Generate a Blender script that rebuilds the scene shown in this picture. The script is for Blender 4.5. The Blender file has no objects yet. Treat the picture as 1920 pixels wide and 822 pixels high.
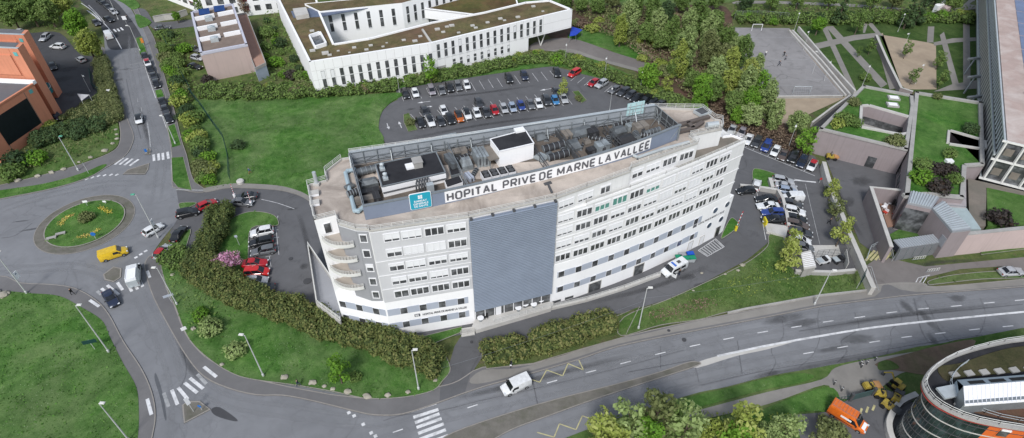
import bpy, bmesh, math, random
import numpy as np
from mathutils import Vector, Matrix
from mathutils.geometry import tessellate_polygon
random.seed(11)
rng = np.random.default_rng(11)
scene = bpy.context.scene
COL = scene.collection
R = math.radians
FPX, PITCH, CAMH = 1130.0, R(41.12), 80.0
CP, SP = math.cos(PITCH), math.sin(PITCH)
def G(px, py, z=0.0):
 """survey helper: the world point at height z that the photograph shows at pixel (px, py)"""
 a, b = (px - 960) / FPX, (py - 411) / FPX
 dz = -b * CP - SP
 dy = -b * SP + CP
 t = (z - CAMH) / dz
 return Vector((a * t, dy * t, z))
def zs(x):
 return 1 + .065 * min(1, max(0, (x - 4) / 22))
def GW(px, py, z):
 w = z
 for _ in range(12):
  g = G(px, py, w)
  w = z * zs(g.x)
 return Vector((g.x, g.y, z))
# ------------------------------------------------------------------ materials
MATS = {}
def _nodes(name):
 m = bpy.data.materials.new(name)
 m.use_nodes = True
 nt = m.node_tree
 b = nt.nodes['Principled BSDF']
 return m, nt, b
def _n(nt, t, **k):
 n = nt.nodes.new(t)
 for a, v in k.items():
  if a in n.inputs: n.inputs[a].default_value = v
  else: setattr(n, a, v)
 return n
def c4(c): return (c[0], c[1], c[2], 1)
def sc(c, k): return tuple(min(1, max(0, x * k)) for x in c)
def noise(nt, co, scale, detail=4, rough=.6, dist=0.0):
 n = _n(nt, 'ShaderNodeTexNoise')
 n.inputs['Scale'].default_value = scale
 n.inputs['Detail'].default_value = detail
 n.inputs['Roughness'].default_value = rough
 n.inputs['Distortion'].default_value = dist
 nt.links.new(co, n.inputs['Vector'])
 return n.outputs['Fac']
def ramp(nt, fac, stops):
 r = _n(nt, 'ShaderNodeValToRGB')
 e = r.color_ramp.elements
 while len(e) < len(stops): e.new(.5)
 for i, (p, c) in enumerate(stops):
  e[i].position = p
  e[i].color = c4(c) if not isinstance(c, (int, float)) else (c, c, c, 1)
 nt.links.new(fac, r.inputs['Fac'])
 return r.outputs['Color']
def mix(nt, fac, a, b, mode='MIX'):
 m = _n(nt, 'ShaderNodeMix', data_type='RGBA', blend_type=mode)
 for i, v in ((0, fac), (6, a), (7, b)):
  s = m.inputs[i]
  if isinstance(v, bpy.types.NodeSocket): nt.links.new(v, s)
  elif isinstance(v, (int, float)): s.default_value = v if i == 0 else (v, v, v, 1)
  else: s.default_value = c4(v)
 return m.outputs[2]
def mth(nt, op, a, b=0.0):
 m = _n(nt, 'ShaderNodeMath', operation=op)
 for i, v in enumerate((a, b)):
  if isinstance(v, bpy.types.NodeSocket): nt.links.new(v, m.inputs[i])
  else: m.inputs[i].default_value = v
 return m.outputs[0]
def pos(nt): return _n(nt, 'ShaderNodeNewGeometry').outputs['Position']
def bump(nt, b, h, strength=.3, dist=.1):
 u = _n(nt, 'ShaderNodeBump')
 u.inputs['Strength'].default_value = strength
 u.inputs['Distance'].default_value = dist
 nt.links.new(h, u.inputs['Height'])
 nt.links.new(u.outputs['Normal'], b.inputs['Normal'])
def mat(name, col, rough=.75, var=.12, scale=.8, fine=9.0, spec=.3, metal=0.0, dirt=None, dirt_amt=.5, bmp=0.0, streak=False):
 """weathered surface: two octaves of colour noise, optional dirt patches, optional vertical streaks"""
 if name in MATS: return MATS[name]
 m, nt, b = _nodes(name)
 p = pos(nt)
 n1 = noise(nt, p, scale, 5)
 n2 = noise(nt, p, fine, 3)
 f = mth(nt, 'ADD', mth(nt, 'MULTIPLY', n1, .65), mth(nt, 'MULTIPLY', n2, .35))
 c = ramp(nt, f, [(.3, sc(col, 1 - var)), (.5, col), (.7, sc(col, 1 + var))])
 if streak:
  mp = _n(nt, 'ShaderNodeMapping')
  mp.inputs['Scale'].default_value = (2.2, 2.2, .12)
  nt.links.new(p, mp.inputs['Vector'])
  s = noise(nt, mp.outputs[0], 1.0, 4)
  c = mix(nt, ramp(nt, s, [(.5, 0.0), (.75, .35 if streak is True else streak)]), c, sc(col, .62))
 if dirt:
  d = ramp(nt, noise(nt, p, scale * .45, 6, .65, .6), [(.45, 0.0), (.68, dirt_amt)])
  c = mix(nt, d, c, dirt)
 nt.links.new(c, b.inputs['Base Color'])
 b.inputs['Roughness'].default_value = rough
 b.inputs['Metallic'].default_value = metal
 b.inputs['Specular IOR Level'].default_value = spec
 if bmp: bump(nt, b, n2, bmp, .05)
 MATS[name] = m
 return m
def asphalt(name, col, cracks=0.0, stain=.35):
 m, nt, b = _nodes(name)
 p = pos(nt)
 big = noise(nt, p, .045, 5, .6, .8)
 mid = noise(nt, p, .35, 5, .65, .5)
 fin = noise(nt, p, 14, 3, .7)
 f = mth(nt, 'ADD', mth(nt, 'ADD', mth(nt, 'MULTIPLY', big, .5), mth(nt, 'MULTIPLY', mid, .3)), mth(nt, 'MULTIPLY', fin, .2))
 c = ramp(nt, f, [(.34, sc(col, .78)), (.5, col), (.64, sc(col, 1.2))])
 st = ramp(nt, noise(nt, p, .22, 7, .7, 1.2), [(.56, 0.0), (.7, stain)])
 c = mix(nt, st, c, sc(col, .5))
 if cracks:
  v = _n(nt, 'ShaderNodeTexVoronoi', feature='DISTANCE_TO_EDGE')
  v.inputs['Scale'].default_value = .1
  dn = _n(nt, 'ShaderNodeTexNoise'); dn.inputs['Scale'].default_value = .5
  nt.links.new(p, dn.inputs['Vector'])
  va = _n(nt, 'ShaderNodeVectorMath', operation='MULTIPLY_ADD')
  va.inputs[1].default_value = (2.2, 2.2, 0)
  nt.links.new(dn.outputs['Color'], va.inputs[0]); nt.links.new(p, va.inputs[2])
  nt.links.new(va.outputs[0], v.inputs['Vector'])
  cr = ramp(nt, v.outputs['Distance'], [(.0, cracks), (.012, 0.0)])
  msk = ramp(nt, noise(nt, p, .05, 2), [(.42, 0.0), (.55, 1.0)])
  c = mix(nt, mth(nt, 'MULTIPLY', cr, msk), c, sc(col, .38))
 nt.links.new(c, b.inputs['Base Color'])
 b.inputs['Roughness'].default_value = .82
 b.inputs['Specular IOR Level'].default_value = .25
 bump(nt, b, fin, .25, .02)
 MATS[name] = m
 return m
def grass(name, a, bcol, dry, flowers=0.0, dry_amt=.5, soil=None):
 m, nt, b = _nodes(name)
 p = pos(nt)
 n0 = noise(nt, p, .09, 5, .62, .7)
 n1 = noise(nt, p, .55, 6, .7, .5)
 n2 = noise(nt, p, 4.5, 5, .75, .3)
 n3 = noise(nt, p, 16, 3, .75)
 f = mth(nt, 'ADD', mth(nt, 'MULTIPLY', n1, .4), mth(nt, 'ADD', mth(nt, 'MULTIPLY', n2, .35), mth(nt, 'MULTIPLY', n3, .25)))
 c = ramp(nt, f, [(.36, sc(a, .5)), (.46, a), (.55, bcol), (.65, sc(bcol, 1.5))])
 c = mix(nt, ramp(nt, mth(nt, 'ADD', mth(nt, 'MULTIPLY', n0, .7), mth(nt, 'MULTIPLY', n1, .3)), [(.40, 0.0), (.60, dry_amt)]), c, mix(nt, f, sc(dry, .5), sc(dry, 1.3)))
 big = noise(nt, p, .11, 6, .65, 1.6)
 c = mix(nt, 1.0, c, ramp(nt, big, [(.36, (.74, .78, .74)), (.52, (1, 1, 1)), (.66, (1.28, 1.2, 1.25))]), 'MULTIPLY')
 if soil:
  c = mix(nt, ramp(nt, noise(nt, p, .3, 6, .7, 1.0), [(.57, 0.0), (.64, .75)]), c, soil)
 if flowers:
  v = _n(nt, 'ShaderNodeTexVoronoi'); v.inputs['Scale'].default_value = 3.2
  nt.links.new(p, v.inputs['Vector'])
  dot = ramp(nt, v.outputs['Distance'], [(.12, 1.0), (.2, 0.0)])
  msk = ramp(nt, noise(nt, p, .16, 4, .6, .5), [(.47, 0.0), (.6, flowers)])
  pk = ramp(nt, noise(nt, p, 2.3, 2), [(.48, 0.0), (.52, 1.0)])
  c = mix(nt, mth(nt, 'MULTIPLY', mth(nt, 'MULTIPLY', dot, msk), pk), c, (.55, .6, .42))
 nt.links.new(c, b.inputs['Base Color'])
 b.inputs['Roughness'].default_value = .9
 b.inputs['Specular IOR Level'].default_value = .12
 bump(nt, b, mth(nt, 'ADD', n2, mth(nt, 'MULTIPLY', n3, .6)), .7, .25)
 MATS[name] = m
 return m
def foliage(name, cols, trans=.25):
 """leaves: each leaf cluster its own tone, plus a tone per plant"""
 m, nt, b = _nodes(name)
 g = _n(nt, 'ShaderNodeNewGeometry')
 oi = _n(nt, 'ShaderNodeObjectInfo')
 tc = _n(nt, 'ShaderNodeTexCoord')
 cl = noise(nt, tc.outputs['Object'], .9, 3, .6)
 f = mth(nt, 'ADD', mth(nt, 'MULTIPLY', g.outputs['Random Per Island'], .34), mth(nt, 'MULTIPLY', cl, .78))
 f = mth(nt, 'ADD', f, mth(nt, 'MULTIPLY', mth(nt, 'SUBTRACT', oi.outputs['Random'], .5), .22))
 k = len(cols)
 c = ramp(nt, f, [(.12 + .76 * i / (k - 1), x) for i, x in enumerate(cols)])
 c = mix(nt, .10, c, (.115, .125, .095))
 nt.links.new(c, b.inputs['Base Color'])
 b.inputs['Roughness'].default_value = .7
 b.inputs['Specular IOR Level'].default_value = .2
 t = _n(nt, 'ShaderNodeBsdfTranslucent')
 nt.links.new(mix(nt, .5, c, (1, 1, .5), 'MULTIPLY'), t.inputs['Color'])
 ms = _n(nt, 'ShaderNodeMixShader'); ms.inputs[0].default_value = trans
 out = nt.nodes['Material Output']
 nt.links.new(b.outputs[0], ms.inputs[1]); nt.links.new(t.outputs[0], ms.inputs[2])
 nt.links.new(ms.outputs[0], out.inputs['Surface'])
 MATS[name] = m
 return m
def glass(name, col=(.03, .036, .042), rough=.12):
 m, nt, b = _nodes(name)
 p = pos(nt)
 c = ramp(nt, noise(nt, p, .7, 2), [(.35, sc(col, .55)), (.5, col), (.68, sc(col, 2.2))])
 nt.links.new(c, b.inputs['Base Color'])
 b.inputs['Roughness'].default_value = rough
 b.inputs['Specular IOR Level'].default_value = .6
 MATS[name] = m
 return m
def paint_object_colour(name, rough=.28):
 m, nt, b = _nodes(name)
 oi = _n(nt, 'ShaderNodeObjectInfo')
 tc = _n(nt, 'ShaderNodeTexCoord')
 d = ramp(nt, noise(nt, tc.outputs['Object'], 2.2, 4), [(.35, .86), (.65, 1.04)])
 c = mix(nt, 1.0, oi.outputs['Color'], d, 'MULTIPLY')
 nt.links.new(c, b.inputs['Base Color'])
 b.inputs['Roughness'].default_value = rough
 b.inputs['Coat Weight'].default_value = .5
 b.inputs['Coat Roughness'].default_value = .1
 MATS[name] = m
 return m
M_ROAD = asphalt('worn road asphalt', (.190, .194, .206), cracks=.3)
M_LOT = asphalt('car park asphalt', (.112, .112, .118), stain=.5)
M_DARK = asphalt('dark asphalt', (.062, .063, .068), stain=.4)
M_PAVE = asphalt('pavement asphalt', (.150, .146, .148), stain=.2)
M_PAVE2 = asphalt('pale gravel pavement', (.235, .222, .205), stain=.25)
M_SERV = asphalt('brownish service road', (.185, .168, .160), stain=.45)
M_MEDIAN = mat('median paving', (.155, .145, .128), .9, .22, .7, 6, dirt=(.07, .075, .045), dirt_amt=.6)
M_KERB = mat('kerb stone', (.265, .245, .225), .85, .18, 1.2, 6)
M_GRASS = grass('lawn grass', (0.054, 0.139, 0.026), (0.084, 0.192, 0.039), (0.154, 0.223, 0.087), .6, .75)
M_GRASS2 = grass('green lawn grass', (0.047, 0.139, 0.022), (0.076, 0.192, 0.032), (0.138, 0.217, 0.072), .4, .65)
M_VERGE = grass('rough verge grass', (0.066, 0.134, 0.030), (0.094, 0.174, 0.041), (0.169, 0.199, 0.087), .3, .7)
M_ROUGH = grass('rough ground', (0.069, 0.119, 0.033), (0.106, 0.150, 0.045), (0.163, 0.150, 0.075), .0, .7, (0.125, 0.094, 0.069))
M_PARK = grass('dark park grass', (0.044, 0.091, 0.023), (0.065, 0.117, 0.029), (0.078, 0.111, 0.039), .0, .5)
M_SEDUM = grass('sedum roof', (.105, .105, .038), (.145, .125, .045), (.130, .075, .042), .0, .9)
M_SEDUM2 = grass('dry sedum roof', (0.126, 0.114, 0.054), (0.180, 0.156, 0.072), (0.162, 0.098, 0.070), .0, .8)
M_SOIL = mat('brown soil', (.155, .110, .080), .95, .3, .5, 5, dirt=(.07, .09, .03), dirt_amt=.5, bmp=.5)
M_BRAMBLE = mat('reddish bramble ground', (.105, .062, .046), .95, .35, .6, 5, dirt=(.05, .06, .025), dirt_amt=.6, bmp=.6)
M_SAND = mat('sandy ground', (.36, .29, .215), .95, .15, .35, 5, dirt=(.26, .20, .15), dirt_amt=.5)
M_COURT = asphalt('sports court surface', (.25, .24, .24), stain=.55, cracks=.5)
M_WHITE_PAINT = mat('road marking paint', (.66, .66, .67), .7, .15, 2.0, 12, dirt=(.27, .275, .285), dirt_amt=.65)
M_FAINT = mat('worn marking paint', (.36, .365, .37), .8, .2, 2.0, 12, dirt=(.17, .175, .185), dirt_amt=.8)
M_YEL_PAINT = mat('yellow marking paint', (.50, .46, .24), .7, .2, 2, 12, dirt=(.22, .2, .14), dirt_amt=.7)
M_WHITEWALL = mat('white render', (.87, .865, .875), .8, .02, .25, 4, dirt=(.80, .795, .80), dirt_amt=.3, streak=.1)
M_GREYWALL = mat('grey cladding', (.57, .572, .59), .7, .03, .3, 4, dirt=(.42, .42, .45), dirt_amt=.3, streak=.1)
M_PALEWALL = mat('pale grey cladding', (.72, .72, .725), .7, .03, .3, 4, dirt=(.63, .63, .63), dirt_amt=.45, streak=.22)
M_DKGREY = mat('dark grey cladding', (.30, .305, .325), .7, .08, .3, 4)
M_PANEL = mat('blue grey panel', (.40, .435, .51), .55, .07, .5, 5)
M_LOUVRE = mat('blue louvre metal', (.235, .275, .345), .5, .10, .35, 6, metal=.25)
M_ROOF = mat('weathered roof gravel', (.46, .40, .35), .95, .2, .35, 7, dirt=(.22, .185, .16), dirt_amt=.9)
M_TERR = mat('roof terrace floor', (.20, .175, .15), .95, .2, .4, 5, dirt=(.12, .12, .10), dirt_amt=.6)
M_BITUM = mat('black bitumen', (.022, .022, .026), .85, .3, .5, 6, dirt=(.05, .05, .055), dirt_amt=.5)
M_PLANTFLOOR = mat('plant deck', (.145, .12, .10), .95, .3, .5, 4, dirt=(.06, .055, .05), dirt_amt=.8)
M_RAIL = mat('white railing', (.66, .655, .63), .6, .08, 1, 6)
M_GALV = mat('galvanised metal', (.30, .325, .34), .45, .15, .8, 6, metal=.55)
M_GALVLT = mat('pale duct metal', (.50, .54, .56), .5, .14, .8, 6, metal=.35)
M_DKMETAL = mat('sooty metal', (.075, .077, .082), .6, .35, .9, 6)
M_SCREEN = mat('screen mesh panel', (.33, .355, .385), .6, .15, .6, 6, metal=.2)
M_SIGNBLUE = mat('blue grey sign band', (.20, .235, .31), .6, .08, .4, 5)
M_SIGNWHITE = mat('white sign board', (.82, .82, .84), .6, .04, .6, 5)
M_LETTER = mat('grey lettering', (.105, .105, .118), .6, .1, 1, 5)
M_TEAL = mat('teal sign board', (.02, .33, .45), .45, .12, .25, 5)
M_CONC = mat('concrete', (.36, .35, .335), .85, .12, .5, 5, dirt=(.24, .23, .215), dirt_amt=.5, streak=True)
M_CONCLT = mat('pale concrete', (.50, .485, .46), .85, .1, .5, 5, dirt=(.36, .34, .31), dirt_amt=.5)
M_GLASS = glass('window glass', (.075, .078, .082), .1)
M_GLASSBL = glass('blue tinted glass', (.05, .07, .10))
M_BLIND = mat('window blind', (.76, .765, .79), .7, .04, .6, 4)
M_FRAME = mat('white window frame', (.76, .76, .78), .5, .03, 1, 5)
M_GREENBLIND = mat('green curtain', (.10, .26, .22), .8, .2, 2, 6)
M_BLACK = mat('black rubber', (.018, .018, .019), .8, .2, 2, 8)
M_STEEL = mat('lamp post steel', (.55, .56, .56), .45, .08, 1, 5, metal=.2)
M_BARK = mat('tree bark', (.115, .090, .068), .95, .3, 2, 12, bmp=.4)
# ------------------------------------------------------------------ mesh builder
def smooth_loop(pts, n=4, closed=True):
 P = [Vector((p[0], p[1])) for p in pts]
 k = len(P); out = []
 rngi = range(k) if closed else range(k - 1)
 for i in rngi:
  if closed: a, b, c, d = P[i - 1], P[i], P[(i + 1) % k], P[(i + 2) % k]
  else: a, b, c, d = P[max(0, i - 1)], P[i], P[i + 1], P[min(k - 1, i + 2)]
  for j in range(n):
   t = j / n
   out.append(.5 * ((2 * b) + (c - a) * t + (2 * a - 5 * b + 4 * c - d) * t * t + (3 * b - a - 3 * c + d) * t ** 3))
 if not closed: out.append(P[-1])
 return out
def area2(P): return sum(P[i - 1][0] * P[i][1] - P[i][0] * P[i - 1][1] for i in range(len(P)))
class MB:
 def __init__(s, warp=False):
  s.v, s.f, s.m, s.cur, s.warp = [], [], [], 0, warp
 def use(s, i): s.cur = i; return s
 def add(s, vs, fs):
  b = len(s.v)
  s.v += [(x[0], x[1], x[2]) for x in vs]
  s.f += [tuple(i + b for i in f) for f in fs]
  s.m += [s.cur] * len(fs)
  return s
 def box(s, c, d, rz=0.0, rx=0.0, ry=0.0):
  """box of size d centred on c"""
  M = Matrix.Rotation(rz, 3, 'Z') @ Matrix.Rotation(ry, 3, 'Y') @ Matrix.Rotation(rx, 3, 'X')
  vs = [Vector(c) + M @ Vector((sx * d[0] / 2, sy * d[1] / 2, sz * d[2] / 2)) for sz in (-1, 1) for sx, sy in ((-1, -1), (1, -1), (1, 1), (-1, 1))]
  return s.add(vs, [(3, 2, 1, 0), (4, 5, 6, 7), (0, 1, 5, 4), (1, 2, 6, 5), (2, 3, 7, 6), (3, 0, 4, 7)])
 def prism(s, pts, z0, z1, top=True, side=True):
  P = [(p[0], p[1]) for p in pts]
  if area2(P) < 0: P = P[::-1]
  n = len(P)
  if top:
   tris = tessellate_polygon([[Vector((p[0], p[1], 0)) for p in P]])
   fs = []
   for t in tris:
    a, b, c = [P[i] for i in t]
    cr = (b[0] - a[0]) * (c[1] - a[1]) - (b[1] - a[1]) * (c[0] - a[0])
    fs.append(tuple(t) if cr > 0 else tuple(t[::-1]))
   s.add([(p[0], p[1], z1) for p in P], fs)
  if side:
   s.add([(p[0], p[1], z0) for p in P] + [(p[0], p[1], z1) for p in P], [(i, (i + 1) % n, n + (i + 1) % n, n + i) for i in range(n)])
  return s
 def strip(s, pts, w, z0, z1, closed=False, off=0.0):
  """band of width w along a polyline, centred with an offset to its left side"""
  P = [Vector((p[0], p[1])) for p in pts]
  n = len(P); L = []; Rr = []
  for i in range(n):
   a = P[i - 1] if (i > 0 or closed) else P[i]
   b = P[(i + 1) % n] if (i < n - 1 or closed) else P[i]
   d = (b - a)
   if d.length < 1e-6: d = Vector((1, 0))
   d.normalize(); nn = Vector((-d.y, d.x))
   L.append(P[i] + nn * (off + w / 2)); Rr.append(P[i] + nn * (off - w / 2))
  vs = [(*p, z1) for p in L] + [(*p, z1) for p in Rr]
  k = n if closed else n - 1
  fs = [(n + i, n + (i + 1) % n, (i + 1) % n, i) for i in range(k)]
  if z1 - z0 > 1e-4:
   vs += [(*p, z0) for p in L] + [(*p, z0) for p in Rr]
   for i in range(k):
    j = (i + 1) % n
    fs += [(i, j, 2 * n + j, 2 * n + i), (n + j, n + i, 3 * n + i, 3 * n + j)]
   if not closed:
    fs += [(0, 2 * n, 3 * n, n), (n - 1, 2 * n - 1, 4 * n - 1, 3 * n - 1)]
  return s.add(vs, fs)
 def tube(s, p, q, r, r2=None, n=6, cap=True):
  p, q = Vector(p), Vector(q); r2 = r if r2 is None else r2
  d = q - p
  if d.length < 1e-6: return s
  z = d.normalized(); x = z.orthogonal().normalized(); y = z.cross(x)
  vs = []
  for c, rr in ((p, r), (q, r2)):
   for i in range(n):
    a = 2 * math.pi * i / n
    vs.append(c + x * (rr * math.cos(a)) + y * (rr * math.sin(a)))
  fs = [(i, (i + 1) % n, n + (i + 1) % n, n + i) for i in range(n)]
  if cap: fs += [tuple(range(n - 1, -1, -1)), tuple(range(n, 2 * n))]
  return s.add(vs, fs)
 def pipe(s, pts, r, n=6):
  for a, b in zip(pts[:-1], pts[1:]): s.tube(a, b, r, n=n)
  return s
 def lathe(s, c, prof, n=12):
  c = Vector(c); vs = []
  for r, z in prof:
   for i in range(n):
    a = 2 * math.pi * i / n
    vs.append(c + Vector((r * math.cos(a), r * math.sin(a), z)))
  fs = [(k * n + i, k * n + (i + 1) % n, (k + 1) * n + (i + 1) % n, (k + 1) * n + i) for k in range(len(prof) - 1) for i in range(n)]
  fs += [tuple(range(n - 1, -1, -1)), tuple(range((len(prof) - 1) * n, len(prof) * n))]
  return s.add(vs, fs)
 def quad(s, a, b, c, d): return s.add([a, b, c, d], [(0, 1, 2, 3)])
 def wallbox(s, p, q, z0, z1, t, off=0.0):
  """upright slab from p to q (plan), thickness t, centre pushed off to the right-hand side (outward)"""
  p, q = Vector((p[0], p[1])), Vector((q[0], q[1]))
  d = (q - p).normalized(); nn = Vector((d.y, -d.x))
  a, b = p + nn * (off - t / 2), q + nn * (off - t / 2)
  c, e = q + nn * (off + t / 2), p + nn * (off + t / 2)
  P = [a, e, c, b]
  vs = [(*x, z0) for x in P] + [(*x, z1) for x in P]
  return s.add(vs, [(3, 2, 1, 0), (4, 5, 6, 7), (0, 1, 5, 4), (1, 2, 6, 5), (2, 3, 7, 6), (3, 0, 4, 7)])
 def rail(s, pts, z, h=1.0, step=1.6, bars=3, r=.035, closed=False):
  P = [Vector((p[0], p[1], z)) for p in pts]
  if closed: P.append(P[0])
  for a, b in zip(P[:-1], P[1:]):
   L = (b - a).length; k = max(1, round(L / step))
   for i in range(k + 1):
    c = a.lerp(b, i / k); s.tube(c, c + Vector((0, 0, h)), r, n=4)
   for j in range(bars):
    o = Vector((0, 0, h * (j + 1) / bars)); s.tube(a + o, b + o, r, n=4)
  return s
 def build(s, name, mats, parent=None, smooth=None, label=None, cat=None, group=None, kind=None):
  if s.warp: s.v = [(x, y, z * zs(x)) for x, y, z in s.v]
  me = bpy.data.meshes.new(name)
  org = Vector((0, 0, 0))
  if parent is None and kind is None and s.v:
   xs = [p[0] for p in s.v]; ys = [p[1] for p in s.v]; zz = [p[2] for p in s.v]
   org = Vector(((min(xs) + max(xs)) / 2, (min(ys) + max(ys)) / 2, min(zz)))
  me.from_pydata([(p[0] - org.x, p[1] - org.y, p[2] - org.z) for p in s.v], [], s.f)
  if not isinstance(mats, (list, tuple)): mats = [mats]
  for m in mats: me.materials.append(m)
  if len(mats) > 1: me.polygons.foreach_set('material_index', s.m)
  if smooth:
   me.polygons.foreach_set('use_smooth', [True] * len(me.polygons))
   me.set_sharp_from_angle(angle=R(smooth))
  me.update()
  o = bpy.data.objects.new(name, me)
  COL.objects.link(o)
  if parent is not None:
   o.parent = parent
   o.location = -root_loc(parent)
  else: o.location = org
  tag(o, label, cat, group, kind)
  return o
ROOTLOC = {}
def root_loc(o):
 """where world coordinates start for the children of o (o is never rotated when this is used)"""
 if o.parent is None: return ROOTLOC.get(o.name, Vector(o.location))
 return Vector((0, 0, 0))
def tag(o, label=None, cat=None, group=None, kind=None):
 if label: o['label'] = label
 if cat: o['category'] = cat
 if group: o['group'] = group
 if kind: o['kind'] = kind
 return o
def thing(name, label, cat, loc=(0, 0, 0), rz=0.0, group=None):
 o = bpy.data.objects.new(name, None)
 COL.objects.link(o)
 o.location = loc; o.rotation_euler = (0, 0, rz)
 o.empty_display_size = .3
 return tag(o, label, cat, group)
CHILDREN = {}
def kids(o):
 return [c for c in o.children]
def dup(root, loc, rz=0.0, label=None, group=None, scale=None):
 """copy of a thing with copies of its parts and sub-parts"""
 r = root.copy(); COL.objects.link(r)
 r.location = loc; r.rotation_euler = (0, 0, rz)
 if scale is not None: r.scale = scale
 if label: r['label'] = label
 if group: r['group'] = group
 for ch in root.children:
  c = ch.copy(); COL.objects.link(c); c.parent = r
  for g in ch.children:
   d = g.copy(); COL.objects.link(d); d.parent = c
 return r
V2 = lambda x, y: Vector((x, y))
def pxs(pts, z=0.0): return [G(x, y, z) for x, y in pts]
# ------------------------------------------------------------------ ground, roads, pavements, lawns
LAWNS = []   # plan polygons that get grass tufts
def area_sheet(name, px, z, m, smooth=True, kerb=None, h=None, world=False, n=4):
 P = [Vector((p[0], p[1])) for p in px] if world else [Vector(G(x, y, z)[:2]) for x, y in px]
 if smooth: P = smooth_loop(P, n)
 b = MB()
 if h: b.prism(P, z - h, z)
 else: b.prism(P, z, z, side=False)
 o = b.build(name, m, kind='structure')
 if kerb:
  if area2(P) < 0: P = P[::-1]
  k = MB(); k.strip(P, kerb, z - .12, z + .015, closed=True, off=kerb / 2)
  k.build('kerb', M_KERB, kind='structure')
 return P
b = MB(); b.prism([(-420, -60), (420, -60), (420, 520), (-420, 520)], -.3, -.06)
b.build('ground', M_ROUGH, kind='structure')
area_sheet('road', [(150,-5),(175,25),(193,60),(198,110),(210,165),(222,225),(225,262),(205,292),(165,306),(100,326),(0,350),(-90,362),(-90,540),(0,545),(60,555),(120,555),(165,580),(195,620),(225,680),(250,740),(256,830),(240,960),(700,1000),(1000,920),(1200,790),(1500,700),(1560,690),(1700,660),(1760,646),(1830,632),(2050,610),(2050,515),(1740,545),(1640,552),(1560,565),(1440,590),(1281,620),(1160,645),(1075,672),(1000,690),(960,705),(900,722),(840,722),(760,742),(690,745),(600,725),(480,708),(400,675),(365,645),(340,605),(325,570),(310,530),(295,495),(285,480),(300,455),(320,430),(345,400),(362,375),(345,355),(330,335),(326,305),(342,290),(338,265),(322,200),(303,140),(290,95),(262,45),(240,10),(215,-5)], 0.0, M_ROAD, n=3)
area_sheet('road_resurfaced', [(150,-4),(205,-4),(240,30),(262,62),(272,88),(252,90),(208,93),(197,70),(178,28)], .004, M_DARK)
area_sheet('street', [(255,20),(285,52),(300,56),(345,52),(380,46),(378,36),(330,40),(300,42),(288,40),(272,18)], .0, M_LOT)
area_sheet('car_park', [(318,436),(338,402),(330,352),(362,358),(385,354),(450,345),(560,362),(600,372),(700,340),(722,268),(706,240),(708,215),(720,200),(746,187),(742,166),(860,148),(1035,124),(1090,138),(1180,160),(1255,190),(1330,222),(1400,240),(1480,268),(1528,294),(1540,315),(1546,345),(1562,390),(1602,465),(1606,505),(1490,512),(1442,452),(1437,458),(1400,488),(1330,525),(1250,562),(1180,584),(1040,618),(905,668),(885,700),(868,738),(826,738),(852,650),(866,628),(760,645),(620,610),(480,555),(450,505),(400,485),(345,470)], .002, M_LOT, smooth=False)
area_sheet('road', [(1735,500),(2050,470),(2050,526),(1920,512),(1876,500),(1800,505),(1730,522),(1722,548),(1636,556),(1622,500),(1650,480)], .03, M_SERV, smooth=False)
area_sheet('car_park', [(28,62),(60,62),(112,62),(150,102),(186,108),(192,150),(182,178),(152,192),(105,238),(88,215),(60,150)], .0, M_DARK)
area_sheet('car_park', [(1490,778),(1560,772),(1585,752),(1640,735),(1680,735),(1720,760),(1720,900),(1520,900)], .165, M_LOT, smooth=False)
area_sheet('yard', [(1545,290),(1560,272),(1700,305),(1760,420),(1685,472),(1640,476),(1612,455)], .006, M_LOT, smooth=False)
PV = .11
area_sheet('pavement', [(271,493),(274,518),(288,560),(320,620),(350,670),(381,706),(426,728),(480,741),(530,742),(580,751),(630,763),(670,773),(705,779),(755,777),(821,756),(870,738),(916,723),(960,711),(1075,678),(1160,650),(1281,625),(1440,595),(1540,575),(1640,562),(1720,553),(1920,538),(2050,528),(2050,512),(1920,523),(1750,538),(1728,532),(1640,534),(1628,546),(1540,555),(1440,575),(1310,600),(1165,632),(1000,682),(905,688),(860,713),(820,725),(690,747),(480,711),(400,678),(365,648),(345,618),(328,573),(312,538),(300,488),(284,478)], PV, M_PAVE, kerb=.16, h=.12, n=3)
area_sheet('pavement', [(1660,532),(1720,548),(1920,535),(2050,524),(2050,512),(1920,523),(1755,537),(1728,530),(1640,534),(1440,577),(1310,602),(1200,628),(1165,634),(1080,660),(1000,684),(960,692),(905,694),(880,716),(920,716),(1075,672),(1160,645),(1281,620),(1440,590),(1540,570),(1640,556)], PV + .004, M_PAVE2, n=3)
area_sheet('driveway', [(905,655),(885,690),(872,736),(824,752),(826,724),(846,690),(856,650)], PV + .008, M_LOT, smooth=False)
area_sheet('pavement', [(-90,532),(0,517),(40,530),(95,533),(140,540),(180,562),(205,590),(232,640),(265,690),(285,735),(292,780),(284,830),(260,960),(-90,960)], PV, M_PAVE, kerb=.16, h=.12)
area_sheet('pavement', [(-90,392),(0,374),(100,354),(165,334),(200,314),(235,292),(249,268),(250,250),(240,225),(220,165),(200,120),(196,92),(190,95),(208,165),(222,225),(225,262),(212,283),(165,303),(100,323),(0,347),(-90,364)], PV, M_PAVE, kerb=.16, h=.12)
area_sheet('pavement', [(238,-6),(255,30),(270,60),(283,95),(300,150),(318,205),(329,232),(312,234),(315,250),(320,280),(322,300),(322,345),(330,353),(366,361),(386,357),(362,335),(350,290),(340,260),(328,210),(312,155),(296,95),(286,65),(262,25),(250,-6)], PV, M_PAVE, kerb=.14, h=.12)
area_sheet('path', [(384,353),(420,346),(450,344),(520,348),(560,358),(582,370),(582,378),(560,366),(520,356),(450,352),(420,353),(386,360)], .16, M_PAVE2, h=.16)
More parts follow.
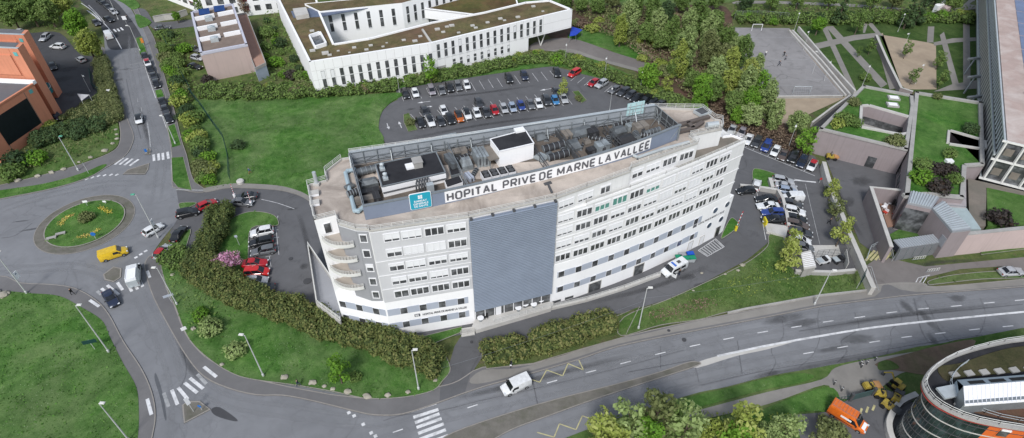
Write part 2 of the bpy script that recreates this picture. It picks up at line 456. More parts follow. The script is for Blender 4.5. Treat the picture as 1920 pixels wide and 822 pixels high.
area_sheet('median', [(820,838),(848,811),(960,772),(1050,746),(1150,721),(1240,696),(1286,680),(1306,678),(1308,686),(1210,718),(1110,751),(1035,778),(960,806),(900,840),(860,860)], .09, M_MEDIAN, kerb=.14, h=.1)
area_sheet('median', [(1306,681),(1345,668),(1440,648),(1500,637),(1440,655),(1380,668),(1308,690)], .008, M_CONCLT, n=3)
LV = .15
def lawn(px, m=M_GRASS, z=LV, name='lawn', kerb=None, tufts=1.0, smooth=True):
 P = area_sheet(name, px, z, m, smooth=smooth, h=.2, kerb=kerb)
 if tufts: LAWNS.append((P, z, m, tufts))
 return P
L_SW = lawn([(-90,552),(0,546),(55,550),(110,555),(150,575),(190,600),(205,630),(230,680),(255,725),(260,770),(257,830),(235,960),(-90,960)], tufts=1.2)
L_FRONT = lawn([(300,490),(312,540),(328,575),(345,620),(365,650),(400,680),(440,703),(480,713),(555,723),(630,736),(690,748),(760,745),(811,733),(830,715),(845,690),(822,655),(760,650),(700,640),(600,600),(480,560),(420,525),(372,500),(350,470),(358,430),(330,445),(308,468)], kerb=.12, tufts=1.0)
L_NORTH = lawn([(352,190),(470,180),(600,182),(750,174),(735,190),(716,210),(710,240),(720,266),(700,335),(600,374),(560,359),(520,348),(450,343),(388,352),(372,300),(345,215)], M_GRASS, tufts=.7)
lawn([(430,412),(462,398),(490,397),(515,404),(523,418),(515,424),(472,428),(466,480),(466,530),(440,520),(400,488),(410,440)], M_GRASS2, kerb=.12, tufts=.5)
lawn([(336,381),(364,379),(367,383),(342,394),(337,392)], kerb=.12, tufts=0)
lawn([(778,634),(866,612),(868,622),(805,648),(770,646)], M_GRASS2, kerb=.1, tufts=.3, smooth=False)
lawn([(902,664),(985,640),(1100,612),(1162,590),(1200,575),(1172,632),(1080,658),(1000,682),(912,692)], M_ROUGH, z=LV - .013, kerb=.12, tufts=.5, smooth=False)
L_EAST = lawn([(1170,594),(1250,562),(1330,526),(1400,492),(1438,462),(1442,440),(1470,446),(1495,512),(1606,506),(1632,544),(1540,555),(1440,573),(1366,585),(1310,600),(1240,610),(1164,630)], M_VERGE, kerb=.12, tufts=.8)
lawn([(-90,389),(0,372),(100,352),(165,332),(198,312),(192,309),(150,326),(85,344),(0,357),(-90,372)], M_GRASS2, tufts=.4)
L_NW = lawn([(-90,362),(0,345),(100,322),(165,301),(212,281),(223,262),(220,225),(206,165),(190,95),(178,108),(186,165),(155,195),(108,238),(100,260),(0,306),(-90,330)], M_VERGE, tufts=.5)
for q in ([(321,296),(344,294),(360,357),(333,352),(323,340)], [(313,238),(328,232),(340,272),(322,277)], [(290,170),(303,167),(309,181),(294,184)], [(254,72),(266,68),(276,100),(262,103)]):
 lawn(q, M_GRASS2, kerb=.1, tufts=.3, smooth=False)
lawn([(215,-4),(245,-4),(262,10),(250,18),(232,6)], M_GRASS2, tufts=0)
lawn([(253,30),(262,28),(284,42),(262,52)], M_GRASS2, tufts=0)
lawn([(756,215),(767,212),(783,243),(765,247),(757,230)], M_VERGE, kerb=.1, tufts=.3, smooth=False)
lawn([(1073,172),(1085,170),(1100,188),(1090,193)], M_VERGE, kerb=.1, tufts=0, smooth=False)
area_sheet('lawn', [(720,160),(860,140),(1000,116),(1100,108),(1200,150),(1330,205),(1320,222),(1255,190),(1180,160),(1090,138),(1035,124),(860,148),(742,166)], .13, M_GRASS2, h=.2)
lawn([(1411,320),(1425,317),(1468,332),(1462,350),(1424,350),(1414,348)], M_GRASS2, kerb=.1, tufts=.2)
lawn([(1352,448),(1380,430),(1386,420),(1372,408),(1360,425)], M_GRASS2, kerb=.12, tufts=.2)
lawn([(1741,533),(1743,526),(1790,515),(1876,508),(1920,513),(2000,512),(2000,520),(1920,522),(1841,524),(1750,534)], M_VERGE, kerb=.12, tufts=.3)
lawn([(1838,470),(1920,462),(2040,452),(2040,458),(1920,468),(1840,478)], M_VERGE, kerb=.1, tufts=0, smooth=False)
lawn([(1545,335),(1556,330),(1580,405),(1606,468),(1618,500),(1606,500),(1575,420)], M_VERGE, tufts=.3, smooth=False)
area_sheet('ground_south', [(1100,806),(1286,743),(1361,726),(1440,706),(1530,690),(1650,668),(1760,645),(2050,625),(2050,1000),(700,1100),(900,900)], .05, M_VERGE, h=.1)
area_sheet('pavement', [(1180,806),(1300,772),(1440,735),(1540,712),(1566,690),(1620,676),(1700,662),(1735,660),(1740,690),(1690,700),(1640,735),(1590,748),(1560,742),(1545,722),(1440,758),(1300,792),(1200,830)], .09, M_PAVE2)
lawn([(1240,775),(1286,747),(1361,729),(1440,709),(1500,700),(1527,706),(1500,718),(1440,729),(1300,766)], M_GRASS2, tufts=.4)
lawn([(1380,800),(1440,764),(1550,726),(1576,752),(1560,770),(1488,778),(1500,850),(1300,880)], M_GRASS2, tufts=.6)
area_sheet('bare_ground', [(1640,684),(1700,664),(1770,646),(1830,640),(1770,700),(1700,698)], .1, M_SOIL)
lawn([(1648,680),(1668,676),(1686,690),(1650,694)], M_VERGE, tufts=.2)
RB_C, RB_R = G(161, 421), 7.15
def circle(c, r, n=64): return [Vector((c.x + r * math.cos(2 * math.pi * i / n), c.y + r * math.sin(2 * math.pi * i / n))) for i in range(n)]
g8 = [G((x / 5.48) + 40, (y / 5.48) + 340) for x, y in [(245,520),(300,430),(500,275),(860,197),(1000,210),(1085,290),(1075,360),(960,490),(830,590),(600,675),(440,687),(310,640)]]
RB_C = sum(g8, Vector()) / len(g8)
RB_C = Vector(((min(p.x for p in g8) + max(p.x for p in g8)) / 2, (min(p.y for p in g8) + max(p.y for p in g8)) / 2, 0))
RB_R = sum((p - RB_C).length for p in g8) / len(g8)
area_sheet('roundabout_apron', circle(RB_C, RB_R + 1.75), .05, M_MEDIAN, smooth=False, kerb=.12, h=.06, world=True)
area_sheet('roundabout_lawn', circle(RB_C, RB_R), .2, M_GRASS2, smooth=False, kerb=.2, h=.2, world=True)
LAWNS.append((circle(RB_C, RB_R), .2, M_GRASS2, .5))
for q in ([(341,760),(345,794),(395,768),(375,752),(352,752)], [(193,515),(213,500),(228,503),(227,520),(213,529),(196,525)], [(230,327),(240,318),(280,306),(278,318),(272,327)], [(271,290),(276,278),(283,280),(282,290)]):
 area_sheet('traffic_island', q, .1, M_MEDIAN, smooth=False, kerb=.25, h=.12)
area_sheet('road_patch', [(396,768),(412,764),(444,786),(438,790),(405,780)], .006, M_DARK)
area_sheet('road_patch', [(292,700),(303,730),(312,780),(309,786),(300,745),(290,712)], .006, asphalt('faded tar patch', (.10, .105, .115)))
area_sheet('sports_court', [(1376,52),(1480,53),(1583,180),(1380,181)], .02, M_COURT, smooth=False)
area_sheet('sand_path', [(1380,184),(1584,182),(1592,180),(1500,222),(1478,232),(1380,230)], .01, M_SAND, smooth=False)
area_sheet('bank', [(1480,56),(1500,50),(1655,45),(1700,165),(1640,172),(1594,178),(1580,172)], .012, M_PARK, smooth=False)
area_sheet('stone_steps', [(1476,56),(1487,56),(1520,90),(1540,112),(1590,172),(1588,180),(1580,178)], .03, mat('stone terrace', (.34, .27, .22), .9, .2, .6, 5, dirt=(.22, .17, .14)), smooth=False)
area_sheet('park_lawn', [(1500,38),(1840,38),(1842,190),(1700,170),(1655,60)], .008, M_PARK, smooth=False)
area_sheet('sand_path', [(1655,62),(1650,65),(1740,80),(1755,84),(1756,168),(1700,168),(1690,160)], .02, M_SAND, smooth=False)
for q in ([(1542,55),(1550,50),(1605,168),(1596,172)], [(1548,50),(1562,49),(1664,158),(1652,165)], [(1624,42),(1636,44),(1656,68),(1645,66)], [(1620,44),(1628,42),(1622,62),(1618,62)], [(1740,50),(1752,50),(1750,80),(1738,80)],
          [(1806,42),(1818,42),(1820,166),(1806,166)], [(1762,66),(1770,60),(1798,158),(1786,160)], [(1832,44),(1838,46),(1842,70),(1838,74)], [(1640,68),(1648,66),(1682,166),(1668,168)], [(1528,82),(1600,66),(1644,62),(1646,70),(1602,76),(1534,92)], [(1750,80),(1786,72),(1842,70),(1842,76),(1790,80),(1752,86)], [(1786,158),(1836,150),(1838,166),(1750,172)]):
 PZ = globals().get('PZ', .024) + .004; area_sheet('path', q, PZ, M_PAVE2, smooth=False)
for q in ([(1380,3),(1440,2),(1600,8),(1690,16),(1700,19),(1600,13),(1440,7),(1380,8)], [(1775,18),(1800,14),(1822,-4),(1836,-4),(1818,8),(1844,10),(1844,15),(1805,20),(1778,22)]):
 area_sheet('path', q, .02, M_PAVE2)
area_sheet('woodland_floor', [(1010,5),(1330,5),(1376,60),(1390,180),(1470,232),(1528,290),(1480,264),(1330,218),(1255,180),(1150,110),(1060,95)], .0, M_BRAMBLE)
area_sheet('lawn', [(1065,66),(1105,45),(1150,62),(1190,85),(1225,112),(1180,110),(1130,90),(1080,82)], .02, M_GRASS2)
area_sheet('path', [(1150,62),(1190,78),(1225,105),(1255,135),(1300,160),(1296,164),(1248,138),(1220,110),(1186,82),(1148,66)], .03, M_SAND, n=4)
area_sheet('car_park', [(990,92),(1010,78),(1070,72),(1150,98),(1215,120),(1190,128),(1110,106),(1030,96)], .025, M_SERV)
area_sheet('path', [(1030,96),(1070,92),(1120,108),(1200,130),(1195,134),(1115,112),(1070,98)], .03, M_PAVE2)
area_sheet('meadow', [(960,-6),(1340,-6),(1340,8),(1060,10),(985,6)], .01, M_VERGE)
# ------------------------------------------------------------------ painted markings
MK, MF, MY = MB(), MB(), MB()
ZM = .014
def seg(b, p, q, w, z=ZM):
 b.strip([G(*p, z), G(*q, z)], w, z, z)
for p, q in [((771,759),(812,746)),((771,771),(818,756)),((775,783),(822,768)),((778,793),(824,776)),((781,802),(828,785)),((784,813),(832,795)),((787,824),(836,806)),((789,836),(840,817))]: seg(MK, p, q, .5)
for p in [(654,774),(664,780),(681,796),(696,812),(704,818),(255,483),(264,477),(273,471),(162,336),(173,333),(185,330),(196,329),(208,328),(219,328)]: seg(MK, (p[0]-3, p[1]+1.5), (p[0]+3, p[1]-1.5), .5)
for p, q in [((322,731),(333,759)),((334,727),(352,749)),((346,718),(370,737)),((356,709),(381,729)),((201,535),(223,553)),((220,530),(230,544)),((235,521),(247,547)),((250,530),(258,543)),((261,525),(268,538)),((190,541),(200,549))]: seg(MK, p, q, .5)
for p, q in [((307,737),(316,763)),((370,702),(387,720)),((182,546),(190,553))]: seg(MF, p, q, .5)
for p, q in [((382,688),(406,707)),((276,748),(284,778)),((168,563),(186,575)),((276,508),(281,521))]: seg(MK, p, q, .5, PV + .02)
for p, q in [((215,309),(231,296)),((224,309),(240,297)),((233,310),(249,298)),((243,311),(260,299)),((288,290),(289,302)),((297,288),(298,301)),((305,287),(306,300)),((314,285),(316,298))]: seg(MK, p, q, .55)
for p, q in [((213,55),(218,60)),((220,54),(224,59)),((226,52),(231,57))]: seg(MK, p, q, .5)
for k in range(9):
 t = k / 8; x, y = 166 + 26 * t, 20 + 20 * t
 seg(MK, (x - 3, y), (x + 3, y + 2.5), .35)
for b, pts, w in [(MK, [(152,6),(172,20),(193,42),(206,56),(217,72),(228,92)], .22), (MK, [(166,10),(182,26),(196,42)], .15), (MF, [(276,230),(280,255),(282,276)], .25), (MF, [(242,122),(267,117)], .15), (MF, [(243,128),(270,123)], .15), (MF, [(245,133),(273,126)], .15),
                  (MK, [(272,125),(280,150),(292,184)], .14), (MK, [(303,215),(312,240)], .12),
                  (MK, [(986,702),(1040,688),(1085,675)], .12), (MF, [(321,285),(322,330),(331,354)], .15)]:
 b.strip(smooth_loop([G(x, y, ZM)[:2] for x, y in pts], 3, False), w, ZM, ZM)
for x, y in [(258,188),(265,205),(271,222)]: seg(MF, (x-.5, y-4), (x+.5, y+4), .12)
UP = [(746,808),(886,762),(960,739),(1035,716),(1108,697),(1173,680),(1238,663),(1303,648),(1366,635),(1430,623),(1493,613),(1553,603),(1612,595),(1672,586),(1732,579),(1793,574),(1855,568),(1913,563),(1975,557)]
LO = [(1516,662),(1580,651),(1640,641),(1700,632),(1763,625),(1827,618),(1890,612)]
for S in (UP, LO):
 for i, p in enumerate(S):
  a = Vector(S[max(0, i-1)]); b2 = Vector(S[min(len(S)-1, i+1)]); d = (b2 - a).normalized() * 10
  seg(MK, (p[0]-d.x, p[1]-d.y), (p[0]+d.x, p[1]+d.y), .16)
MK.strip(smooth_loop([G(x, y, ZM)[:2] for x, y in [(1345,668),(1440,648),(1540,630),(1640,614),(1766,600),(1920,585),(2050,574)]], 4, False), .38, ZM, ZM)
for pts in ([(994,711),(1012,717),(1025,694),(1055,705),(1065,682),(1094,694),(1085,675)], [(1007,811),(1039,820),(1049,795),(1080,806),(1092,780),(1125,792),(1136,765)]):
 for p, q in zip(pts[:-1], pts[1:]): seg(MY, p, q, .16)
for k in range(5):
 x = 1626 + 9 * k
 seg(MY, (x - 3, 489 - k * .5), (x + 14, 470 - k * .3), .42, .05)
for k in range(4):
 x = 1600 + 12 * k
 seg(MY, (x, 782 - k * 4), (x + 4, 769 - k * 3), .3, .18)
for p, q in [((1722,521),(1716,532)),((1722,521),(1744,516)),((1716,532),(1740,535)),((1724,530),(1732,519)),((1730,532),(1738,519))]: seg(MK, p, q, .12, .05)
for p, q in [((1632,505),(1642,545)),((1627,500),(1634,500)),((1634,500),(1648,545))]: seg(MF, p, q, .12, .13)
def arrow(p, q, w=.16, z=.012):
 a, c = G(*p, z), G(*q, z); d = (c - a); L = d.length; d.normalize(); n = Vector((-d.y, d.x, 0))
 MK.strip([a, a + d * (L * .6)], w, z, z)
 MK.add([a + d * L * .6 + n * .38, a + d * L * .6 - n * .38, c], [(0, 1, 2)])
arrow((725.5,231.5), (729.5,243)); arrow((753,240), (747.5,228)); arrow((807,190), (782,193.5)); arrow((798,201), (811,199.5)); arrow((1036,166), (1012,170))
def bays(p0, p1, q0, q1, n, w=.09, z=.012, b=MK, skip=()):
 for i in range(n + 1):
  if i in skip: continue
  t = i / n
  seg(b, (p0[0] + (p1[0]-p0[0])*t, p0[1] + (p1[1]-p0[1])*t), (q0[0] + (q1[0]-q0[0])*t, q0[1] + (q1[1]-q0[1])*t), w, z)
bays((749.5,172),(1031,133),(757,190),(1043,148),17)
bays((769.5,214),(1052,170),(795,243),(1073,196),17)
bays((1083,141),(1238,189),(1070,152),(1222,202),12)
bays((1100,160),(1250,200),(1083,170),(1236,212),12, skip=tuple(range(13)))
bays((1396,254),(1520,308),(1385,270),(1508,321),9)
seg(MK, (1385,272), (1528,330), .12, .012)
for p, q in [((521,405),(519,420)),((513,432),(522,431)),((510,446),(523,445)),((505,465),(523,463)),((498,482),(508,480)),((498,500),(509,499)),((517,426),(523,478)),((505,480),(508,500)),((1489,336),(1530,343)),((1498,372),(1530,500)),((1417,350),(1436,450)),((1486,352),(1520,520)),
             ((1260,558),(1262,557)),((1460,275),(1370,235))]: seg(MK, p, q, .09, .014)
seg(MK, (1490,338), (1530,342), .4, .016)
MK.strip(smooth_loop([G(x, y, .014)[:2] for x, y in [(490,374),(520,381),(552,392)]], 3, False), .1, .014, .014)
seg(MF, (1510,345), (1540,470), .1, .014)
seg(MF, (330,356), (384,357), .3, PV + .02)
hz = [(1309,470),(1342,448),(1358,463),(1326,481)]
for p, q in zip(hz, hz[1:] + hz[:1]): seg(MK, p, q, .12, .014)
for k in range(8):
 t = (k + .5) / 8
 seg(MF, (1309+33*t, 470-22*t), (1326+32*t, 481-18*t), .28, .014)
for p, q in [((1400,150),(1556,150)),((1405,160),(1565,160)),((1392,70),(1494,70)),((1400,112),(1528,112)),((1384,56),(1400,178)),((1476,56),(1574,176))]: seg(MF, p, q, .12, .03)
TS = MB()
for pts in ([(1440,705),(1452,680),(1446,655),(1470,632),(1466,600)], [(1500,690),(1522,665),(1540,630),(1530,600),(1536,580)], [(1570,682),(1590,660),(1580,640),(1610,615),(1602,585)], [(1660,668),(1672,640),(1668,618),(1690,600),(1680,570)], [(1712,560),(1716,580),(1722,610),(1742,640),(1760,652)], [(1735,565),(1748,590),(1764,622),(1790,648)], [(1840,560),(1850,590),(1838,622),(1820,640)], [(1300,680),(1310,720)], [(1240,650),(1236,690)], [(1380,640),(1392,700)], [(1000,708),(1010,760)], [(720,790),(760,780),(830,770),(900,752),(1000,728),(1160,690),(1280,658)], [(1310,722),(1420,700),(1560,672),(1700,648),(1840,628)], [(1180,700),(1300,676)], [(1500,620),(1640,600),(1800,582),(1920,572)], [(330,735),(350,700),(345,660),(320,600),(296,560)], [(60,420),(30,440),(0,446)], [(236,150),(250,200),(262,260)]):
 Q = [V2(*G(x + random.uniform(-3, 3), y + random.uniform(-2, 2), .006)[:2]) for x, y in pts]
 TS.strip(smooth_loop(Q, 4, False), random.uniform(.1, .2), .006, .006)
TS.build('tar_seams', mat('tar seam', (.11, .112, .12), .7, .3, 2, 6), kind='structure')
def wear_mat(name, col, amt):
 m, nt, b = _nodes(name); p = pos(nt)
 at = _n(nt, 'ShaderNodeAttribute'); at.attribute_name = 'fade'
 k = mth(nt, 'MULTIPLY', at.outputs['Fac'], ramp(nt, noise(nt, p, .35, 6, .7, .8), [(.3, amt * .35), (.65, amt)]))
 b.inputs['Base Color'].default_value = c4(col); b.inputs['Roughness'].default_value = .8
 t = _n(nt, 'ShaderNodeBsdfTransparent'); ms = _n(nt, 'ShaderNodeMixShader')
 nt.links.new(k, ms.inputs[0]); nt.links.new(t.outputs[0], ms.inputs[1]); nt.links.new(b.outputs[0], ms.inputs[2]); nt.links.new(ms.outputs[0], nt.nodes['Material Output'].inputs['Surface'])
 return m
def wear_build(name, V, Fc, A, m):
 me = bpy.data.meshes.new(name); me.from_pydata(V, [], Fc); me.materials.append(m)
 me.attributes.new('fade', 'FLOAT', 'POINT').data.foreach_set('value', A); o = bpy.data.objects.new(name, me); COL.objects.link(o); o['kind'] = 'structure'
def wear_strip(pts, w, z, V, Fc, A, off=0.0):
 P = smooth_loop([V2(*G(x, y, z)[:2]) for x, y in pts], 4, False); n = len(P); b0 = len(V)
 for i, p in enumerate(P):
  d = (P[min(n - 1, i + 1)] - P[max(0, i - 1)]).normalized(); nn = V2(-d.y, d.x); e = min(1, i / 3, (n - 1 - i) / 3)
  for t, a in ((-.5, 0), (-.15, 1), (.15, 1), (.5, 0)): q = p + nn * (off + t * w); V.append((q.x, q.y, z)); A.append(a * e)
 for i in range(n - 1):
  for k in range(3): c = b0 + i * 4 + k; Fc.append((c, c + 1, c + 5, c + 4))
V, Fc, A = [], [], []
LANES = [([(300,520),(318,580),(345,660),(372,715),(410,745),(470,762),(560,775),(640,788),(730,790)], 0), ([(258,545),(285,600),(312,660),(330,720),(334,790),(330,840)], 0), ([(248,60),(250,110),(264,180),(285,250),(302,285),(300,330),(292,380)], 0), ([(222,95),(240,170),(258,230),(262,275),(245,315)], 0), ([(0,505),(60,505),(120,500),(180,510),(230,540)], 0), ([(0,395),(60,375),(120,360),(200,345),(260,345)], 0),
   ([(840,735),(960,718),(1075,688),(1200,660),(1340,626),(1500,597),(1660,575),(1800,560),(1950,545)], 0), ([(700,812),(840,778),(960,748),(1100,714),(1250,672),(1340,652),(1500,622),(1660,598),(1800,583),(1950,572)], 0), ([(1000,800),(1150,752),(1320,705),(1450,678),(1600,652),(1750,630),(1900,612)], 0), ([(1120,795),(1200,768),(1330,728),(1460,695),(1600,670),(1760,645)], 0)]
for k, (pts, o) in enumerate(LANES):
 for sd in (-.85, .85): wear_strip(pts, 1.0, .0035 + .0003 * (k % 3), V, Fc, A, sd)
wear_build('tyre_tracks', V, Fc, A, wear_mat('tyre polished asphalt', (.27, .275, .29), .55))
V, Fc, A = [], [], []
for pts in ([(330,620),(352,680),(380,720)], [(840,752),(1000,712),(1200,662)], [(262,200),(272,240),(282,280)], [(1480,625),(1700,590),(1900,572)], [(1380,716),(1560,680),(1760,648)], [(560,400),(575,450),(590,520)], [(800,185),(900,175),(1010,160)], [(760,262),(900,235),(1060,215)], [(1100,570),(1220,540),(1330,500)], [(1560,330),(1590,400),(1620,450)], [(1700,500),(1760,492),(1860,488)]): wear_strip(pts, 1.3, .0125, V, Fc, A)
def stain(x, y, l, wd, a, z):
 g = G(x, y, z); b0 = len(V); V.append((g.x, g.y, z)); A.append(1.0); n = 18
 for rr, al in ((.55, .8), (1, 0)):
  for k in range(n):
   t = k / n * 6.283; q = rr * random.uniform(.75, 1.1); V.append((g.x + (math.cos(t) * l * math.cos(a) - math.sin(t) * wd * math.sin(a)) * q / 2, g.y + (math.cos(t) * l * math.sin(a) + math.sin(t) * wd * math.cos(a)) * q / 2, z)); A.append(al)
 for k in range(n):
  k2 = (k + 1) % n; Fc.append((b0, b0 + 1 + k, b0 + 1 + k2)); Fc.append((b0 + 1 + k, b0 + 1 + n + k, b0 + 1 + n + k2, b0 + 1 + k2))
for x, y, l, wd, a in ((1470,598,9,2.2,.2), (1505,606,7,2,.25), (1740,600,2,6,.2), (1752,640,1.6,4,.1), (1608,636,7,2.4,.15), (1700,575,2,4,.2), (1560,655,7,1.2,.2), (1795,560,4,2,.1), (1440,702,5,1.4,.3), (870,690,4,1.4,.4), (1745,498,3,1.6,.1), (1660,495,2,1.4,.2), (840,225,4,1.6,.3), (960,158,3,1.2,.2), (1020,180,3,1.5,.2), (900,196,4,1.5,.2), (770,205,3,1.3,.2), (548,392,3,1,.2), (570,500,2,2,.2), (1290,520,4,1.6,.3), (1310,535,3,1.2,.3), (110,150,8,5,.4), (130,130,6,4,.4), (140,175,7,4,.2), (1590,380,5,3,.9), (1615,340,6,4,.3), (60,430,6,.8,.3), (40,415,4,.6,.2), (235,130,4,1,.3), (222,150,3,2,.3), (1740,395,3,3,.2)): stain(x, y, l, wd, a, .0128)
wear_build('road_stains', V, Fc, A, wear_mat('dark asphalt stain', (.05, .05, .052), .5))
MK.build('road_markings', M_WHITE_PAINT, kind='structure')
MF.build('worn_road_markings', M_FAINT, kind='structure')
MY.build('yellow_road_markings', M_YEL_PAINT, kind='structure')
mh = MB()
for x, y, r in [(576,527,.9),(545,485,.5),(884,641,.3),(1283,637,.45),(1254,620,.35)]:
 p = G(x, y, .125); mh.lathe((p.x, p.y, .0), [(r*.8, 0), (r*.8, .128), (r*.7, .13)], 14)
mh.build('manhole_covers', M_DARK, kind='structure')
# ------------------------------------------------------------------ the hospital
HOSP = thing('hospital_building', 'long white and grey hospital block with a blue louvred front and roof plant', 'building', (6, 74, 0))
A0, B0 = V2(-19.8, 62.0), V2(-6.2, 65.0)
RF = [V2(6.6, 69.0), V2(11.35, 70.8), V2(18.4, 74.0), V2(24.5, 77.1), V2(30.5, 80.6), V2(36, 84.0), V2(40.4, 86.9)]   # east facade
WL = [V2(-28, 64.15), V2(-31.08, 72.4), V2(-28.5, 73.6), V2(-29.2, 75.8), V2(-27.4, 79.2)]
BK = [V2(-7, 85.2), V2(10, 89.5), V2(24, 92.8), V2(33, 93.2)]
ZB, ZT, ZR = 8.6, 20.5, 23.5
base_poly = [WL[0], A0, B0] + RF + [V2(41.6, 88.0), V2(38.6, 90.2), V2(34.5, 94.5)] + BK[::-1] + WL[:0:-1]
w = MB(True); w.prism(base_poly, -.2, ZB); w.build('lower_wall', M_WHITEWALL, HOSP)
mid_poly = [WL[0], V2(-25.24, 65.3), V2(-24.45, 63.5), V2(-21.8, 62.4), V2(-20.1, 62.35), V2(-19.75, 62.02), B0] + RF[:-1] + [V2(40.2, 86.75), V2(38.3, 88.4), V2(36.4, 93)] + BK[::-1] + WL[:0:-1]
w = MB(True); w.prism(mid_poly, ZB + .003, ZT); w.build('upper_wall', M_PALEWALL, HOSP)
top_poly = [WL[0], V2(-25.24, 65.3), V2(-24.45, 63.5), V2(-21.8, 62.4), V2(-20.1, 62.35), V2(-19.75, 62.02), B0, V2(6.5, 69.0), V2(11.2, 71.2), V2(18.2, 74.5), V2(18.3, 75.5), V2(30.1, 81.5), V2(29.1, 83.5), V2(35.1, 85.6), V2(35.7, 88.3), V2(34.6, 88.7), V2(33.2, 92)] + BK[::-1][1:] + WL[:0:-1]
w = MB(True); w.prism(top_poly, ZT + .003, ZR, top=False); w.build('top_floor_wall', M_PALEWALL, HOSP)
w = MB(True); w.prism(top_poly, ZR - .3, ZR - .05, side=False); w.build('roof', M_ROOF, HOSP)
w = MB(True)
w.wallbox(A0, B0, ZB + .02, ZR - .25, .06, .03)
w.build('grey_cladding', M_GREYWALL, HOSP)
w = MB(True)
w.wallbox(V2(-25.22, 65.3), V2(-24.45, 63.5), ZB + .02, ZR - .25, .06, .03)
w.wallbox(V2(-24.45, 63.5), V2(-21.8, 62.4), ZB + .02, ZR - .25, .06, .034)
w.wallbox(V2(-21.8, 62.4), V2(-20.1, 62.35), ZB + .02, ZR - .25, .06, .03)
w.build('corner_cladding', M_DKGREY, HOSP)
w = MB(True)
w.wallbox(WL[0], V2(-25.24, 65.3), ZB + .02, ZR + .2, .06, .03)
w.build('white_corner_wall', M_WHITEWALL, HOSP)
w = MB(True)
for a, b in zip(top_poly, top_poly[1:] + top_poly[:1]): w.wallbox(a, b, ZR - .12, ZR + .32, .22, -.11)
w.build('parapet', M_CONCLT, HOSP)
w = MB(True)
tp = [V2(11.2, 70.85)] + RF[1:-1] + [V2(40.2, 86.75), V2(38.3, 88.4), V2(36.4, 88.0)]
for a, b in zip(tp, tp[1:]): w.wallbox(a, b, ZT - .12, ZT + .45, .2, -.1)
w.build('terrace_parapet', M_WHITEWALL, HOSP)
w = MB(True); w.prism([V2(18.0, 74.0)] + RF[2:-1] + [V2(40.1, 86.75), V2(38.2, 88.3), V2(35.7, 88.2), V2(35.1, 85.6), V2(29.1, 83.5), V2(30.1, 81.5), V2(18.3, 75.5)], ZT, ZT + .06, side=False)
w.build('terrace_floor', M_TERR, HOSP)
w = MB(True)
off = lambda P, d: [p + V2(0, d) for p in P]
w.rail([WL[4], WL[3], WL[2], WL[1], WL[0], V2(-25.24, 65.3), V2(-24.45, 63.5), V2(-21.8, 62.4), V2(-20.1, 62.35), V2(-19.75, 62.02), B0, V2(6.5, 69.0), V2(11.2, 71.2), V2(18.2, 74.5), V2(18.3, 75.5), V2(30.1, 81.5), V2(29.1, 83.5), V2(35.1, 85.6), V2(35.7, 88.3), V2(34.6, 88.7), V2(33.2, 92), V2(24, 92.5)], ZR + .32, .75)
w.build('roof_railing', M_RAIL, HOSP)
w = MB(True); w.rail(tp, ZT + .45, .65, 1.5); w.build('terrace_railing', M_RAIL, HOSP)
for z in (11.55, 14.55, 17.5):
 w = MB(True)
 zr_ = 12.4 + (z - 11.55) * .93
 for a, b in zip(RF[:-1], RF[1:]): w.wallbox(a, b, zr_ - .05, zr_ + .05, .1, .05)
 w.build('string_course', M_PALEWALL, HOSP)
 w = MB(True); w.wallbox(A0, B0, z - .05, z + .05, .1, .085); w.build('string_course', M_PALEWALL, HOSP)
# ---- windows
def window(P, d, width, z0, z1, panes, closed, parent, glassm=None, frame=.16, warp=True, prow=.11, colour=None):
 """one window unit on a facade: white surround, panes, blind lowered by the fraction closed"""
 nn = V2(d.y, -d.x)
 a, b = P - d * (width / 2), P + d * (width / 2)
 f = MB(warp)
 f.wallbox(a, b, z0, z0 + frame * .7, prow, prow / 2); f.wallbox(a, b, z1 - frame, z1, prow, prow / 2)
 n = panes; gap = frame * .8
 pw = (width - gap * (n + 1)) / n
 for i in range(n + 1):
  s = a + d * (i * (pw + gap)); f.wallbox(s, s + d * gap, z0 + frame * .7, z1 - frame, prow, prow / 2)
 f.use(1)
 zi0, zi1 = z0 + frame * .7, z1 - frame
 zc = zi1 - (zi1 - zi0) * closed
 if closed > .02:
  f.wallbox(a + d * gap, b - d * gap, zc, zi1, prow * .55, prow * .3)
 fo = f.build('window', [M_FRAME, M_BLIND], parent)
 if closed < .97:
  g = MB(warp)
  for i in range(n):
   s = a + d * (gap + i * (pw + gap)); g.wallbox(s, s + d * pw, zi0, zc, prow * .3, prow * .16)
  g.build('pane', glassm or M_GLASS, fo)
 return fo
def along(poly, s):
 for a, b in zip(poly[:-1], poly[1:]):
  L = (b - a).length
  if s <= L or b is poly[-1]:
   d = (b - a).normalized(); return a + d * s, d
  s -= L
LF = [A0, B0]
ROWZ = [22.0, 19.0, 16.05, 13.1, 10.15]
dL = (B0 - A0).normalized(); LL = (B0 - A0).length; nL = V2(dL.y, -dL.x)
blL = [[.72, .8, .05, .6], [.45, .96, .97, .12], [.35, .78, .5, .62], [.55, .45, .76, .08], [.05, .05, .05, .1]]
for r, z in enumerate(ROWZ):
 for k, (u0, u1, n) in enumerate([(.12, .285, 2), (.3, .51, 3), (.535, .74, 3), (.763, .968, 3)]):
  window(A0 + dL * (LL * (u0 + u1) / 2) + nL * .06, dL, LL * (u1 - u0), z - .82, z + .82, n, blL[r][k], HOSP)
for z in ROWZ: window(V2(-20.95, 62.37) + V2(.03, -1).normalized() * .06, V2(1, .0).normalized() * 1.0 + V2(0, -.03), 1.15, z - .8, z + .8, 1, .0 if z != 16.05 else .45, HOSP)
window(V2(-26.6, 64.74) + V2(.39, -.92) * .06, V2(.92, .39), 1.0, 20.9, 22.8, 1, 0, HOSP, frame=.06)
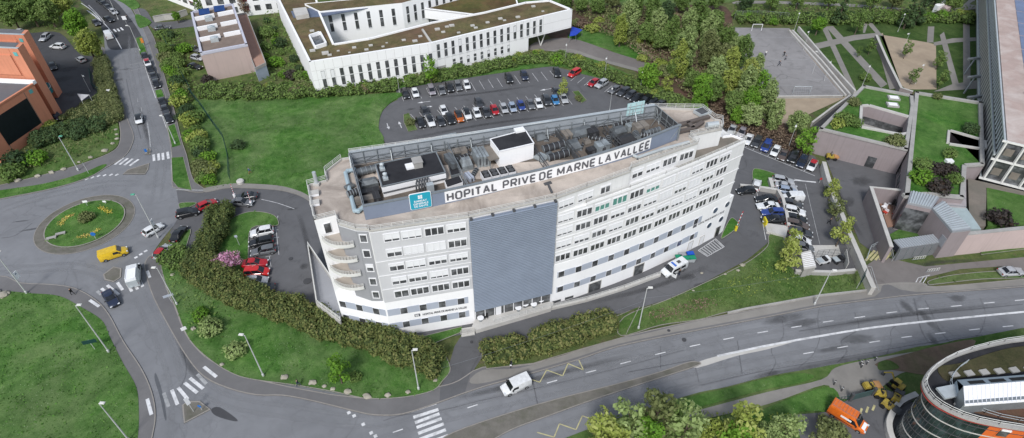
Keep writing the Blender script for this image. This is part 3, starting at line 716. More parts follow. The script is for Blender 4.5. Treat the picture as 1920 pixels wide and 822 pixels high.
blR = {1: [.97, .72, .05, .5, .2, .05, .8, .97, .8, .45, .35], 2: [.8, .05, .3, .05, .05, .5, .97, .95, .7, .05, .3], 3: [.78, .1, .05, .55, .3, .7, .95, .55, .97, .5, .05], 4: [.75, .6, .2, .72, .05, .5, .4, .7, .8, .3, .05], 5: [.05, .05, .1, .05, .05, .05, .1, .05, .05, .05, .05]}
RL = sum((b - a).length for a, b in zip(RF[:-1], RF[1:]))
PITCHG = (RL - 3.6) / 11.0
ROWR = [22.0, 19.3, 16.6, 13.85, 11.0]
w = MB(True)
for a, b in zip(RF[:-1], RF[1:]): w.wallbox(a, b, ZB - .1, 9.65, .05, .025)
w.build('lower_wall', M_WHITEWALL, HOSP)
for r in (2, 3, 4, 5):
 for k in range(11):
  s = 1.7 + PITCHG * k
  P, d = along(RF, s)
  green = r == 2 and k in (2, 3, 5)
  window(P + V2(d.y, -d.x) * .03, d, 2.75, ROWR[r-1] - .78, ROWR[r-1] + .78, 3, blR[r][k], HOSP, M_GREENBLIND if green else None)
P, d = along(RF, 39.4 if RL > 41 else RL - 2.0)
TF1 = [V2(6.5, 69.0), V2(11.2, 71.2), V2(18.2, 74.5)]
TF2 = [V2(18.3, 75.5), V2(30.1, 81.5)]
for k, s in enumerate([1.8, 5.1, 8.6]):
 P, d = along(TF1, s); window(P + V2(d.y, -d.x) * .03, d, 2.7 if k < 2 else 1.9, 21.25, 22.75, 3 if k < 2 else 2, [.72, .75, .1][k], HOSP)
for k, (s, wd, n) in enumerate([(1.6, 2.2, 2), (4.6, 2.8, 3), (7.8, 2.8, 3), (11.2, 2.9, 3)]):
 P, d = along(TF2, s); window(P + V2(d.y, -d.x) * .03, d, wd, 21.25, 22.75, n, [.4, .62, .05, .1][k], HOSP)
def band(poly, s0, s1, z0, z1, step, first, last, parent, off):
 b = MB(True); s = s0
 bk = [s0]; acc = 0
 for a, c in zip(poly[:-1], poly[1:]):
  acc += (c - a).length
  if s0 < acc < s1: bk.append(acc)
 bk.append(s1)
 for x, y in zip(bk[:-1], bk[1:]):
  p, d = along(poly, x + .001); q, _ = along(poly, y - .001)
  b.wallbox(p, q, z0, z1, .04, .02)
 b.build('window_band', M_PANEL, parent)
 s = first
 while s <= last + .01:
  P, d = along(poly, s)
  window(P + V2(d.y, -d.x) * .04, d, 1.15, z0 + .002, z1 - .002, 1, 0, parent, frame=.05, prow=.05)
  s += step
CH = [WL[0], A0]
for z0, z1 in ((6.3, 7.7), (2.7, 4.05)):
 band(RF, 1.0, 31.6, z0, z1, PITCHG, 1.7, 31.4, HOSP, 0)
for z0, z1 in ((5.35, 6.85), (2.0, 3.5)):
 band(LF, .15, LL - .9, z0, z1, 3.05, 2.7, LL - 1.2, HOSP, 0)
 band(CH, .35, (A0 - WL[0]).length - .15, z0, z1, 2.9, .9, 7.2, HOSP, 0)
for z in (20.45, 17.5, 14.55, 11.55):
 P1, P2 = V2(-27.3, 64.0), V2(-22.5, 62.4)
 arc = []
 for i in range(13):
  t = i / 12; q = P1.lerp(P2, t); nn = V2(-.32, -.95)
  arc.append(q + nn * (1.15 * math.sin(math.pi * min(1, t * .9 + .08)) ** .8))
 poly = arc + [V2(-22.4, 62.9), V2(-24.5, 63.5), V2(-25.3, 65.2), V2(-27.6, 64.3)]
 s = MB(True); s.prism(poly, z - .16, z); s.prism(poly[::-1], z - .16, z - .16, side=False)
 s.strip(arc, .1, z, z + .5)
 bo = s.build('balcony', M_RAIL, HOSP)
 s = MB(True); s.prism([p.lerp(V2(-24.5, 63.6), .06) for p in poly], z + .01, z + .02, side=False); s.build('balcony_floor', mat('balcony tiles', (.42, .37, .32), .9, .1), bo)
 s = MB(True); s.rail(arc, z + .5, .6, .9, 3, .03); s.build('balcony_railing', M_RAIL, bo)
for z in (17.6, 14.65, 11.7):
 s = MB(True)
 arc = [V2(39.4 + 1.3 * math.cos(a), 88.0 + 1.3 * math.sin(a)) for a in [R(-60 + 15 * i) for i in range(12)]]
 s.prism(arc, z - .2, z); s.strip(arc, .1, z, z + .35)
 bo = s.build('balcony', M_WHITEWALL, HOSP)
 s = MB(True); s.rail(arc, z + .35, .6, .8, 2, .03); s.build('balcony_railing', M_RAIL, bo)
for px, py in ((1341,395),(1363,382),(1333,425),(1354,413)):
 z = 7.4 if py < 400 else 4.2
 g = GW(px, py, z)
 best = min(((V2(g.x, g.y) - along(RF, s / 10)[0]).length, s / 10) for s in range(300, int(RL * 10)))
 P, d = along(RF, best[1]); n3 = Vector((d.y, -d.x, 0)); c = Vector((P.x, P.y, z))
 f = MB(True)
 f.tube(c - n3 * .05, c + n3 * .07, .72, n=20); fo = f.build('round_window', M_FRAME, HOSP)
 f = MB(True); f.tube(c + n3 * .02, c + n3 * .075, .58, n=20); f.build('pane', M_GLASSBL, fo)
for s_, wd, h in ((8.6, 2.4, 2.2), (17.9, 2.0, 2.4), (38.2, 1.0, 2.2), (39.6, 1.0, 2.2), (30.3, 1.0, 2.1), (33.3, 1.0, 2.1)):
 if s_ > RL - .6: s_ = RL - .7
 P, d = along(RF, s_)
 dd = MB(True); dd.wallbox(P - d * (wd/2), P + d * (wd/2), .02, h, .06, .03)
 dark = s_ in (17.9, 38.2, 39.6) or wd > 2.1
 do = dd.build('door', M_FRAME if wd < 1.2 and s_ < 36 else M_GLASS, HOSP)
 dd = MB(True); dd.wallbox(P - d * (wd/2 + .12), P + d * (wd/2 + .12), h, h + .12, .09, .045)
 for sd in (-1, 1): dd.wallbox(P + d * (sd * (wd/2 + .06) - .06), P + d * (sd * (wd/2 + .06) + .06), .02, h, .09, .045)
 dd.build('door_frame', M_CONCLT, do)
for s_ in (1.2, 3.6):
 P, d = along(RF, s_)
 dd = MB(True); dd.wallbox(P - d * .8, P + d * .8, .15, .7, .05, .025); dd.build('basement_vent', M_DKMETAL, HOSP)
lv = MB(True)
d3 = (RF[0] - B0).normalized(); n3 = V2(d3.y, -d3.x)
p0, p1 = B0 + n3 * .25, RF[0] + n3 * .25
lv.wallbox(p0, p1, 3.3, 23.25, .2, 0); lv.m[:] = [1] * len(lv.m); lv.use(0)
k = 56
for i in range(k):
 z = 3.38 + i * (19.8 / k)
 h = 19.8 / k
 a, c = Vector((*(p0 + n3 * .1), 0)), Vector((*(p1 + n3 * .1), 0)); o = Vector((n3.x, n3.y, 0)) * .14
 up = Vector((0, 0, 1))
 lv.add([a + up * (z + h * .55), c + up * (z + h * .55), c + o + up * (z + h * .32), a + o + up * (z + h * .32), a + up * (z + h * .4), c + up * (z + h * .4), c + o + up * (z - h * .12), a + o + up * (z - h * .12)],
           [(3, 2, 1, 0), (7, 6, 2, 3), (4, 5, 6, 7)])
lv.build('louvre_screen', [M_LOUVRE, M_SIGNBLUE], HOSP)
lv = MB(True)
for t in (.02, .26, .5, .74, .98):
 q = p0.lerp(p1, t); lv.box((q.x, q.y, 23.4), (.35, .5, .3), math.atan2(d3.y, d3.x))
lv.build('screen_bracket', M_DKMETAL, HOSP)
en = MB(True); en.wallbox(B0 + n3 * .03, RF[0] + n3 * .03, .95, 3.3, .05, 0); eo = en.build('entrance_glazing', M_GLASS, HOSP)
en = MB(True)
for i in range(9):
 q = B0.lerp(RF[0], (i + .03) / 8.1); en.wallbox(q, q + d3 * .12, .95, 3.3, .1, .1)
en.wallbox(B0.lerp(RF[0], .27), B0.lerp(RF[0], .34), .95, 2.9, .12, .12)
en.build('entrance_mullion', M_FRAME, eo)
tr = [V2(*G(885,612,.9)[:2]), V2(*G(893,619,.9)[:2]), V2(*G(1033,578,.9)[:2]), V2(7.2, 68.7), V2(6.6, 69.0) , B0]
w = MB(); w.prism(tr, -.1, .9); w.build('entrance_terrace', M_CONCLT, HOSP)
w = MB()
w.rail([V2(*G(925,607,.9)[:2]), V2(*G(1033,577,.9)[:2])], .9, 1.0, 1.4)
ramp_ = [G(1033,577,.6), G(1100,562,.5), G(1170,541,.4), G(1238,516,.3)]
w.rail([p[:2] for p in ramp_], .5, .8, 1.5)
w.build('terrace_railing', M_RAIL, HOSP)
w = MB(); w.strip([p[:2] for p in ramp_], .25, -.1, .55)
w.strip([p[:2] for p in ramp_], .5, -.1, .12, off=.4)
w.build('ramp_wall', M_CONCLT, HOSP)
w = MB(); st = G(878, 618, .4)
for i in range(4): w.box((st.x, st.y - .3 * i, .75 - .2 * i - .4), (2.2, .32, .8), R(12))
w.rail([(st.x - 1.2, st.y - 1.1), (st.x + 1.1, st.y - .8)], .5, .9, 1.2)
w.build('steps', M_CONCLT, HOSP)
for i, (x, y) in enumerate([(901,596),(972,577),(985,570),(1001,570),(1014,562)]):
 g = G(x, y, 1.65)
 t = thing('terrace_table', ['round white table beside the dark chairs by the west end of the entrance terrace', 'round white table nearest the driveway in the middle of the entrance terrace', 'second round white table of the group of four', 'third round white table of the group of four', 'round white table at the east end of the entrance terrace'][i], 'table', (g.x, g.y, .9), group='white tables on the entrance terrace')
 m = MB(); m.lathe((g.x, g.y, 1.6), [(.55, 0), (.56, .04), (.5, .07)], 14); m.build('table_top', M_SIGNWHITE, t)
 m = MB(); m.lathe((g.x, g.y, .9), [(.3, 0), (.28, .04), (.05, .06), (.05, .7)], 10); m.build('table_leg', M_GALV, t)
for i, (x, y) in enumerate([(907, 595), (912, 594)]):
 g = G(x, y, 1.3); t = thing('terrace_chair', ['dark chair close beside the west terrace table', 'dark chair standing farther from the west terrace table'][i], 'chair', (g.x, g.y, .9))
 m = MB(); m.box((g.x, g.y, 1.33), (.5, .5, .06)); m.build('seat', M_BLACK, t)
 m = MB(); m.box((g.x, g.y + .24, 1.62), (.5, .05, .5)); m.build('backrest', M_BLACK, t)
 for sx in (-1, 1):
  for sy in (-1, 1):
   m = MB(); m.tube((g.x + .2*sx, g.y + .2*sy, .9), (g.x + .2*sx, g.y + .2*sy, 1.3), .03, n=4); m.build('leg', M_BLACK, t)
w = MB()
sp = [V2(*G(x, y, 4.2)[:2]) for x, y in [(582,466),(603,452),(640,520),(640,575),(600,580),(583,490)]]
SV = [V2(*G(580, 466, 3)[:2]), V2(-30.2, 70.3), V2(-28.2, 64.3), V2(-27.6, 62.4), V2(*G(597, 575, 3)[:2])]
w.prism(SV, -.1, 3.0);
for a, b in zip(SV[3:] + SV[:2], SV[4:] + SV[:2]):
 if (b - a).length > .1: w.wallbox(a, b, 3.0, 3.9, .2, -.1)
w.build('side_annex', M_CONCLT, HOSP)
w = MB(); w.prism(SV, 3.0, 3.02, side=False); w.build('annex_roof', M_DKGREY, HOSP)
w = MB(); w.rail([SV[3], SV[4], SV[0], SV[1]], 3.9, .8, 1.3); w.build('annex_railing', M_RAIL, HOSP)
w = MB()
a, b = SV[4], SV[3]; d = (b - a).normalized()
for i in range(4): w.wallbox(a + d * (.3 + i * .7), a + d * (.8 + i * .7), .1, 2.3, .06, .02)
w.build('annex_opening', M_DKMETAL, HOSP)
# ------------------------------------------------------------------ lettering
FONT_CACHE = {}
def text_geo(s, bold=.0):
 key = (s, bold)
 if key in FONT_CACHE: return FONT_CACHE[key]
 cu = bpy.data.curves.new('lettering', 'FONT'); cu.body = s; cu.offset = bold; cu.size = 1
 o = bpy.data.objects.new('lettering', cu); COL.objects.link(o)
 dg = bpy.context.evaluated_depsgraph_get()
 me = bpy.data.meshes.new_from_object(o.evaluated_get(dg))
 v = [tuple(x.co) for x in me.vertices]; f = [tuple(p.vertices) for p in me.polygons]
 bpy.data.objects.remove(o); bpy.data.curves.remove(cu); bpy.data.meshes.remove(me)
 x0 = min(p[0] for p in v); x1 = max(p[0] for p in v); y0 = min(p[1] for p in v); y1 = max(p[1] for p in v)
 v = [((p[0]-x0)/(x1-x0), (p[1]-y0)/(y1-y0)) for p in v]
 FONT_CACHE[key] = (v, f)
 return v, f
def put_text(b, s, org, ux, uy, bold=.0):
 """letters laid flat in the parallelogram org + u*ux + v*uy"""
 v, f = text_geo(s, bold)
 b.add([Vector(org) + Vector(ux) * x + Vector(uy) * y for x, y in v], f)
def sign_text(s, P, d, width, z0, z1, off, bold=.0, warp=True):
 b = MB(warp); n = Vector((d.y, -d.x, 0)) * off
 put_text(b, s, Vector((P.x, P.y, z0)) + n, Vector((d.x, d.y, 0)) * width, Vector((0, 0, z1 - z0)), bold)
 return b
P = A0 + dL * 5.5
sign_text('HOPITAL PRIVE DE MARNE LA VALLEE', P, dL, 7.2, 4.15, 4.65, .05, .03).build('lettering', M_LETTER, HOSP)
b = MB(True); b.wallbox(A0 + dL * 4.2, A0 + dL * 5.1, 4.1, 4.75, .03, .02); lo = b.build('emblem', M_LETTER, HOSP)
b = MB(True)
for i in (0, 1):
 for j in (0, 1): b.wallbox(A0 + dL * (4.35 + i * .3), A0 + dL * (4.55 + i * .3), 4.2 + j * .24, 4.38 + j * .24, .03, .035)
b.build('emblem_squares', M_SIGNWHITE, lo)
P, d = along(RF, RL - 7.6)
for i, wd in enumerate(['HOPITAL', 'PRIVE', 'DE', 'MARNE', 'LA', 'VALLEE']):
 s0 = RL - 7.4 + [0, 1.75, 2.95, 3.55, 5.0, 5.6][i]
 P, d = along(RF, s0)
 sign_text(wd, P, d, [1.6, 1.05, .45, 1.3, .42, 1.35][i], 5.75, 6.2, .06, .03).build('lettering', M_LETTER, HOSP)
P, d = along(RF, RL - 8.6)
b = MB(True); b.wallbox(P, P + d * .9, 5.6, 6.35, .03, .03); b.build('emblem', M_LETTER, HOSP)
# ------------------------------------------------------------------ roof sign and plant enclosure
EL, ER, EBR, EBL = V2(-20.85, 64.7), V2(27.1, 82.6), V2(24.4, 89.2), V2(-25.4, 77.4)
ed = (ER - EL).normalized(); en_ = V2(ed.y, -ed.x); ELL = (ER - EL).length
ZE = 26.0
RS = thing('roof_sign', 'blue grey sign band along the roof edge spelling the hospital name', 'sign', (EL.x, EL.y, 23.5))
FP = [V2(*GW(x, y, ZR)[:2]) for x, y in ((685.5,412),(770,396),(860,378),(991,348),(1110,317),(1197,289.5),(1271,260.5))]
FP = [V2(p.x, p.y) for p in smooth_loop(FP, 3, False)]
FPL = sum((q - p).length for p, q in zip(FP[:-1], FP[1:]))
def near(px, py, z):
 g = GW(px, py, z); g = V2(g.x, g.y)
 return min(((along(FP, i * FPL / 600)[0] - g).length, i * FPL / 600) for i in range(601))[1]
def fseg(b, s0, s1, z0, z1, t, off):
 n = max(1, int((s1 - s0) / 2.0)); P = [along(FP, s0 + (s1 - s0) * i / n)[0] for i in range(n + 1)]
 for p, q in zip(P[:-1], P[1:]): b.wallbox(p, q, z0, z1, t, off)
w = MB(True); fseg(w, 0, FPL, ZR, ZE, .25, 0); w.build('panel', M_SIGNBLUE, RS)
w = MB(True); fseg(w, 0, FPL, ZE, ZE + .12, .45, 0); w.build('coping', M_GALV, RS)
s0, s1 = near(833, 369, 24.7), near(1222, 273, 24.7)
WORDS = ['HOPITAL', 'PRIVE', 'DE', 'MARNE', 'LA', 'VALLEE']
w = MB(True); fseg(w, s0, s1, ZR + .42, ZE - .1, .05, .16); w.build('name_board', M_SIGNWHITE, RS)
fr = [(near(x0, y0, 24.7), near(x1, y1, 24.7)) for (x0, y0), (x1, y1) in (((836,369),(932,350)), ((942,348),(1004,334)), ((1010,333),(1037,327)), ((1044,325),(1117,307)), ((1124,305),(1148,298)), ((1152,297),(1220,274)))]
GLY = {'H': (1, [[(0,0),(0,1)], [(1,0),(1,1)], [(0,.5),(1,.5)]]), 'O': (1.05, [[(.2,0),(.8,0),(1,.2),(1,.8),(.8,1),(.2,1),(0,.8),(0,.2),(.2,0),(.35,0)]]), 'P': (.95, [[(0,0),(0,1)], [(0,1),(.82,1),(1,.86),(1,.58),(.82,.44),(0,.44)]]), 'I': (.0, [[(0,0),(0,1)]]), 'T': (.95, [[(.5,0),(.5,1)], [(0,1),(1,1)]]),
 'A': (1.1, [[(0,0),(.5,1)], [(.5,1),(1,0)], [(.2,.3),(.8,.3)]]), 'L': (.85, [[(0,1),(0,0)], [(0,0),(1,0)]]), 'R': (.98, [[(0,0),(0,1)], [(0,1),(.82,1),(1,.86),(1,.6),(.82,.46),(0,.46)], [(.5,.46),(1,0)]]), 'V': (1.1, [[(0,1),(.5,0)], [(.5,0),(1,1)]]), 'E': (.88, [[(0,0),(0,1)], [(0,1),(1,1)], [(0,.5),(.92,.5)], [(0,0),(1,0)]]), 'D': (1, [[(0,0),(0,1)], [(0,1),(.75,1),(1,.78),(1,.22),(.75,0),(0,0)]]), 'M': (1.25, [[(0,0),(0,1)], [(0,1),(.5,.15)], [(.5,.15),(1,1)], [(1,1),(1,0)]]), 'N': (1.05, [[(0,0),(0,1)], [(0,1),(1,0)], [(1,0),(1,1)]])}
w = MB(True); HL = ZE - ZR - .95
for t, (u0, u1) in zip(WORDS, fr):
 st_ = .31; gap = .3; x = 0; lay = []
 for ch in t: lay.append((ch, x)); x += GLY[ch][0] * 1.0 + st_ + gap
 k = (u1 - u0) / (x - gap); n_ = 0
 for ch, x0 in lay:
  gw_, strokes = GLY[ch]
  for s_ in strokes:
   n_ += 1
   b = MB(); b.strip([((x0 + st_ / 2 + a * gw_) * k, st_ / 2 + c * (HL - st_)) for a, c in s_], st_ * (.85 if ch in 'AVMN' else .95), 0, 0)
   vs = []
   for px_, py_, _z in b.v:
    q, e = along(FP, u0 + max(0, px_)); q = q + V2(e.y, -e.x) * (.22 + .004 * n_); vs.append((q.x, q.y, ZR + .6 + py_))
   w.add(vs, b.f)
w.build('lettering', M_LETTER, RS)
LG = thing('company_sign', 'teal rounded sign board at the west end of the roof sign band', 'sign', (-14, 67, 24))
sa, sb = near(768, 382, 24.7), near(807, 374, 24.7)
sP, sd_ = along(FP, (sa + sb) / 2); sn = V2(sd_.y, -sd_.x); sP = sP - sd_ * ((sb - sa) / 2); L_ = sb - sa
def rrect(a0_, b0_, z0, z1, r, off, b):
 pts = []
 for cx, cz, ang in ((b0_ - r, z1 - r, 0), (a0_ + r, z1 - r, 90), (a0_ + r, z0 + r, 180), (b0_ - r, z0 + r, 270)):
  for i in range(5):
   k = R(ang + 22.5 * i); pts.append((cx + r * math.cos(k), cz + r * math.sin(k)))
 ring = lambda o: [(*(sP + sd_ * s_ + sn * o), z) for s_, z in pts]
 n = len(pts); b.add(ring(off), [tuple(range(n))[::-1]]); b.add(ring(off - .12), [tuple(range(n))])
 b.add(ring(off) + ring(off - .12), [(i, n + i, n + (i + 1) % n, (i + 1) % n) for i in range(n)])
b = MB(True); rrect(-.08, L_ + .08, 23.85, 26.75, .3, .33, b); b.build('border', M_SIGNWHITE, LG)
b = MB(True); rrect(0, L_, 23.93, 26.67, .25, .36, b); b.build('board', M_TEAL, LG)
b = MB(True)
for t, z, wd in (('RAMSAY', 25.15, .62), ('GENERALE', 24.68, .72), ('DE SANTE', 24.21, .66)):
 P = sP + sd_ * (L_ * (1 - wd) / 2); n = Vector((sn.x, sn.y, 0)) * .375; v, f = text_geo(t, .015)
 b.add([Vector((P.x, P.y, z)) + n + Vector((sd_.x, sd_.y, 0)) * (L_ * wd * x) + Vector((0, 0, .36 * y)) for x, y in v], f)
b.build('lettering', M_SIGNWHITE, LG)
b = MB(True)
for i in (0, 1):
 for j in (0, 1):
  c0 = sP + sd_ * (L_ / 2 + (i - 1) * .33 + .02); b.wallbox(c0, c0 + sd_ * .28, 25.72 + j * .33, 26.0 + j * .33, .02, .372)
b.build('emblem', M_SIGNWHITE, LG)
SCN = thing('acoustic_screen', 'galvanised framed screen wall round the back of the roof plant', 'screen', (0, 84, 23.5))
def screen(a, b, nb, zt, nm='screen_panel', solid=M_SCREEN, inner=1):
 d = (b - a).normalized(); nn = V2(-d.y, d.x) * inner
 w = MB(True); w.wallbox(a, b, ZR + .3, zt - .1, .05, 0); w.build(nm, solid, SCN)
 w = MB(True)
 for i in range(nb + 1):
  q = a.lerp(b, i / nb) + nn * .18
  w.tube((q.x, q.y, ZR - .1), (q.x, q.y, zt), .075 if i % 3 else .14, n=4)
  if i % 3 == 0:
   e = q + nn * 1.7; w.tube((e.x, e.y, ZR), (q.x, q.y, zt - .3), .055, n=4)
  if i < nb:
   q2 = a.lerp(b, (i + 1) / nb) + nn * .18
   zl, zh = (ZR + .9, zt - .9) if i % 2 else (zt - .9, ZR + .9)
   w.tube((q.x, q.y, zl), (q2.x, q2.y, zh), .04, n=4)
 a2, b2 = a + nn * .18, b + nn * .18
 for z in (ZR + .8, (ZR + zt) / 2 + .2, zt): w.tube((a2.x, a2.y, z), (b2.x, b2.y, z), .06, n=4)
 w.build('screen_frame', M_GALV, SCN)
ZS = 26.1
screen(EBR, EBL, 24, ZS)
screen(EBL, EL, 6, ZS, inner=1)
screen(ER, EBR, 4, ZS, solid=M_DKMETAL)
w = MB(True); bk = (EBL - EBR).normalized(); bn = V2(bk.y, -bk.x)
w.rail([EBR.lerp(EBL, .32) + bn * .5, EBL + bn * .5], ZS - .25, .65, 1.8)
w.build('walkway_railing', M_RAIL, SCN)
w = MB(True); w.strip([EBR + bn * .5, EBL + bn * .5], 1.0, ZS - .35, ZS - .25); w.build('walkway', M_GALVLT, SCN)
w = MB(True); w.prism(FP + [EBR, EBL], ZR + .0, ZR + .03, side=False); w.build('plant_deck', M_PLANTFLOOR, HOSP)
for i, (u, k) in enumerate([(.30, 0), (.655, 1), (.80, 1), (.55, 1)]):
 a, b = EL.lerp(ER, u), EBL.lerp(EBR, u)
 if k == 1 and i == 2: a = a.lerp(b, .1); b = a.lerp(b, .75)
 w = MB(True)
 w.wallbox(a, b, ZR + .1, ZR + (1.6 if i in (1,) else .7), .1, 0)
 for z in (ZS - .4, ZS - 1.0): w.tube((*a, z), (*b, z), .07, n=4)
 for t in np.linspace(0, 1, 7):
  q = a.lerp(b, t); w.tube((q.x, q.y, ZR), (q.x, q.y, ZS - .4), .06, n=4)
 w.build('cross_frame', M_DKMETAL if i else M_GALV, SCN)
pl = thing('pipe_loop', 'thick pale blue pipe looping over the west roof outside the enclosure', 'pipe', (-24, 70, 23.6))
m = MB(True); pp = [GW(x, y, 24.0) for x, y in [(681,389),(672,396),(665,395),(648,325),(652,321),(664,318)]]
pp = [Vector((p.x, p.y, 24.0)) for p in pp]
m.pipe(pp, .32, 8)
for p in pp: m.lathe((p.x, p.y, 23.68), [(.2, 0), (.33, .15), (.33, .5), (.2, .64)], 8)
m.build('pipe', mat('pale blue pipe', (.33, .42, .47), .5, .1), pl)
m = MB(True)
for p, q in zip(pp[:-1], pp[1:]):
 for t in (.2, .7): c = p.lerp(q, t); m.box((c.x, c.y, 23.6), (.3, .3, .35))
m.build('support', M_DKMETAL, pl)
# ------------------------------------------------------------------ plant on the hospital roof
AE = math.atan2(ed.y, ed.x)
def at_roof(x, y, z=25.0):
 g = GW(x, y, z); return V2(g.x, g.y)
PH = [V2(-20.9, 75.0), V2(-12.0, 78.4), V2(-10.05, 73.0), V2(-19.0, 69.5)]
ph = thing('plant_room', 'low white plant room with black flat roof and two vent pipes', 'plant room', (-15.5, 74, 23.5))
w = MB(True); w.prism(PH, ZR, 25.5); w.build('wall', M_WHITEWALL, ph)
w = MB(True); w.prism([p.lerp(V2(-15.5, 74), -.015) for p in PH], 24.55, 25.35, top=False); w.prism([p.lerp(V2(-15.5, 74), -.015) for p in PH], 25.3, 25.35, side=False); w.build('fascia', M_WHITEWALL, ph)
w = MB(True); w.prism([p.lerp(V2(-15.5, 74), .02) for p in PH], 25.5, 25.56); w.build('roof', M_BITUM, ph)
w = MB(True)
for p, q in zip(PH, PH[1:] + PH[:1]): w.strip([p, q], .18, 25.5, 25.68)
w.build('roof_edge', M_GALV, ph)
w = MB(True); c0 = PH[3].lerp(PH[2], 0) + en_ * .12; c1 = PH[3].lerp(PH[2], 1) + en_ * .12
w.pipe([(*c0, 24.5), (*c1, 24.5)], .11); w.build('drain_pipe', M_DKMETAL, ph)
for x, y in ((717, 318), (723, 336)):
 p = at_roof(x, y, 25.6); w = MB(True); w.box((p.x, p.y, 25.75), (.75, .75, .4), AE); w.lathe((p.x, p.y, 25.9), [(.22, 0), (.22, .5), (.34, .52), (.34, .75), (.05, .95)], 8); w.build('vent_pipe', M_GALVLT, ph)
p = at_roof(770, 313, 25.6); w = MB(True); w.box((p.x, p.y, 25.72), (1.5, 1.3, .3), AE); w.build('roof_hatch', M_SIGNWHITE, ph)
p = at_roof(783, 309, 25.8); w = MB(True); w.box((p.x, p.y, 26.1), (1.3, 1.5, 1.0), AE); w.box((p.x, p.y, 26.65), (1.5, 1.7, .12), AE); w.build('vent_box', M_CONC, ph)
CB = [at_roof(x, y, 27.0) for x, y in ((919,262),(985,245),(1001,270),(936,285))]
cb = thing('lift_motor_room', 'tall plain white cube with black roof in the middle of the roof plant', 'plant room', (0, 78, 23.5))
w = MB(True); w.prism(CB, ZR, 27.0); w.build('wall', M_WHITEWALL, cb)
w = MB(True); cm = sum(CB, V2(0, 0)) / 4; w.prism([p.lerp(cm, .03) for p in CB], 27.0, 27.08); w.build('roof', M_BITUM, cb)
w = MB(True)
for p, q in zip(CB, CB[1:] + CB[:1]): w.strip([p, q], .16, 27.0, 27.16)
w.build('roof_edge', M_SIGNWHITE, cb)
p = at_roof(974, 243, 27.2); w = MB(True); w.box((p.x, p.y - .3, 27.3), (1.6, 1.1, .35), AE); w.build('roof_hatch', M_SIGNWHITE, cb)
lean = thing('lean_to', 'grey lean-to shelter beside the white cube', 'shelter', (-3, 78, 23.5))
q = [CB[0], CB[3]]; o_ = (CB[0] - CB[1]).normalized() * 1.6
w = MB(True); w.prism([q[0], q[1], q[1] + o_, q[0] + o_], 25.7, 25.85); w.build('roof', M_TERR, lean)
w = MB(True)
for t in (0, .5, 1): e = q[0].lerp(q[1], t) + o_ * .95; w.tube((*e, 23.5), (*e, 25.7), .08, n=4)
w.build('post', M_GALV, lean)
for i, (pts, z, lb) in enumerate([(((838,352),(868,342),(862,330),(833,339)), 24.7, 'low white annexe beside the plant room with the black roof'), (((846,330),(862,326),(852,296),(838,300)), 24.5, 'narrow dark roofed annexe behind the low white annexe')]):
 P = [at_roof(x, y, z) for x, y in pts]
 a = thing('roof_annexe', lb, 'plant room', (P[0].x, P[0].y, 23.5))
 w = MB(True); w.prism(P, ZR, z); w.build('wall', M_WHITEWALL if i == 0 else M_GALV, a)
 w = MB(True); cm = sum(P, V2(0, 0)) / 4; w.prism([p.lerp(cm, .06) for p in P], z, z + .05); w.build('roof', M_BITUM, a)
p = at_roof(934, 322, 25.0)
cd = thing('condenser_bank', 'white condenser bank with four black round fans in a row', 'condenser', (p.x, p.y, 23.5))
for i in range(4):
 c = p + ed * ((i - 1.5) * 1.32)
 w = MB(True); w.box((c.x, c.y, 24.35), (1.2, 1.9, 1.3), AE)
 u = w.build('unit', M_SIGNWHITE, cd)
 w = MB(True); w.box((c.x, c.y, 25.02), (1.12, 1.8, .06), AE); w.build('fan_deck', M_BLACK, u)
 w = MB(True)
 for sy in (-.45, .45):
  k = c + V2(-ed.y, ed.x) * sy; w.lathe((k.x, k.y, 25.04), [(.42, 0), (.42, .12), (.36, .13)], 12)
 w.build('fan', M_DKMETAL, u)
MU = {id(M_GALVLT): mat('dull unit metal', (.34, .375, .39), .5, .2, .8, 6, metal=.3, dirt=(.10, .10, .10), dirt_amt=.7), id(M_GALV): mat('dark unit metal', (.165, .18, .19), .5, .25, .8, 6, metal=.4, dirt=(.05, .05, .05), dirt_amt=.7), id(M_CONC): mat('sooty beige casing', (.22, .195, .17), .7, .2, .8, 6, dirt=(.07, .065, .06), dirt_amt=.7), id(M_DKMETAL): mat('black duct', (.035, .035, .038), .55, .3, .9, 6)}
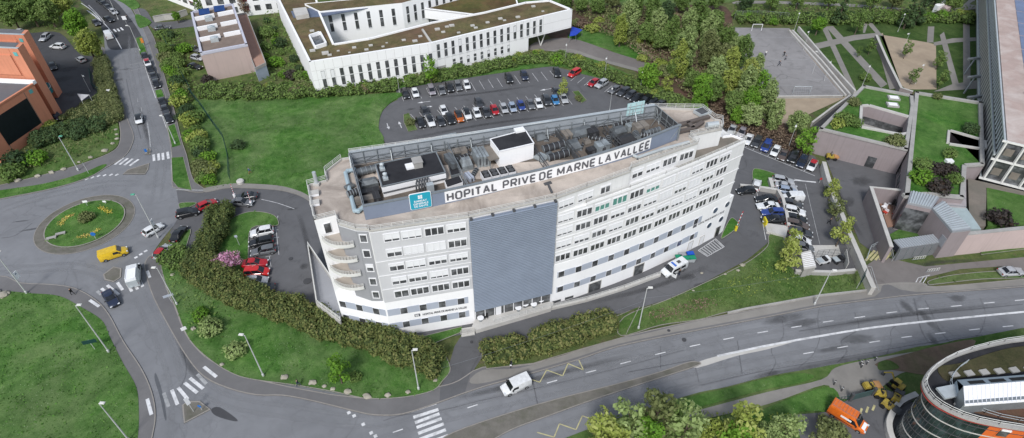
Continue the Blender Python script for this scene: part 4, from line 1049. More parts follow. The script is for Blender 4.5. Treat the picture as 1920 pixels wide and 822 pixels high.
def unit(x, y, L, W, H, m, lb, rz=0.0, z0=23.6, style='box', cat='air unit', name='air_handling_unit'):
 p = at_roof(x, y, z0 + H * .5)
 a = AE + rz; dx = V2(math.cos(a), math.sin(a)); dy = V2(-dx.y, dx.x)
 t = thing(name, lb, cat, (p.x, p.y, z0)); m = MU.get(id(m), m)
 w = MB(True)
 if style == 'box':
  w.box((p.x, p.y, z0 + .12 + H / 2), (L, W, H), a)
  o = w.build('casing', m, t, smooth=30)
  w = MB(True); n = max(2, int(L / .9))
  for i in range(1, n):
   c = p + dx * (L * (i / n - .5)); w.box((c.x, c.y, z0 + .12 + H / 2), (.05, W + .05, H + .05), a)
  w.build('panel_joint', M_DKMETAL, t)
  w = MB(True); c = p - dy * (W / 2 + .01); w.box((c.x, c.y, z0 + .12 + H * .55), (L * .3, .06, H * .5), a); w.build('intake_grille', M_DKMETAL, t)
 elif style == 'duct':
  a0, b0 = p - dx * L / 2, p + dx * L / 2
  w.tube((*a0, z0 + .2 + W / 2), (*b0, z0 + .2 + W / 2), W / 2, n=12); w.build('casing', m, t, smooth=40)
  w = MB(True)
  for i in range(5):
   c = a0.lerp(b0, i / 4); w.tube((*(c - dx * .05), z0 + .2 + W / 2), (*(c + dx * .05), z0 + .2 + W / 2), W / 2 + .05, n=12)
  w.build('flange', M_GALV, t)
 elif style == 'hip':
  q = [p + dx * (sx * L / 2) + dy * (sy * W / 2) for sx, sy in ((-1,-1),(1,-1),(1,1),(-1,1))]
  r = [p + dx * (sx * L * .36) + dy * (sy * W * .22) for sx, sy in ((-1,-1),(1,-1),(1,1),(-1,1))]
  h1 = z0 + .12 + H * .55
  w.prism(q, z0 + .12, h1, top=False)
  w.add([(*v, h1) for v in q] + [(*v, z0 + .12 + H) for v in r], [(0,1,5,4),(1,2,6,5),(2,3,7,6),(3,0,4,7),(4,5,6,7)])
  w.build('casing', m, t)
  w = MB(True); w.box((p.x, p.y, z0 + .12 + H * .3), (L * 1.02, W * .5, H * .25), a); w.build('intake_grille', M_DKMETAL, t)
 w = MB(True)
 for sx in (-.38, .38):
  c = p + dx * (L * sx); w.box((c.x, c.y, z0), (.18, W * .9, .3), a)
 w.build('skid', M_DKMETAL, t)
 return t
unit(838, 264, 4.6, 1.9, 1.7, M_GALVLT, 'large pale angled air unit against the back screen', style='hip', z0=23.9)
unit(876, 262, 2.6, 1.4, 1.2, M_DKMETAL, 'dark soot-stained duct box next to the large pale air unit')
unit(895, 297, .9, 3.0, 2.2, M_GALVLT, 'first of two tall pale green fins west of the white cube')
unit(907, 296, .9, 3.0, 2.2, M_GALVLT, 'second tall pale green fin, nearer the white cube')
unit(846, 303, 1.1, 3.2, 1.0, M_GALV, 'grey ribbed duct rising behind the dark roofed annexe', rz=.15, z0=24.5)
unit(874, 308, 1.7, 1.8, 2.0, M_GALVLT, 'square pale cabinet unit between the annexe and the tall fins', style='hip')
unit(880, 334, .8, 1.8, .9, M_PANEL, 'blue grey sloping duct in front of the square pale cabinet', rz=.2)
unit(857, 290, 3.2, 1.2, 1.5, M_CONC, 'beige grey duct elbow box near the back screen')
unit(687, 322, 3.0, 1.2, 1.1, M_GALV, 'grey horizontal tank nearest the west corner of the back screen', style='duct', rz=.08)
unit(692, 343, 2.6, 1.5, 1.2, M_GALV, 'short grey tank, second in the west bay', style='hip')
unit(694, 361, 2.8, 1.0, .8, M_DKMETAL, 'low dark duct, third in the west bay')
unit(683, 376, 2.6, 1.2, .7, M_CONC, 'flat rusty casing at the front of the west bay')
unit(706, 370, 1.0, 2.0, .8, M_DKMETAL, 'small dark box tight against the plant room wall')
unit(1011, 257, 1.7, 2.6, 1.5, M_GALV, 'boxy grey duct against the east side of the white cube', style='hip')
unit(1037, 278, 3.6, 1.4, 1.4, M_DKMETAL, 'thick dark cylinder duct, upper of a pair east of the white cube', style='duct')
unit(1046, 294, 3.4, 1.3, 1.3, M_DKMETAL, 'thick dark cylinder duct, lower of a pair east of the white cube', style='duct')
unit(1013, 297, 1.5, 2.2, 1.2, M_GALVLT, 'pale chute shaped unit in front of the white cube', rz=.5, style='hip')
unit(1090, 249, 3.8, 2.0, 1.7, M_GALV, 'wide grey hipped air unit behind the rusty floor patch', style='hip')
unit(1110, 252, 1.6, 1.8, 1.6, M_DKMETAL, 'dark cabinet close against the wide hipped unit')
unit(1073, 274, 2.2, 2.6, 1.6, M_GALV, 'grey faceted unit with a white control box on its front', style='hip')
unit(1062, 255, 1.4, 2.2, 1.2, M_CONC, 'pale sooty duct box between the truss and the faceted unit')
unit(1128, 278, 2.0, 1.7, 1.7, M_GALVLT, 'white louvred cabinet just behind the sign band')
unit(1110, 284, 1.8, 1.2, 1.0, M_DKMETAL, 'low black unit beside the white louvred cabinet')
unit(1159, 247, 2.4, 1.8, 1.5, M_GALV, 'grey air unit at the back of the east bay', style='hip')
unit(1172, 264, 3.0, 1.9, 1.6, M_DKMETAL, 'large dark hipped air unit in the middle of the east bay', style='hip')
unit(1181, 240, 1.3, 1.2, 1.1, M_GALVLT, 'small pale box at the back of the east bay')
unit(1200, 242, 2.2, 1.9, 1.5, M_CONC, 'brown topped unit near the east end of the plant')
unit(1222, 250, 2.6, 1.0, .9, M_GALV, 'slim grey duct at the east end of the plant', style='duct')
unit(1193, 257, 1.6, 1.1, 1.2, M_DKMETAL, 'black round fan casing beside the brown topped unit', style='duct', rz=1.3)
unit(1150, 226, 5.0, .9, .9, M_DKMETAL, 'long black duct along the back screen of the east bay', style='duct')
unit(1092, 275, 3.0, .5, .5, M_DKMETAL, 'thin black duct lying beside the rusty floor patch', style='duct', rz=.9)
unit(1050, 262, 3.4, .5, .5, M_DKMETAL, 'thin black duct crossing under the cross frame', style='duct', rz=-.9)
unit(866, 283, 4.5, .35, .35, M_DKMETAL, 'thin black pipe run behind the tall fins', style='duct', cat='pipe', name='roof_pipe')
for i, (x, y, L, W, H, rz, m) in enumerate([(863,300,2.5,.9,.8,.3,M_DKMETAL), (851,275,3.2,.8,.7,1.2,M_DKMETAL), (878,290,2.4,.8,.9,-.6,M_DKMETAL), (889,327,2.0,.7,.7,.9,M_DKMETAL), (1025,262,2.2,.8,.8,1.1,M_DKMETAL), (1056,283,2.2,.9,.9,1.4,M_DKMETAL), (1083,262,2.0,.7,.7,.5,M_DKMETAL), (1118,262,2.5,.8,.8,-.8,M_DKMETAL), (1141,268,2.2,.8,.8,1.2,M_DKMETAL), (1165,234,3.0,.7,.7,0,M_DKMETAL), (1188,266,1.8,.8,.8,.6,M_DKMETAL), (1213,256,2.0,.8,.8,-.5,M_DKMETAL), (662,365,1.6,1.0,.7,.2,M_DKMETAL), (655,350,1.4,.9,.6,.4,M_GALV), (1100,268,1.2,1.2,1.0,0,M_CONC), (1150,256,1.4,1.0,1.1,.3,M_GALV), (1028,292,1.5,1.0,.9,.3,M_GALV)]):
 unit(x, y, L, W, H, m, f'{"sooty" if m is M_DKMETAL else "grey"} duct section ' + ['beside the square pale cabinet','under the large pale angled unit','west of the tall fins','in front of the tall fins','behind the dark cylinder pair','east of the dark cylinder pair','between the wide unit and the cross frame','by the sloping truss east of the faceted unit','behind the white louvred cabinet','along the back of the east bay','in front of the large dark hipped unit','under the slim duct at the east end','inside the pipe loop at its middle','inside the pipe loop at its top','on the rusty floor patch','west of the large dark hipped unit','between the two dark cylinders and the chute'][i], rz=rz, style='duct' if m is M_DKMETAL else 'hip', name='roof_duct', cat='duct')
pb = thing('pipe_bundle', 'bundle of dark curved pipes rising behind the teal sign', 'pipe', (-13, 69.8, 23.5))
for i in range(5):
 p = at_roof(781 + i * 5, 353 - i * 1.2, 25.0); w = MB(True)
 w.pipe([(p.x, p.y + 1.2, 25.55), (p.x, p.y + .3, 25.6), (p.x, p.y - .1, 25.2), (p.x, p.y - .1, 23.6)], .13, 6); w.build('pipe', M_DKMETAL, pb)
p = at_roof(806, 350, 25.2); w = MB(True); w.box((p.x, p.y + .2, 24.9), (1.0, .8, 1.3), AE); w.build('duct_box', M_GALVLT, pb)
p = at_roof(1197, 208, 26.5)
sg = thing('company_sign', 'rear of a pale teal sign board fixed on the back screen', 'sign', (p.x, p.y, 24))
bd = (EBR - EBL).normalized(); ba = math.atan2(bd.y, bd.x)
bs = EBL + bd * ((p - EBL).dot(bd)); bn2 = V2(bd.y, -bd.x)
w = MB(True); w.wallbox(bs - bd * 1.5, bs + bd * 1.5, 25.1, 27.4, .12, .1); w.build('board', mat('pale teal board back', (.40, .58, .60), .5, .1), sg)
w = MB(True)
for t in (-1.0, 0, 1.0): w.wallbox(bs + bd * (t - .05), bs + bd * (t + .05), 25.2, 27.3, .08, .2)
for z in (25.6, 26.8): w.wallbox(bs - bd * 1.3, bs + bd * 1.3, z, z + .08, .06, .26)
w.build('frame', M_GALVLT, sg)
w = MB(True); e = bs + bn2 * 2.0; w.tube((*e, ZR), (*(bs + bn2 * .3), 25.6), .09, n=4); w.build('strut', M_GALVLT, sg)
t = thing('roof_duct', 'brown flat ducts running over the small east roof', 'duct', (30, 87, 23.6))
w = MB(True)
for pts in ([(1262,236),(1290,229),(1330,218)], [(1268,247),(1300,240),(1318,228)], [(1290,229),(1300,240)]):
 P = [at_roof(x, y, 24.0) for x, y in pts]
 w.strip(P, .7, 23.75, 24.1)
w.build('duct', mat('brown roof duct', (.12, .10, .09), .8, .25), t)
p = at_roof(1336, 233, 24.4)
t = thing('roof_tank', 'white rounded tank at the east end of the roof', 'tank', (p.x, p.y, 23.6))
w = MB(True); w.tube((p.x - 1.0, p.y - .2, 24.3), (p.x + 1.0, p.y + .2, 24.3), .5, n=12); w.build('body', M_GALVLT, t, smooth=40)
w = MB(True); w.box((p.x - .6, p.y, 23.7), (.15, .8, .5)); w.box((p.x + .6, p.y, 23.7), (.15, .8, .5)); w.build('cradle', M_DKMETAL, t)
p = at_roof(1318, 206, 24.2)
t = thing('roof_hatch', 'dark sunken hatch in the north east corner of the roof', 'hatch', (p.x, p.y, 23.6))
w = MB(True); w.box((p.x, p.y, 23.75), (2.4, 2.0, .5), AE + .2); w.build('frame', M_GALVLT, t)
w = MB(True); w.box((p.x, p.y, 24.02), (2.0, 1.6, .06), AE + .2); w.build('cover', M_DKMETAL, t)
p = at_roof(1290, 262, 24.0)
for i, (x, y) in enumerate([(1263, 212), (1258, 216)]):
 pass
t = thing('pipe_loop', 'pale pipe lying along the foot of the sign band at its east end', 'pipe', (22, 79, 23.6))
P = [at_roof(x, y, 23.9) for x, y in ((1188, 291), (1196, 295), (1240, 280), (1292, 266))]
w = MB(True); w.pipe([(p.x, p.y, 23.85) for p in P], .25, 8); w.build('pipe', M_GALVLT, t)
w = MB(True)
for q in P: w.box((q.x, q.y, 23.58), (.3, .3, .3))
w.build('support', M_DKMETAL, t)
t = thing('chimney_pipe', 'short white flue at the north west roof corner', 'flue', (-29.5, 73, 23.6))
p = at_roof(593, 342, 24); w = MB(True); w.tube((p.x, p.y, ZR), (p.x, p.y, 25.9), .28, n=10); w.build('flue', M_GALVLT, t)
w = MB(True); w.box((p.x, p.y, ZR + .2), (.9, .9, .4)); w.build('base', M_CONCLT, t)
for i, (x, y, lb) in enumerate([(590, 381, 'small white roof box at the west edge of the roof'), (589, 363, 'small pale roof box north of the white one at the west edge')]):
 p = at_roof(x, y, 23.8); t = thing('roof_box', lb, 'box', (p.x, p.y, 23.5))
 w = MB(True); w.box((p.x, p.y, 23.75), (1.3, .9, .5), .3); w.build('body', M_SIGNWHITE, t)
 w = MB(True); w.box((p.x, p.y, 24.03), (1.4, 1.0, .07), .3); w.build('lid', M_CONCLT, t)
t = thing('roof_gutter', 'dark steel gutter crossing the roof edge above the louvred screen', 'gutter', (6, 70, 23.5))
a, b = at_roof(1027, 345, 23.8), at_roof(1035, 362, 23.8)
w = MB(True); w.strip([a, b], .35, 23.5, 23.9); w.box((a.x, a.y, 23.7), (1.2, .6, .5), AE); w.build('channel', M_DKMETAL, t)
# ------------------------------------------------------------------ other buildings
def P2(px, z): return [V2(*G(x, y, z)[:2]) for x, y in px]
def roof_clutter(parent, spots, z, m, sz=(1.2, .8, .35), rz=0.3):
 for x, y, k in spots:
  g = G(x, y, z + .2); b = MB(); k *= .72; b.box((g.x, g.y, z + sz[2] / 2 * k + .02), (sz[0] * k, sz[1] * k, sz[2] * k), rz); b.build('rooflight', m, parent)
# --- white college building with sedum roofs (north)
WB = thing('white_office_building', 'long white angled building with brown green planted roof and tall slit windows', 'building', (-20, 160, 0))
Z = 9.8
F0 = [V2(-51.2, 140.6), V2(-21.6, 151.6), V2(0.2, 164.2), V2(17.8, 174.4)]          # front top line
def at_back(p, d): return p + d
outer = F0 + [V2(11.4, 181.6)]
inner = [V2(4.0, 180.0), V2(-8, 172.5), V2(-22.6, 165.4), V2(-38.6, 154.8), V2(-47.3, 151.4)]
west = [V2(-56.0, 172.2), V2(-62, 190), V2(-75, 190), V2(-68.5, 176.4)]
poly = outer + inner + west
w = MB(); w.prism([F0[0], F0[1], V2(0.2, 164.2), V2(4.8, 166.9), V2(-2, 176)] + inner[2:] + west, -.2, 4.2); w.prism(poly, 4.2, Z, top=False); w.prism(poly[::-1], 4.2, 4.2, side=False)
w.build('wall', M_WHITEWALL, WB)
w = MB(); w.prism(poly, Z - .5, Z - .35, side=False); rf = w.build('roof', M_SEDUM2, WB)
w = MB()
for a, b in zip(poly, poly[1:] + poly[:1]): w.wallbox(a, b, Z - .6, Z + .05, .55, -.27)
w.build('parapet', M_WHITEWALL, WB)
solar = P2([(545, 20), (640, 5), (700, 2), (690, 14), (600, 30), (550, 32)], Z)
w = MB(); w.prism(solar, Z - .35, Z - .2); w.build('solar_panel_field', mat('blue grey solar panels', (.10, .125, .19), .4, .25, .5, 3), WB)
w = MB(); g = P2([(550, 22), (575, 19), (580, 32), (556, 36)], Z); w.prism(g, Z - .3, Z + .9); w.build('rooftop_box', M_CONCLT, WB)
g = P2([(582, 70), (600, 64), (611, 84), (592, 90)], Z)
w = MB(); w.prism(g, Z - .3, Z + .7, top=False)
for a, b in zip(g, g[1:] + g[:1]): w.wallbox(a, b, Z - .3, Z + .7, .35, -.17)
w.build('lightwell', M_WHITEWALL, WB)
w = MB(); w.prism(g, Z - .3, Z - .28, side=False); w.build('lightwell_glass', M_GLASS, WB)
roof_clutter(WB, [(586,95,1.6),(610,100,2.0),(618,103,1.2),(634,95,.8),(655,98,.7),(664,89,1.2),(687,93,1.2),(695,85,1.2),(718,87,.9),(725,80,.7),(757,75,1.2),(778,77,1.5),(788,68,1.2),(820,55,1.6),(831,60,1.2),(838,50,1.2),(847,48,1.6),(860,61,1.0),(886,48,1.3),(892,52,1.2),(914,42,1.2),(938,35,1.4),(946,38,1.0),(971,32,1.4),(1000,12,1.3),(1018,21,.9),(585,58,1.4)], Z - .35, M_CONCLT)
w = MB(); a, b = V2(*G(792, 55, Z)[:2]), V2(*G(808, 79, Z)[:2]); w.wallbox(a, b, Z - .4, Z + .1, .5, 0); w.build('roof_divider', M_CONCLT, WB)
def slot(poly, s, wd, z0, z1, parent, frosted=False):
 P, d = along(poly, s); b = MB()
 b.wallbox(P - d * wd / 2, P + d * wd / 2, z0, z1, .04, .02)
 o = b.build('window', M_GLASS, parent)
 b = MB(); zm = z0 + (z1 - z0) * .52
 b.wallbox(P - d * wd / 2, P + d * wd / 2, zm, zm + .2, .06, .03); b.wallbox(P - d * (wd / 2 + .05), P + d * (wd / 2 + .05), z0 - .18, z0, .14, .07)
 if frosted: b.wallbox(P - d * wd * .45, P + d * wd * .45, zm + .2, z1 - .1, .05, .03)
 b.build('transom', M_FRAME, o)
FRL = sum((b - a).length for a, b in zip(F0[:-1], F0[1:]))
b = MB()
for k in range(30):
 P, d = along(F0, 1.2 + 2.27 * k); b.wallbox(P, P + d * .035, 4.3 if k > 24 else .2, Z - .05, .02, .01)
for z_ in (4.6, 7.2):
 for p_, q_ in zip(F0[:-1], F0[1:]): b.wallbox(p_, q_, z_, z_ + .03, .02, .012)
b.build('panel_joint', M_CONC, WB)
for k in range(13): slot(F0, 2.7 + 2.37 * k, .95, 2.2, 6.9, WB, k < 2)
s = 33.2
for k in range(16): slot(F0, 33.6 + 2.17 * k, .85, 5.1, 9.0, WB, k in (3, 11))
for k in range(9): slot(F0, 38.0 + 2.17 * k, .8, 1.6, 3.7, WB, k % 3 == 2)
b = MB(); P, d = along(F0, 32.6); b.wallbox(P, P + d * 2.8, .1, 2.6, .05, .03); b.build('garage_door', M_CONC, WB)
IN = inner[::-1]
CW = [V2(-56.0, 172.2), V2(-62, 190)]
CF = [V2(-56.0, 172.2), V2(-33, 178.5), V2(-14, 193), V2(-5, 203)]
w = MB(); rng_poly = CF + [V2(-12, 207), V2(-22, 197), V2(-38, 184), V2(-62, 178)]
w.prism(rng_poly, -.1, Z + .3, top=False); w.build('courtyard_wall', M_WHITEWALL, WB)
w = MB(); w.prism(rng_poly, Z, Z + .1, side=False); w.build('roof', M_SEDUM2, WB)
for k in range(6): slot(CF, 2.5 + 3.7 * k, 1.0, 3.6, 8.6, WB)
for k in range(8): slot(CF, 25.5 + 2.6 * k, .9, 3.6, 8.6, WB)
lk = thing('link_building', 'low link block with planted roof joining the white building court', 'building', (-10, 195, 0))
L4 = P2([(768, 12), (850, 0), (905, 8), (886, 22), (800, 34)], 6.5)
LKP = [V2(-30, 184), V2(-10, 178), V2(2, 186), V2(0, 205), V2(-18, 203)]
w = MB(); w.prism(LKP, 3.4, 6.4, top=False); w.build('wall', M_WHITEWALL, lk)
w = MB(); w.prism(LKP, 6.2, 6.3, side=False); w.build('roof', M_SEDUM, lk)
w = MB()
for a, b in zip(LKP, LKP[1:] + LKP[:1]): w.wallbox(a, b, 6.1, 6.6, .4, -.2)
w.build('parapet', M_WHITEWALL, lk)
w = MB(); w.prism([p.lerp(V2(-10, 192), .06) for p in LKP], 0, 3.4, top=False); w.build('glazing', M_GLASS, lk)
st = MB(); g = V2(8.6, 171.0)
st.tube((g.x, g.y, 0), (g.x - 1.3, g.y - .6, 4.2), .16); st.tube((g.x, g.y, 0), (g.x + 1.5, g.y + .8, 4.2), .16); st.build('v_strut', M_RAIL, WB)
aw = thing('blue_tarpaulin', 'bright blue tarpaulin under the east end of the white building', 'tarpaulin', (19, 176, 0))
b = MB(); q = P2([(1068, 68), (1072, 50), (1092, 56), (1080, 66)], 2.2); b.prism(q, 2.1, 2.2); b.build('sheet', mat('blue tarpaulin', (.02, .06, .45), .6, .15), aw)
b = MB()
for p in q: b.tube((*p, 0), (*p, 2.1), .06, n=4)
b.build('pole', M_GALV, aw)
# --- beige stepped building
BB = thing('beige_building', 'beige pink block with stepped white framed roof terraces', 'building', (-83, 160, 0))
zt = 8.2
q = P2([(357, 22), (375, 100), (464, 83), (437, 6)], zt)
w = MB(); w.prism(q, -.2, zt - .6); w.build('wall', mat('beige pink render', (.47, .37, .34), .85, .05, .3, 4, dirt=(.40, .32, .30), dirt_amt=.3, streak=True), BB)
w = MB(); w.prism(q, zt - .6, zt - .5, side=False); w.build('roof', mat('brown roof', (.20, .155, .13), .95, .2, .5, 5), BB)
w = MB()
for i, (a, b) in enumerate(zip(q, q[1:] + q[:1])): w.wallbox(a, b, zt - .75, zt + .05, .6 if area2(q) > 0 else .6, -.3 if area2(q) > 0 else .3)
w.build('parapet', mat('lilac parapet', (.50, .50, .58), .7, .05), BB)
for t in (.22, .47, .72):
 a, b = q[0].lerp(q[1], t), q[3].lerp(q[2], t)
 w = MB(); w.wallbox(a.lerp(b, .06), a.lerp(b, .5), zt - .6, zt + .6, .5, 0); w.wallbox(a.lerp(b, .58), a.lerp(b, .94), zt - .6, zt + .6, .5, 0)
 w.build('roof_upstand', M_WHITEWALL, BB)
 c = a.lerp(b, .36) + (q[1] - q[0]).normalized() * 1.6
 w = MB(); w.box((c.x, c.y, zt), (2.0, 1.6, 1.2), .35); w.lathe((c.x, c.y, zt + .6), [(.8, 0), (.8, .15), (.3, .3)], 12); w.build('roof_fan', M_GALVLT, BB)
for u in (.3, .65):
 c = q[0].lerp(q[3], u) + (q[1] - q[0]).normalized() * 3
 w = MB(); w.box((c.x, c.y, zt + .3), (3.0, 2.2, .12), .35, rx=.5); w.build('solar_panel', mat('dark blue solar panel', (.02, .05, .16), .3, .2), BB)
q2 = P2([(440, 28), (462, 24), (498, 118), (478, 128)], 4.0)
w = MB(); w.prism(q2, -.2, 3.5); w.build('side_wing', mat('blue grey render', (.34, .39, .47), .8, .06), BB)
w = MB(); w.prism(q2, 3.5, 3.56, side=False); w.build('roof', mat('terracotta deck', (.36, .22, .17), .9, .12), BB)
w = MB()
for a, b in zip(q2, q2[1:] + q2[:1]): w.wallbox(a, b, 3.3, 4.1, .22, .0)
w.build('parapet', M_CONC, BB)
# --- white apartment building on the street corner
AB = thing('apartment_building', 'white apartment block with red window shades at the street corner', 'building', (-110, 205, 0))
fp = [V2(-122, 209), V2(-104.5, 196.5), V2(-97, 203), V2(-114, 220)]
w = MB(); w.prism(fp, -.2, 12); w.build('wall', M_WHITEWALL, AB)
for i in range(5):
 for z in (1.6, 4.8, 8.0):
  a, b = fp[0].lerp(fp[1], .08 + i * .19), fp[0].lerp(fp[1], .2 + i * .19)
  m = MB(); m.wallbox(a, b, z, z + 1.8, .06, .03); o = m.build('window', M_GLASS, AB)
  m = MB(); m.wallbox(a, b, z + 1.2, z + 2.0, .16, .1); m.build('shade', mat('dull red shade', (.22, .06, .07), .7, .2) if (i + int(z)) % 2 else M_CONCLT, o)
m = MB(); m.wallbox(fp[0], fp[1], 3.4, 3.7, .5, .25); m.wallbox(fp[0], fp[1], 6.7, 7.0, .5, .25); m.build('balcony_slab', M_WHITEWALL, AB)
AB2 = thing('apartment_building', 'white wide block with grey windows behind the beige stepped building', 'building', (-80, 200, 0))
fp = [V2(-99, 190), V2(-74, 197), V2(-78, 214), V2(-104, 208)]
w = MB(); w.prism(fp, -.2, 9); w.build('wall', M_WHITEWALL, AB2)
for i in range(7):
 for z in (1.4, 4.6):
  a, b = fp[0].lerp(fp[1], .05 + i * .135), fp[0].lerp(fp[1], .12 + i * .135)
  m = MB(); m.wallbox(a, b, z, z + 1.8, .06, .03); m.build('window', M_GLASS if i != 3 else mat('dull red shade', (.22, .06, .07)), AB2)
gw = thing('garden_wall', 'cream wall along the side street below the apartments', 'wall', (-100, 185, 0))
b = MB(); b.strip([p[:2] for p in pxs([(290, 42), (310, 38), (330, 36), (352, 28)])], .4, 0, 1.8); b.build('wall_face', M_CONCLT, gw)
b = MB(); b.strip([p[:2] for p in pxs([(290, 42), (310, 38), (330, 36), (352, 28)])], .55, 1.803, 1.9); b.build('coping', M_CONC, gw)
# --- orange building (west)
OB = thing('orange_building', 'terracotta orange gabled building with dark glass panels at the west edge', 'building', (-118, 118, 0))
M_OR = mat('terracotta render', (.62, .255, .155), .8, .07, .3, 4, dirt=(.54, .23, .15), dirt_amt=.35, streak=True)
zt = 11.0
a = V2(-112.3, 127.4); b_ = V2(-115.4, 111.0); ax = (b_ - a).normalized(); wd_ = V2(-1, .09).normalized()
M_GREYROOF = mat('grey roof membrane', (.13, .13, .14), .8, .15, .4, 5)
M_TURQ = mat('turquoise tile', (.12, .42, .42), .5, .1)
A4 = [a, b_, b_ + wd_ * 40, a + wd_ * 40]
w = MB(); w.prism(A4, -.2, zt - .3); w.build('wall', M_OR, OB)
w = MB(); w.prism(A4, zt - .3, zt - .25, side=False); w.build('roof', M_GREYROOF, OB)
w = MB(); w.wallbox(b_, a, zt - .5, zt + .05, .5, -.25); w.build('parapet', M_OR, OB)
w = MB(); w.wallbox(a, a + wd_ * 40, zt - .4, zt + .4, 1.0, .5); w.build('coping', M_WHITEWALL, OB)
w = MB(); w.wallbox(b_ - ax * 3.6, a + ax * 3.4, 2.3, 9.0, .08, .04); w.build('dark_glazing', mat('black glazing', (.012, .016, .02), .3, .3, 1, 6), OB)
w = MB()
for s0 in (3.2, 12.9): w.wallbox(a + ax * (s0 + .12), a + ax * s0, .2, zt - .6, .05, .025)
w.build('joint_line', M_TERR, OB)
w = MB(); w.wallbox(a + ax * 2.0, a + ax * 1.1, zt - 1.7, zt - .8, .08, .04); w.build('tile_inlay', M_TURQ, OB)
for k, (c, h_) in enumerate(((V2(-113.2, 129.6), 18.6), (V2(-119, 140), 17.2))):
 B4 = [c, c + wd_ * 40, c + wd_ * 40 + V2(-.6, 3), c + V2(-.6, 3)]
 w = MB(); w.prism(B4, -.2, h_); w.build('tower_wall', M_OR, OB)
 w = MB(); w.prism([p.lerp(c + wd_ * 20 + V2(0, 3), .05) for p in B4], h_, h_ + .05, side=False); w.build('roof', M_GREYROOF, OB)
 w = MB(); w.wallbox(c + wd_ * 40, c, h_, h_ + .15, .5, -.25); w.build('coping', M_GALVLT, OB)
 w = MB(); w.wallbox(c + wd_ * 2.6, c + wd_ * 2.4, 11, h_, .06, .03); w.wallbox(c + wd_ * 12, c + wd_ * 2.6, 12, h_ - 1.6, .3, .15); w.build('wall_relief', M_OR, OB)
 w = MB(); w.wallbox(c + wd_ * 1.7, c + wd_ * .8, h_ - 1.8, h_ - .9, .08, .04); w.build('tile_inlay', M_TURQ, OB)
q = P2([(60, 130), (74, 125), (95, 162), (84, 174)], 4.5)
gr = MB(); gr.prism(q, 3.0, 4.4); go = gr.build('glass_canopy', mat('turquoise glass', (.03, .17, .18), .25, .2, .6, 3), OB)
gr = MB()
for t in np.linspace(0, 1, 5): gr.strip([q[0].lerp(q[3], t), q[1].lerp(q[2], t)], .15, 4.4, 4.46)
for t in (0, .5, 1): gr.strip([q[0].lerp(q[1], t), q[3].lerp(q[2], t)], .15, 4.402, 4.47)
gr.build('glazing_bar', M_GALVLT, go)
# --- low school complex with green roofs (east)
M_MAUVE = mat('mauve brick', (.285, .245, .25), .85, .08, .4, 8, dirt=(.24, .2, .2), dirt_amt=.4, streak=True)
SB = thing('green_roof_building', 'low mauve block with lawn roof and sunken glazed patio beside the park', 'building', (85, 120, 0))
z = 6.4
q = P2([(1535, 242), (1618, 160), (1712, 178), (1714, 200), (1702, 282)], z)
hole = P2([(1618, 199), (1630, 198), (1704, 219), (1700, 248), (1688, 250), (1616, 236)], z)
def ring_roof(name, outer, hole, z, m, parent):
 tris = tessellate_polygon([[Vector((p.x, p.y, 0)) for p in outer], [Vector((p.x, p.y, 0)) for p in hole]])
 V = list(outer) + list(hole); b = MB(); fs = []
 for t in tris:
  A, B, C_ = [V[i] for i in t]
  fs.append(tuple(t) if (B - A).cross(C_ - A) > 0 else tuple(t[::-1]))
 b.add([(p.x, p.y, z) for p in V], fs); return b.build(name, m, parent)
def perim(P, z0, z1, m, name, parent, wd=.5, inside=True):
 P = list(P)
 if area2(P) < 0: P = P[::-1]
 b = MB()
 for a, c in zip(P, P[1:] + P[:1]): b.wallbox(a, c, z0, z1, wd, (-wd / 2 if inside else wd / 2))
 return b.build(name, m, parent)
w = MB(); w.prism(q, -.2, z - .3, top=False); w.build('wall', M_MAUVE, SB)
ring_roof('roof_lawn', q, hole, z - .35, M_GRASS2, SB)
perim(q, z - .5, z + .12, M_CONC, 'parapet', SB, .75)
perim(hole, z - .5, z + .05, M_CONCLT, 'patio_coping', SB, .6, False)
w = MB(); hp = hole if area2(hole) < 0 else hole[::-1]
w.prism(hole, 1.5, 1.6, side=False); w.build('patio_floor', M_CONC, SB)
w = MB()
for a, c in zip(hp, hp[1:] + hp[:1]): w.wallbox(a, c, 3.4, z - .36, .1, 0)
w.build('patio_wall', M_MAUVE, SB)
w = MB()
for a, c in zip(hp, hp[1:] + hp[:1]): w.wallbox(a, c, .4, 3.4, .08, 0)
w.build('patio_glazing', M_GLASS, SB)
for x, y in ((1676, 183), (1674, 196)):
 g = G(x, y, z); w = MB(); w.box((g.x, g.y, z - .15), (2.6, 1.9, .4), -.2); o = w.build('rooflight', M_CONC, SB)
 w = MB(); w.box((g.x, g.y, z + .08), (1.9, 1.3, .1), -.2); w.build('dome', M_SIGNWHITE, o)
fl = [q[0], q[4]]
d = (q[4] - q[0]).normalized(); LLw = (q[4] - q[0]).length
for s0, wd, z0, z1 in ((11.5, 1.8, .1, 2.8), (21, 2.4, .1, 2.6), (26.0, 2.8, .1, 2.6)):
 if s0 + wd < LLw - .3:
  b = MB(); a = q[0] + d * s0; b.wallbox(a, a + d * wd, z0, z1, .08, .04); b.build('door', M_GLASS if s0 < 15 else M_DKGREY, SB)
SC = thing('green_roof_building', 'long lawn roofed block with small slot patio beside the glass tower', 'building', (98, 110, 0))
q = P2([(1712, 172), (1726, 170), (1842, 192), (1842, 330), (1812, 345), (1810, 400), (1742, 374), (1690, 384), (1704, 300)], z)
q = P2([(1716, 172), (1842, 192), (1846, 310), (1812, 312), (1808, 372), (1742, 366), (1696, 368)], z)
hole = P2([(1782, 245), (1845, 263), (1846, 278), (1780, 268)], z)
w = MB(); w.prism(q, -.2, z - .3, top=False); w.build('wall', M_MAUVE, SC)
ring_roof('roof_lawn', q, hole, z - .35, M_GRASS2, SC)
perim(q, z - .5, z + .15, M_CONC, 'parapet', SC, .8)
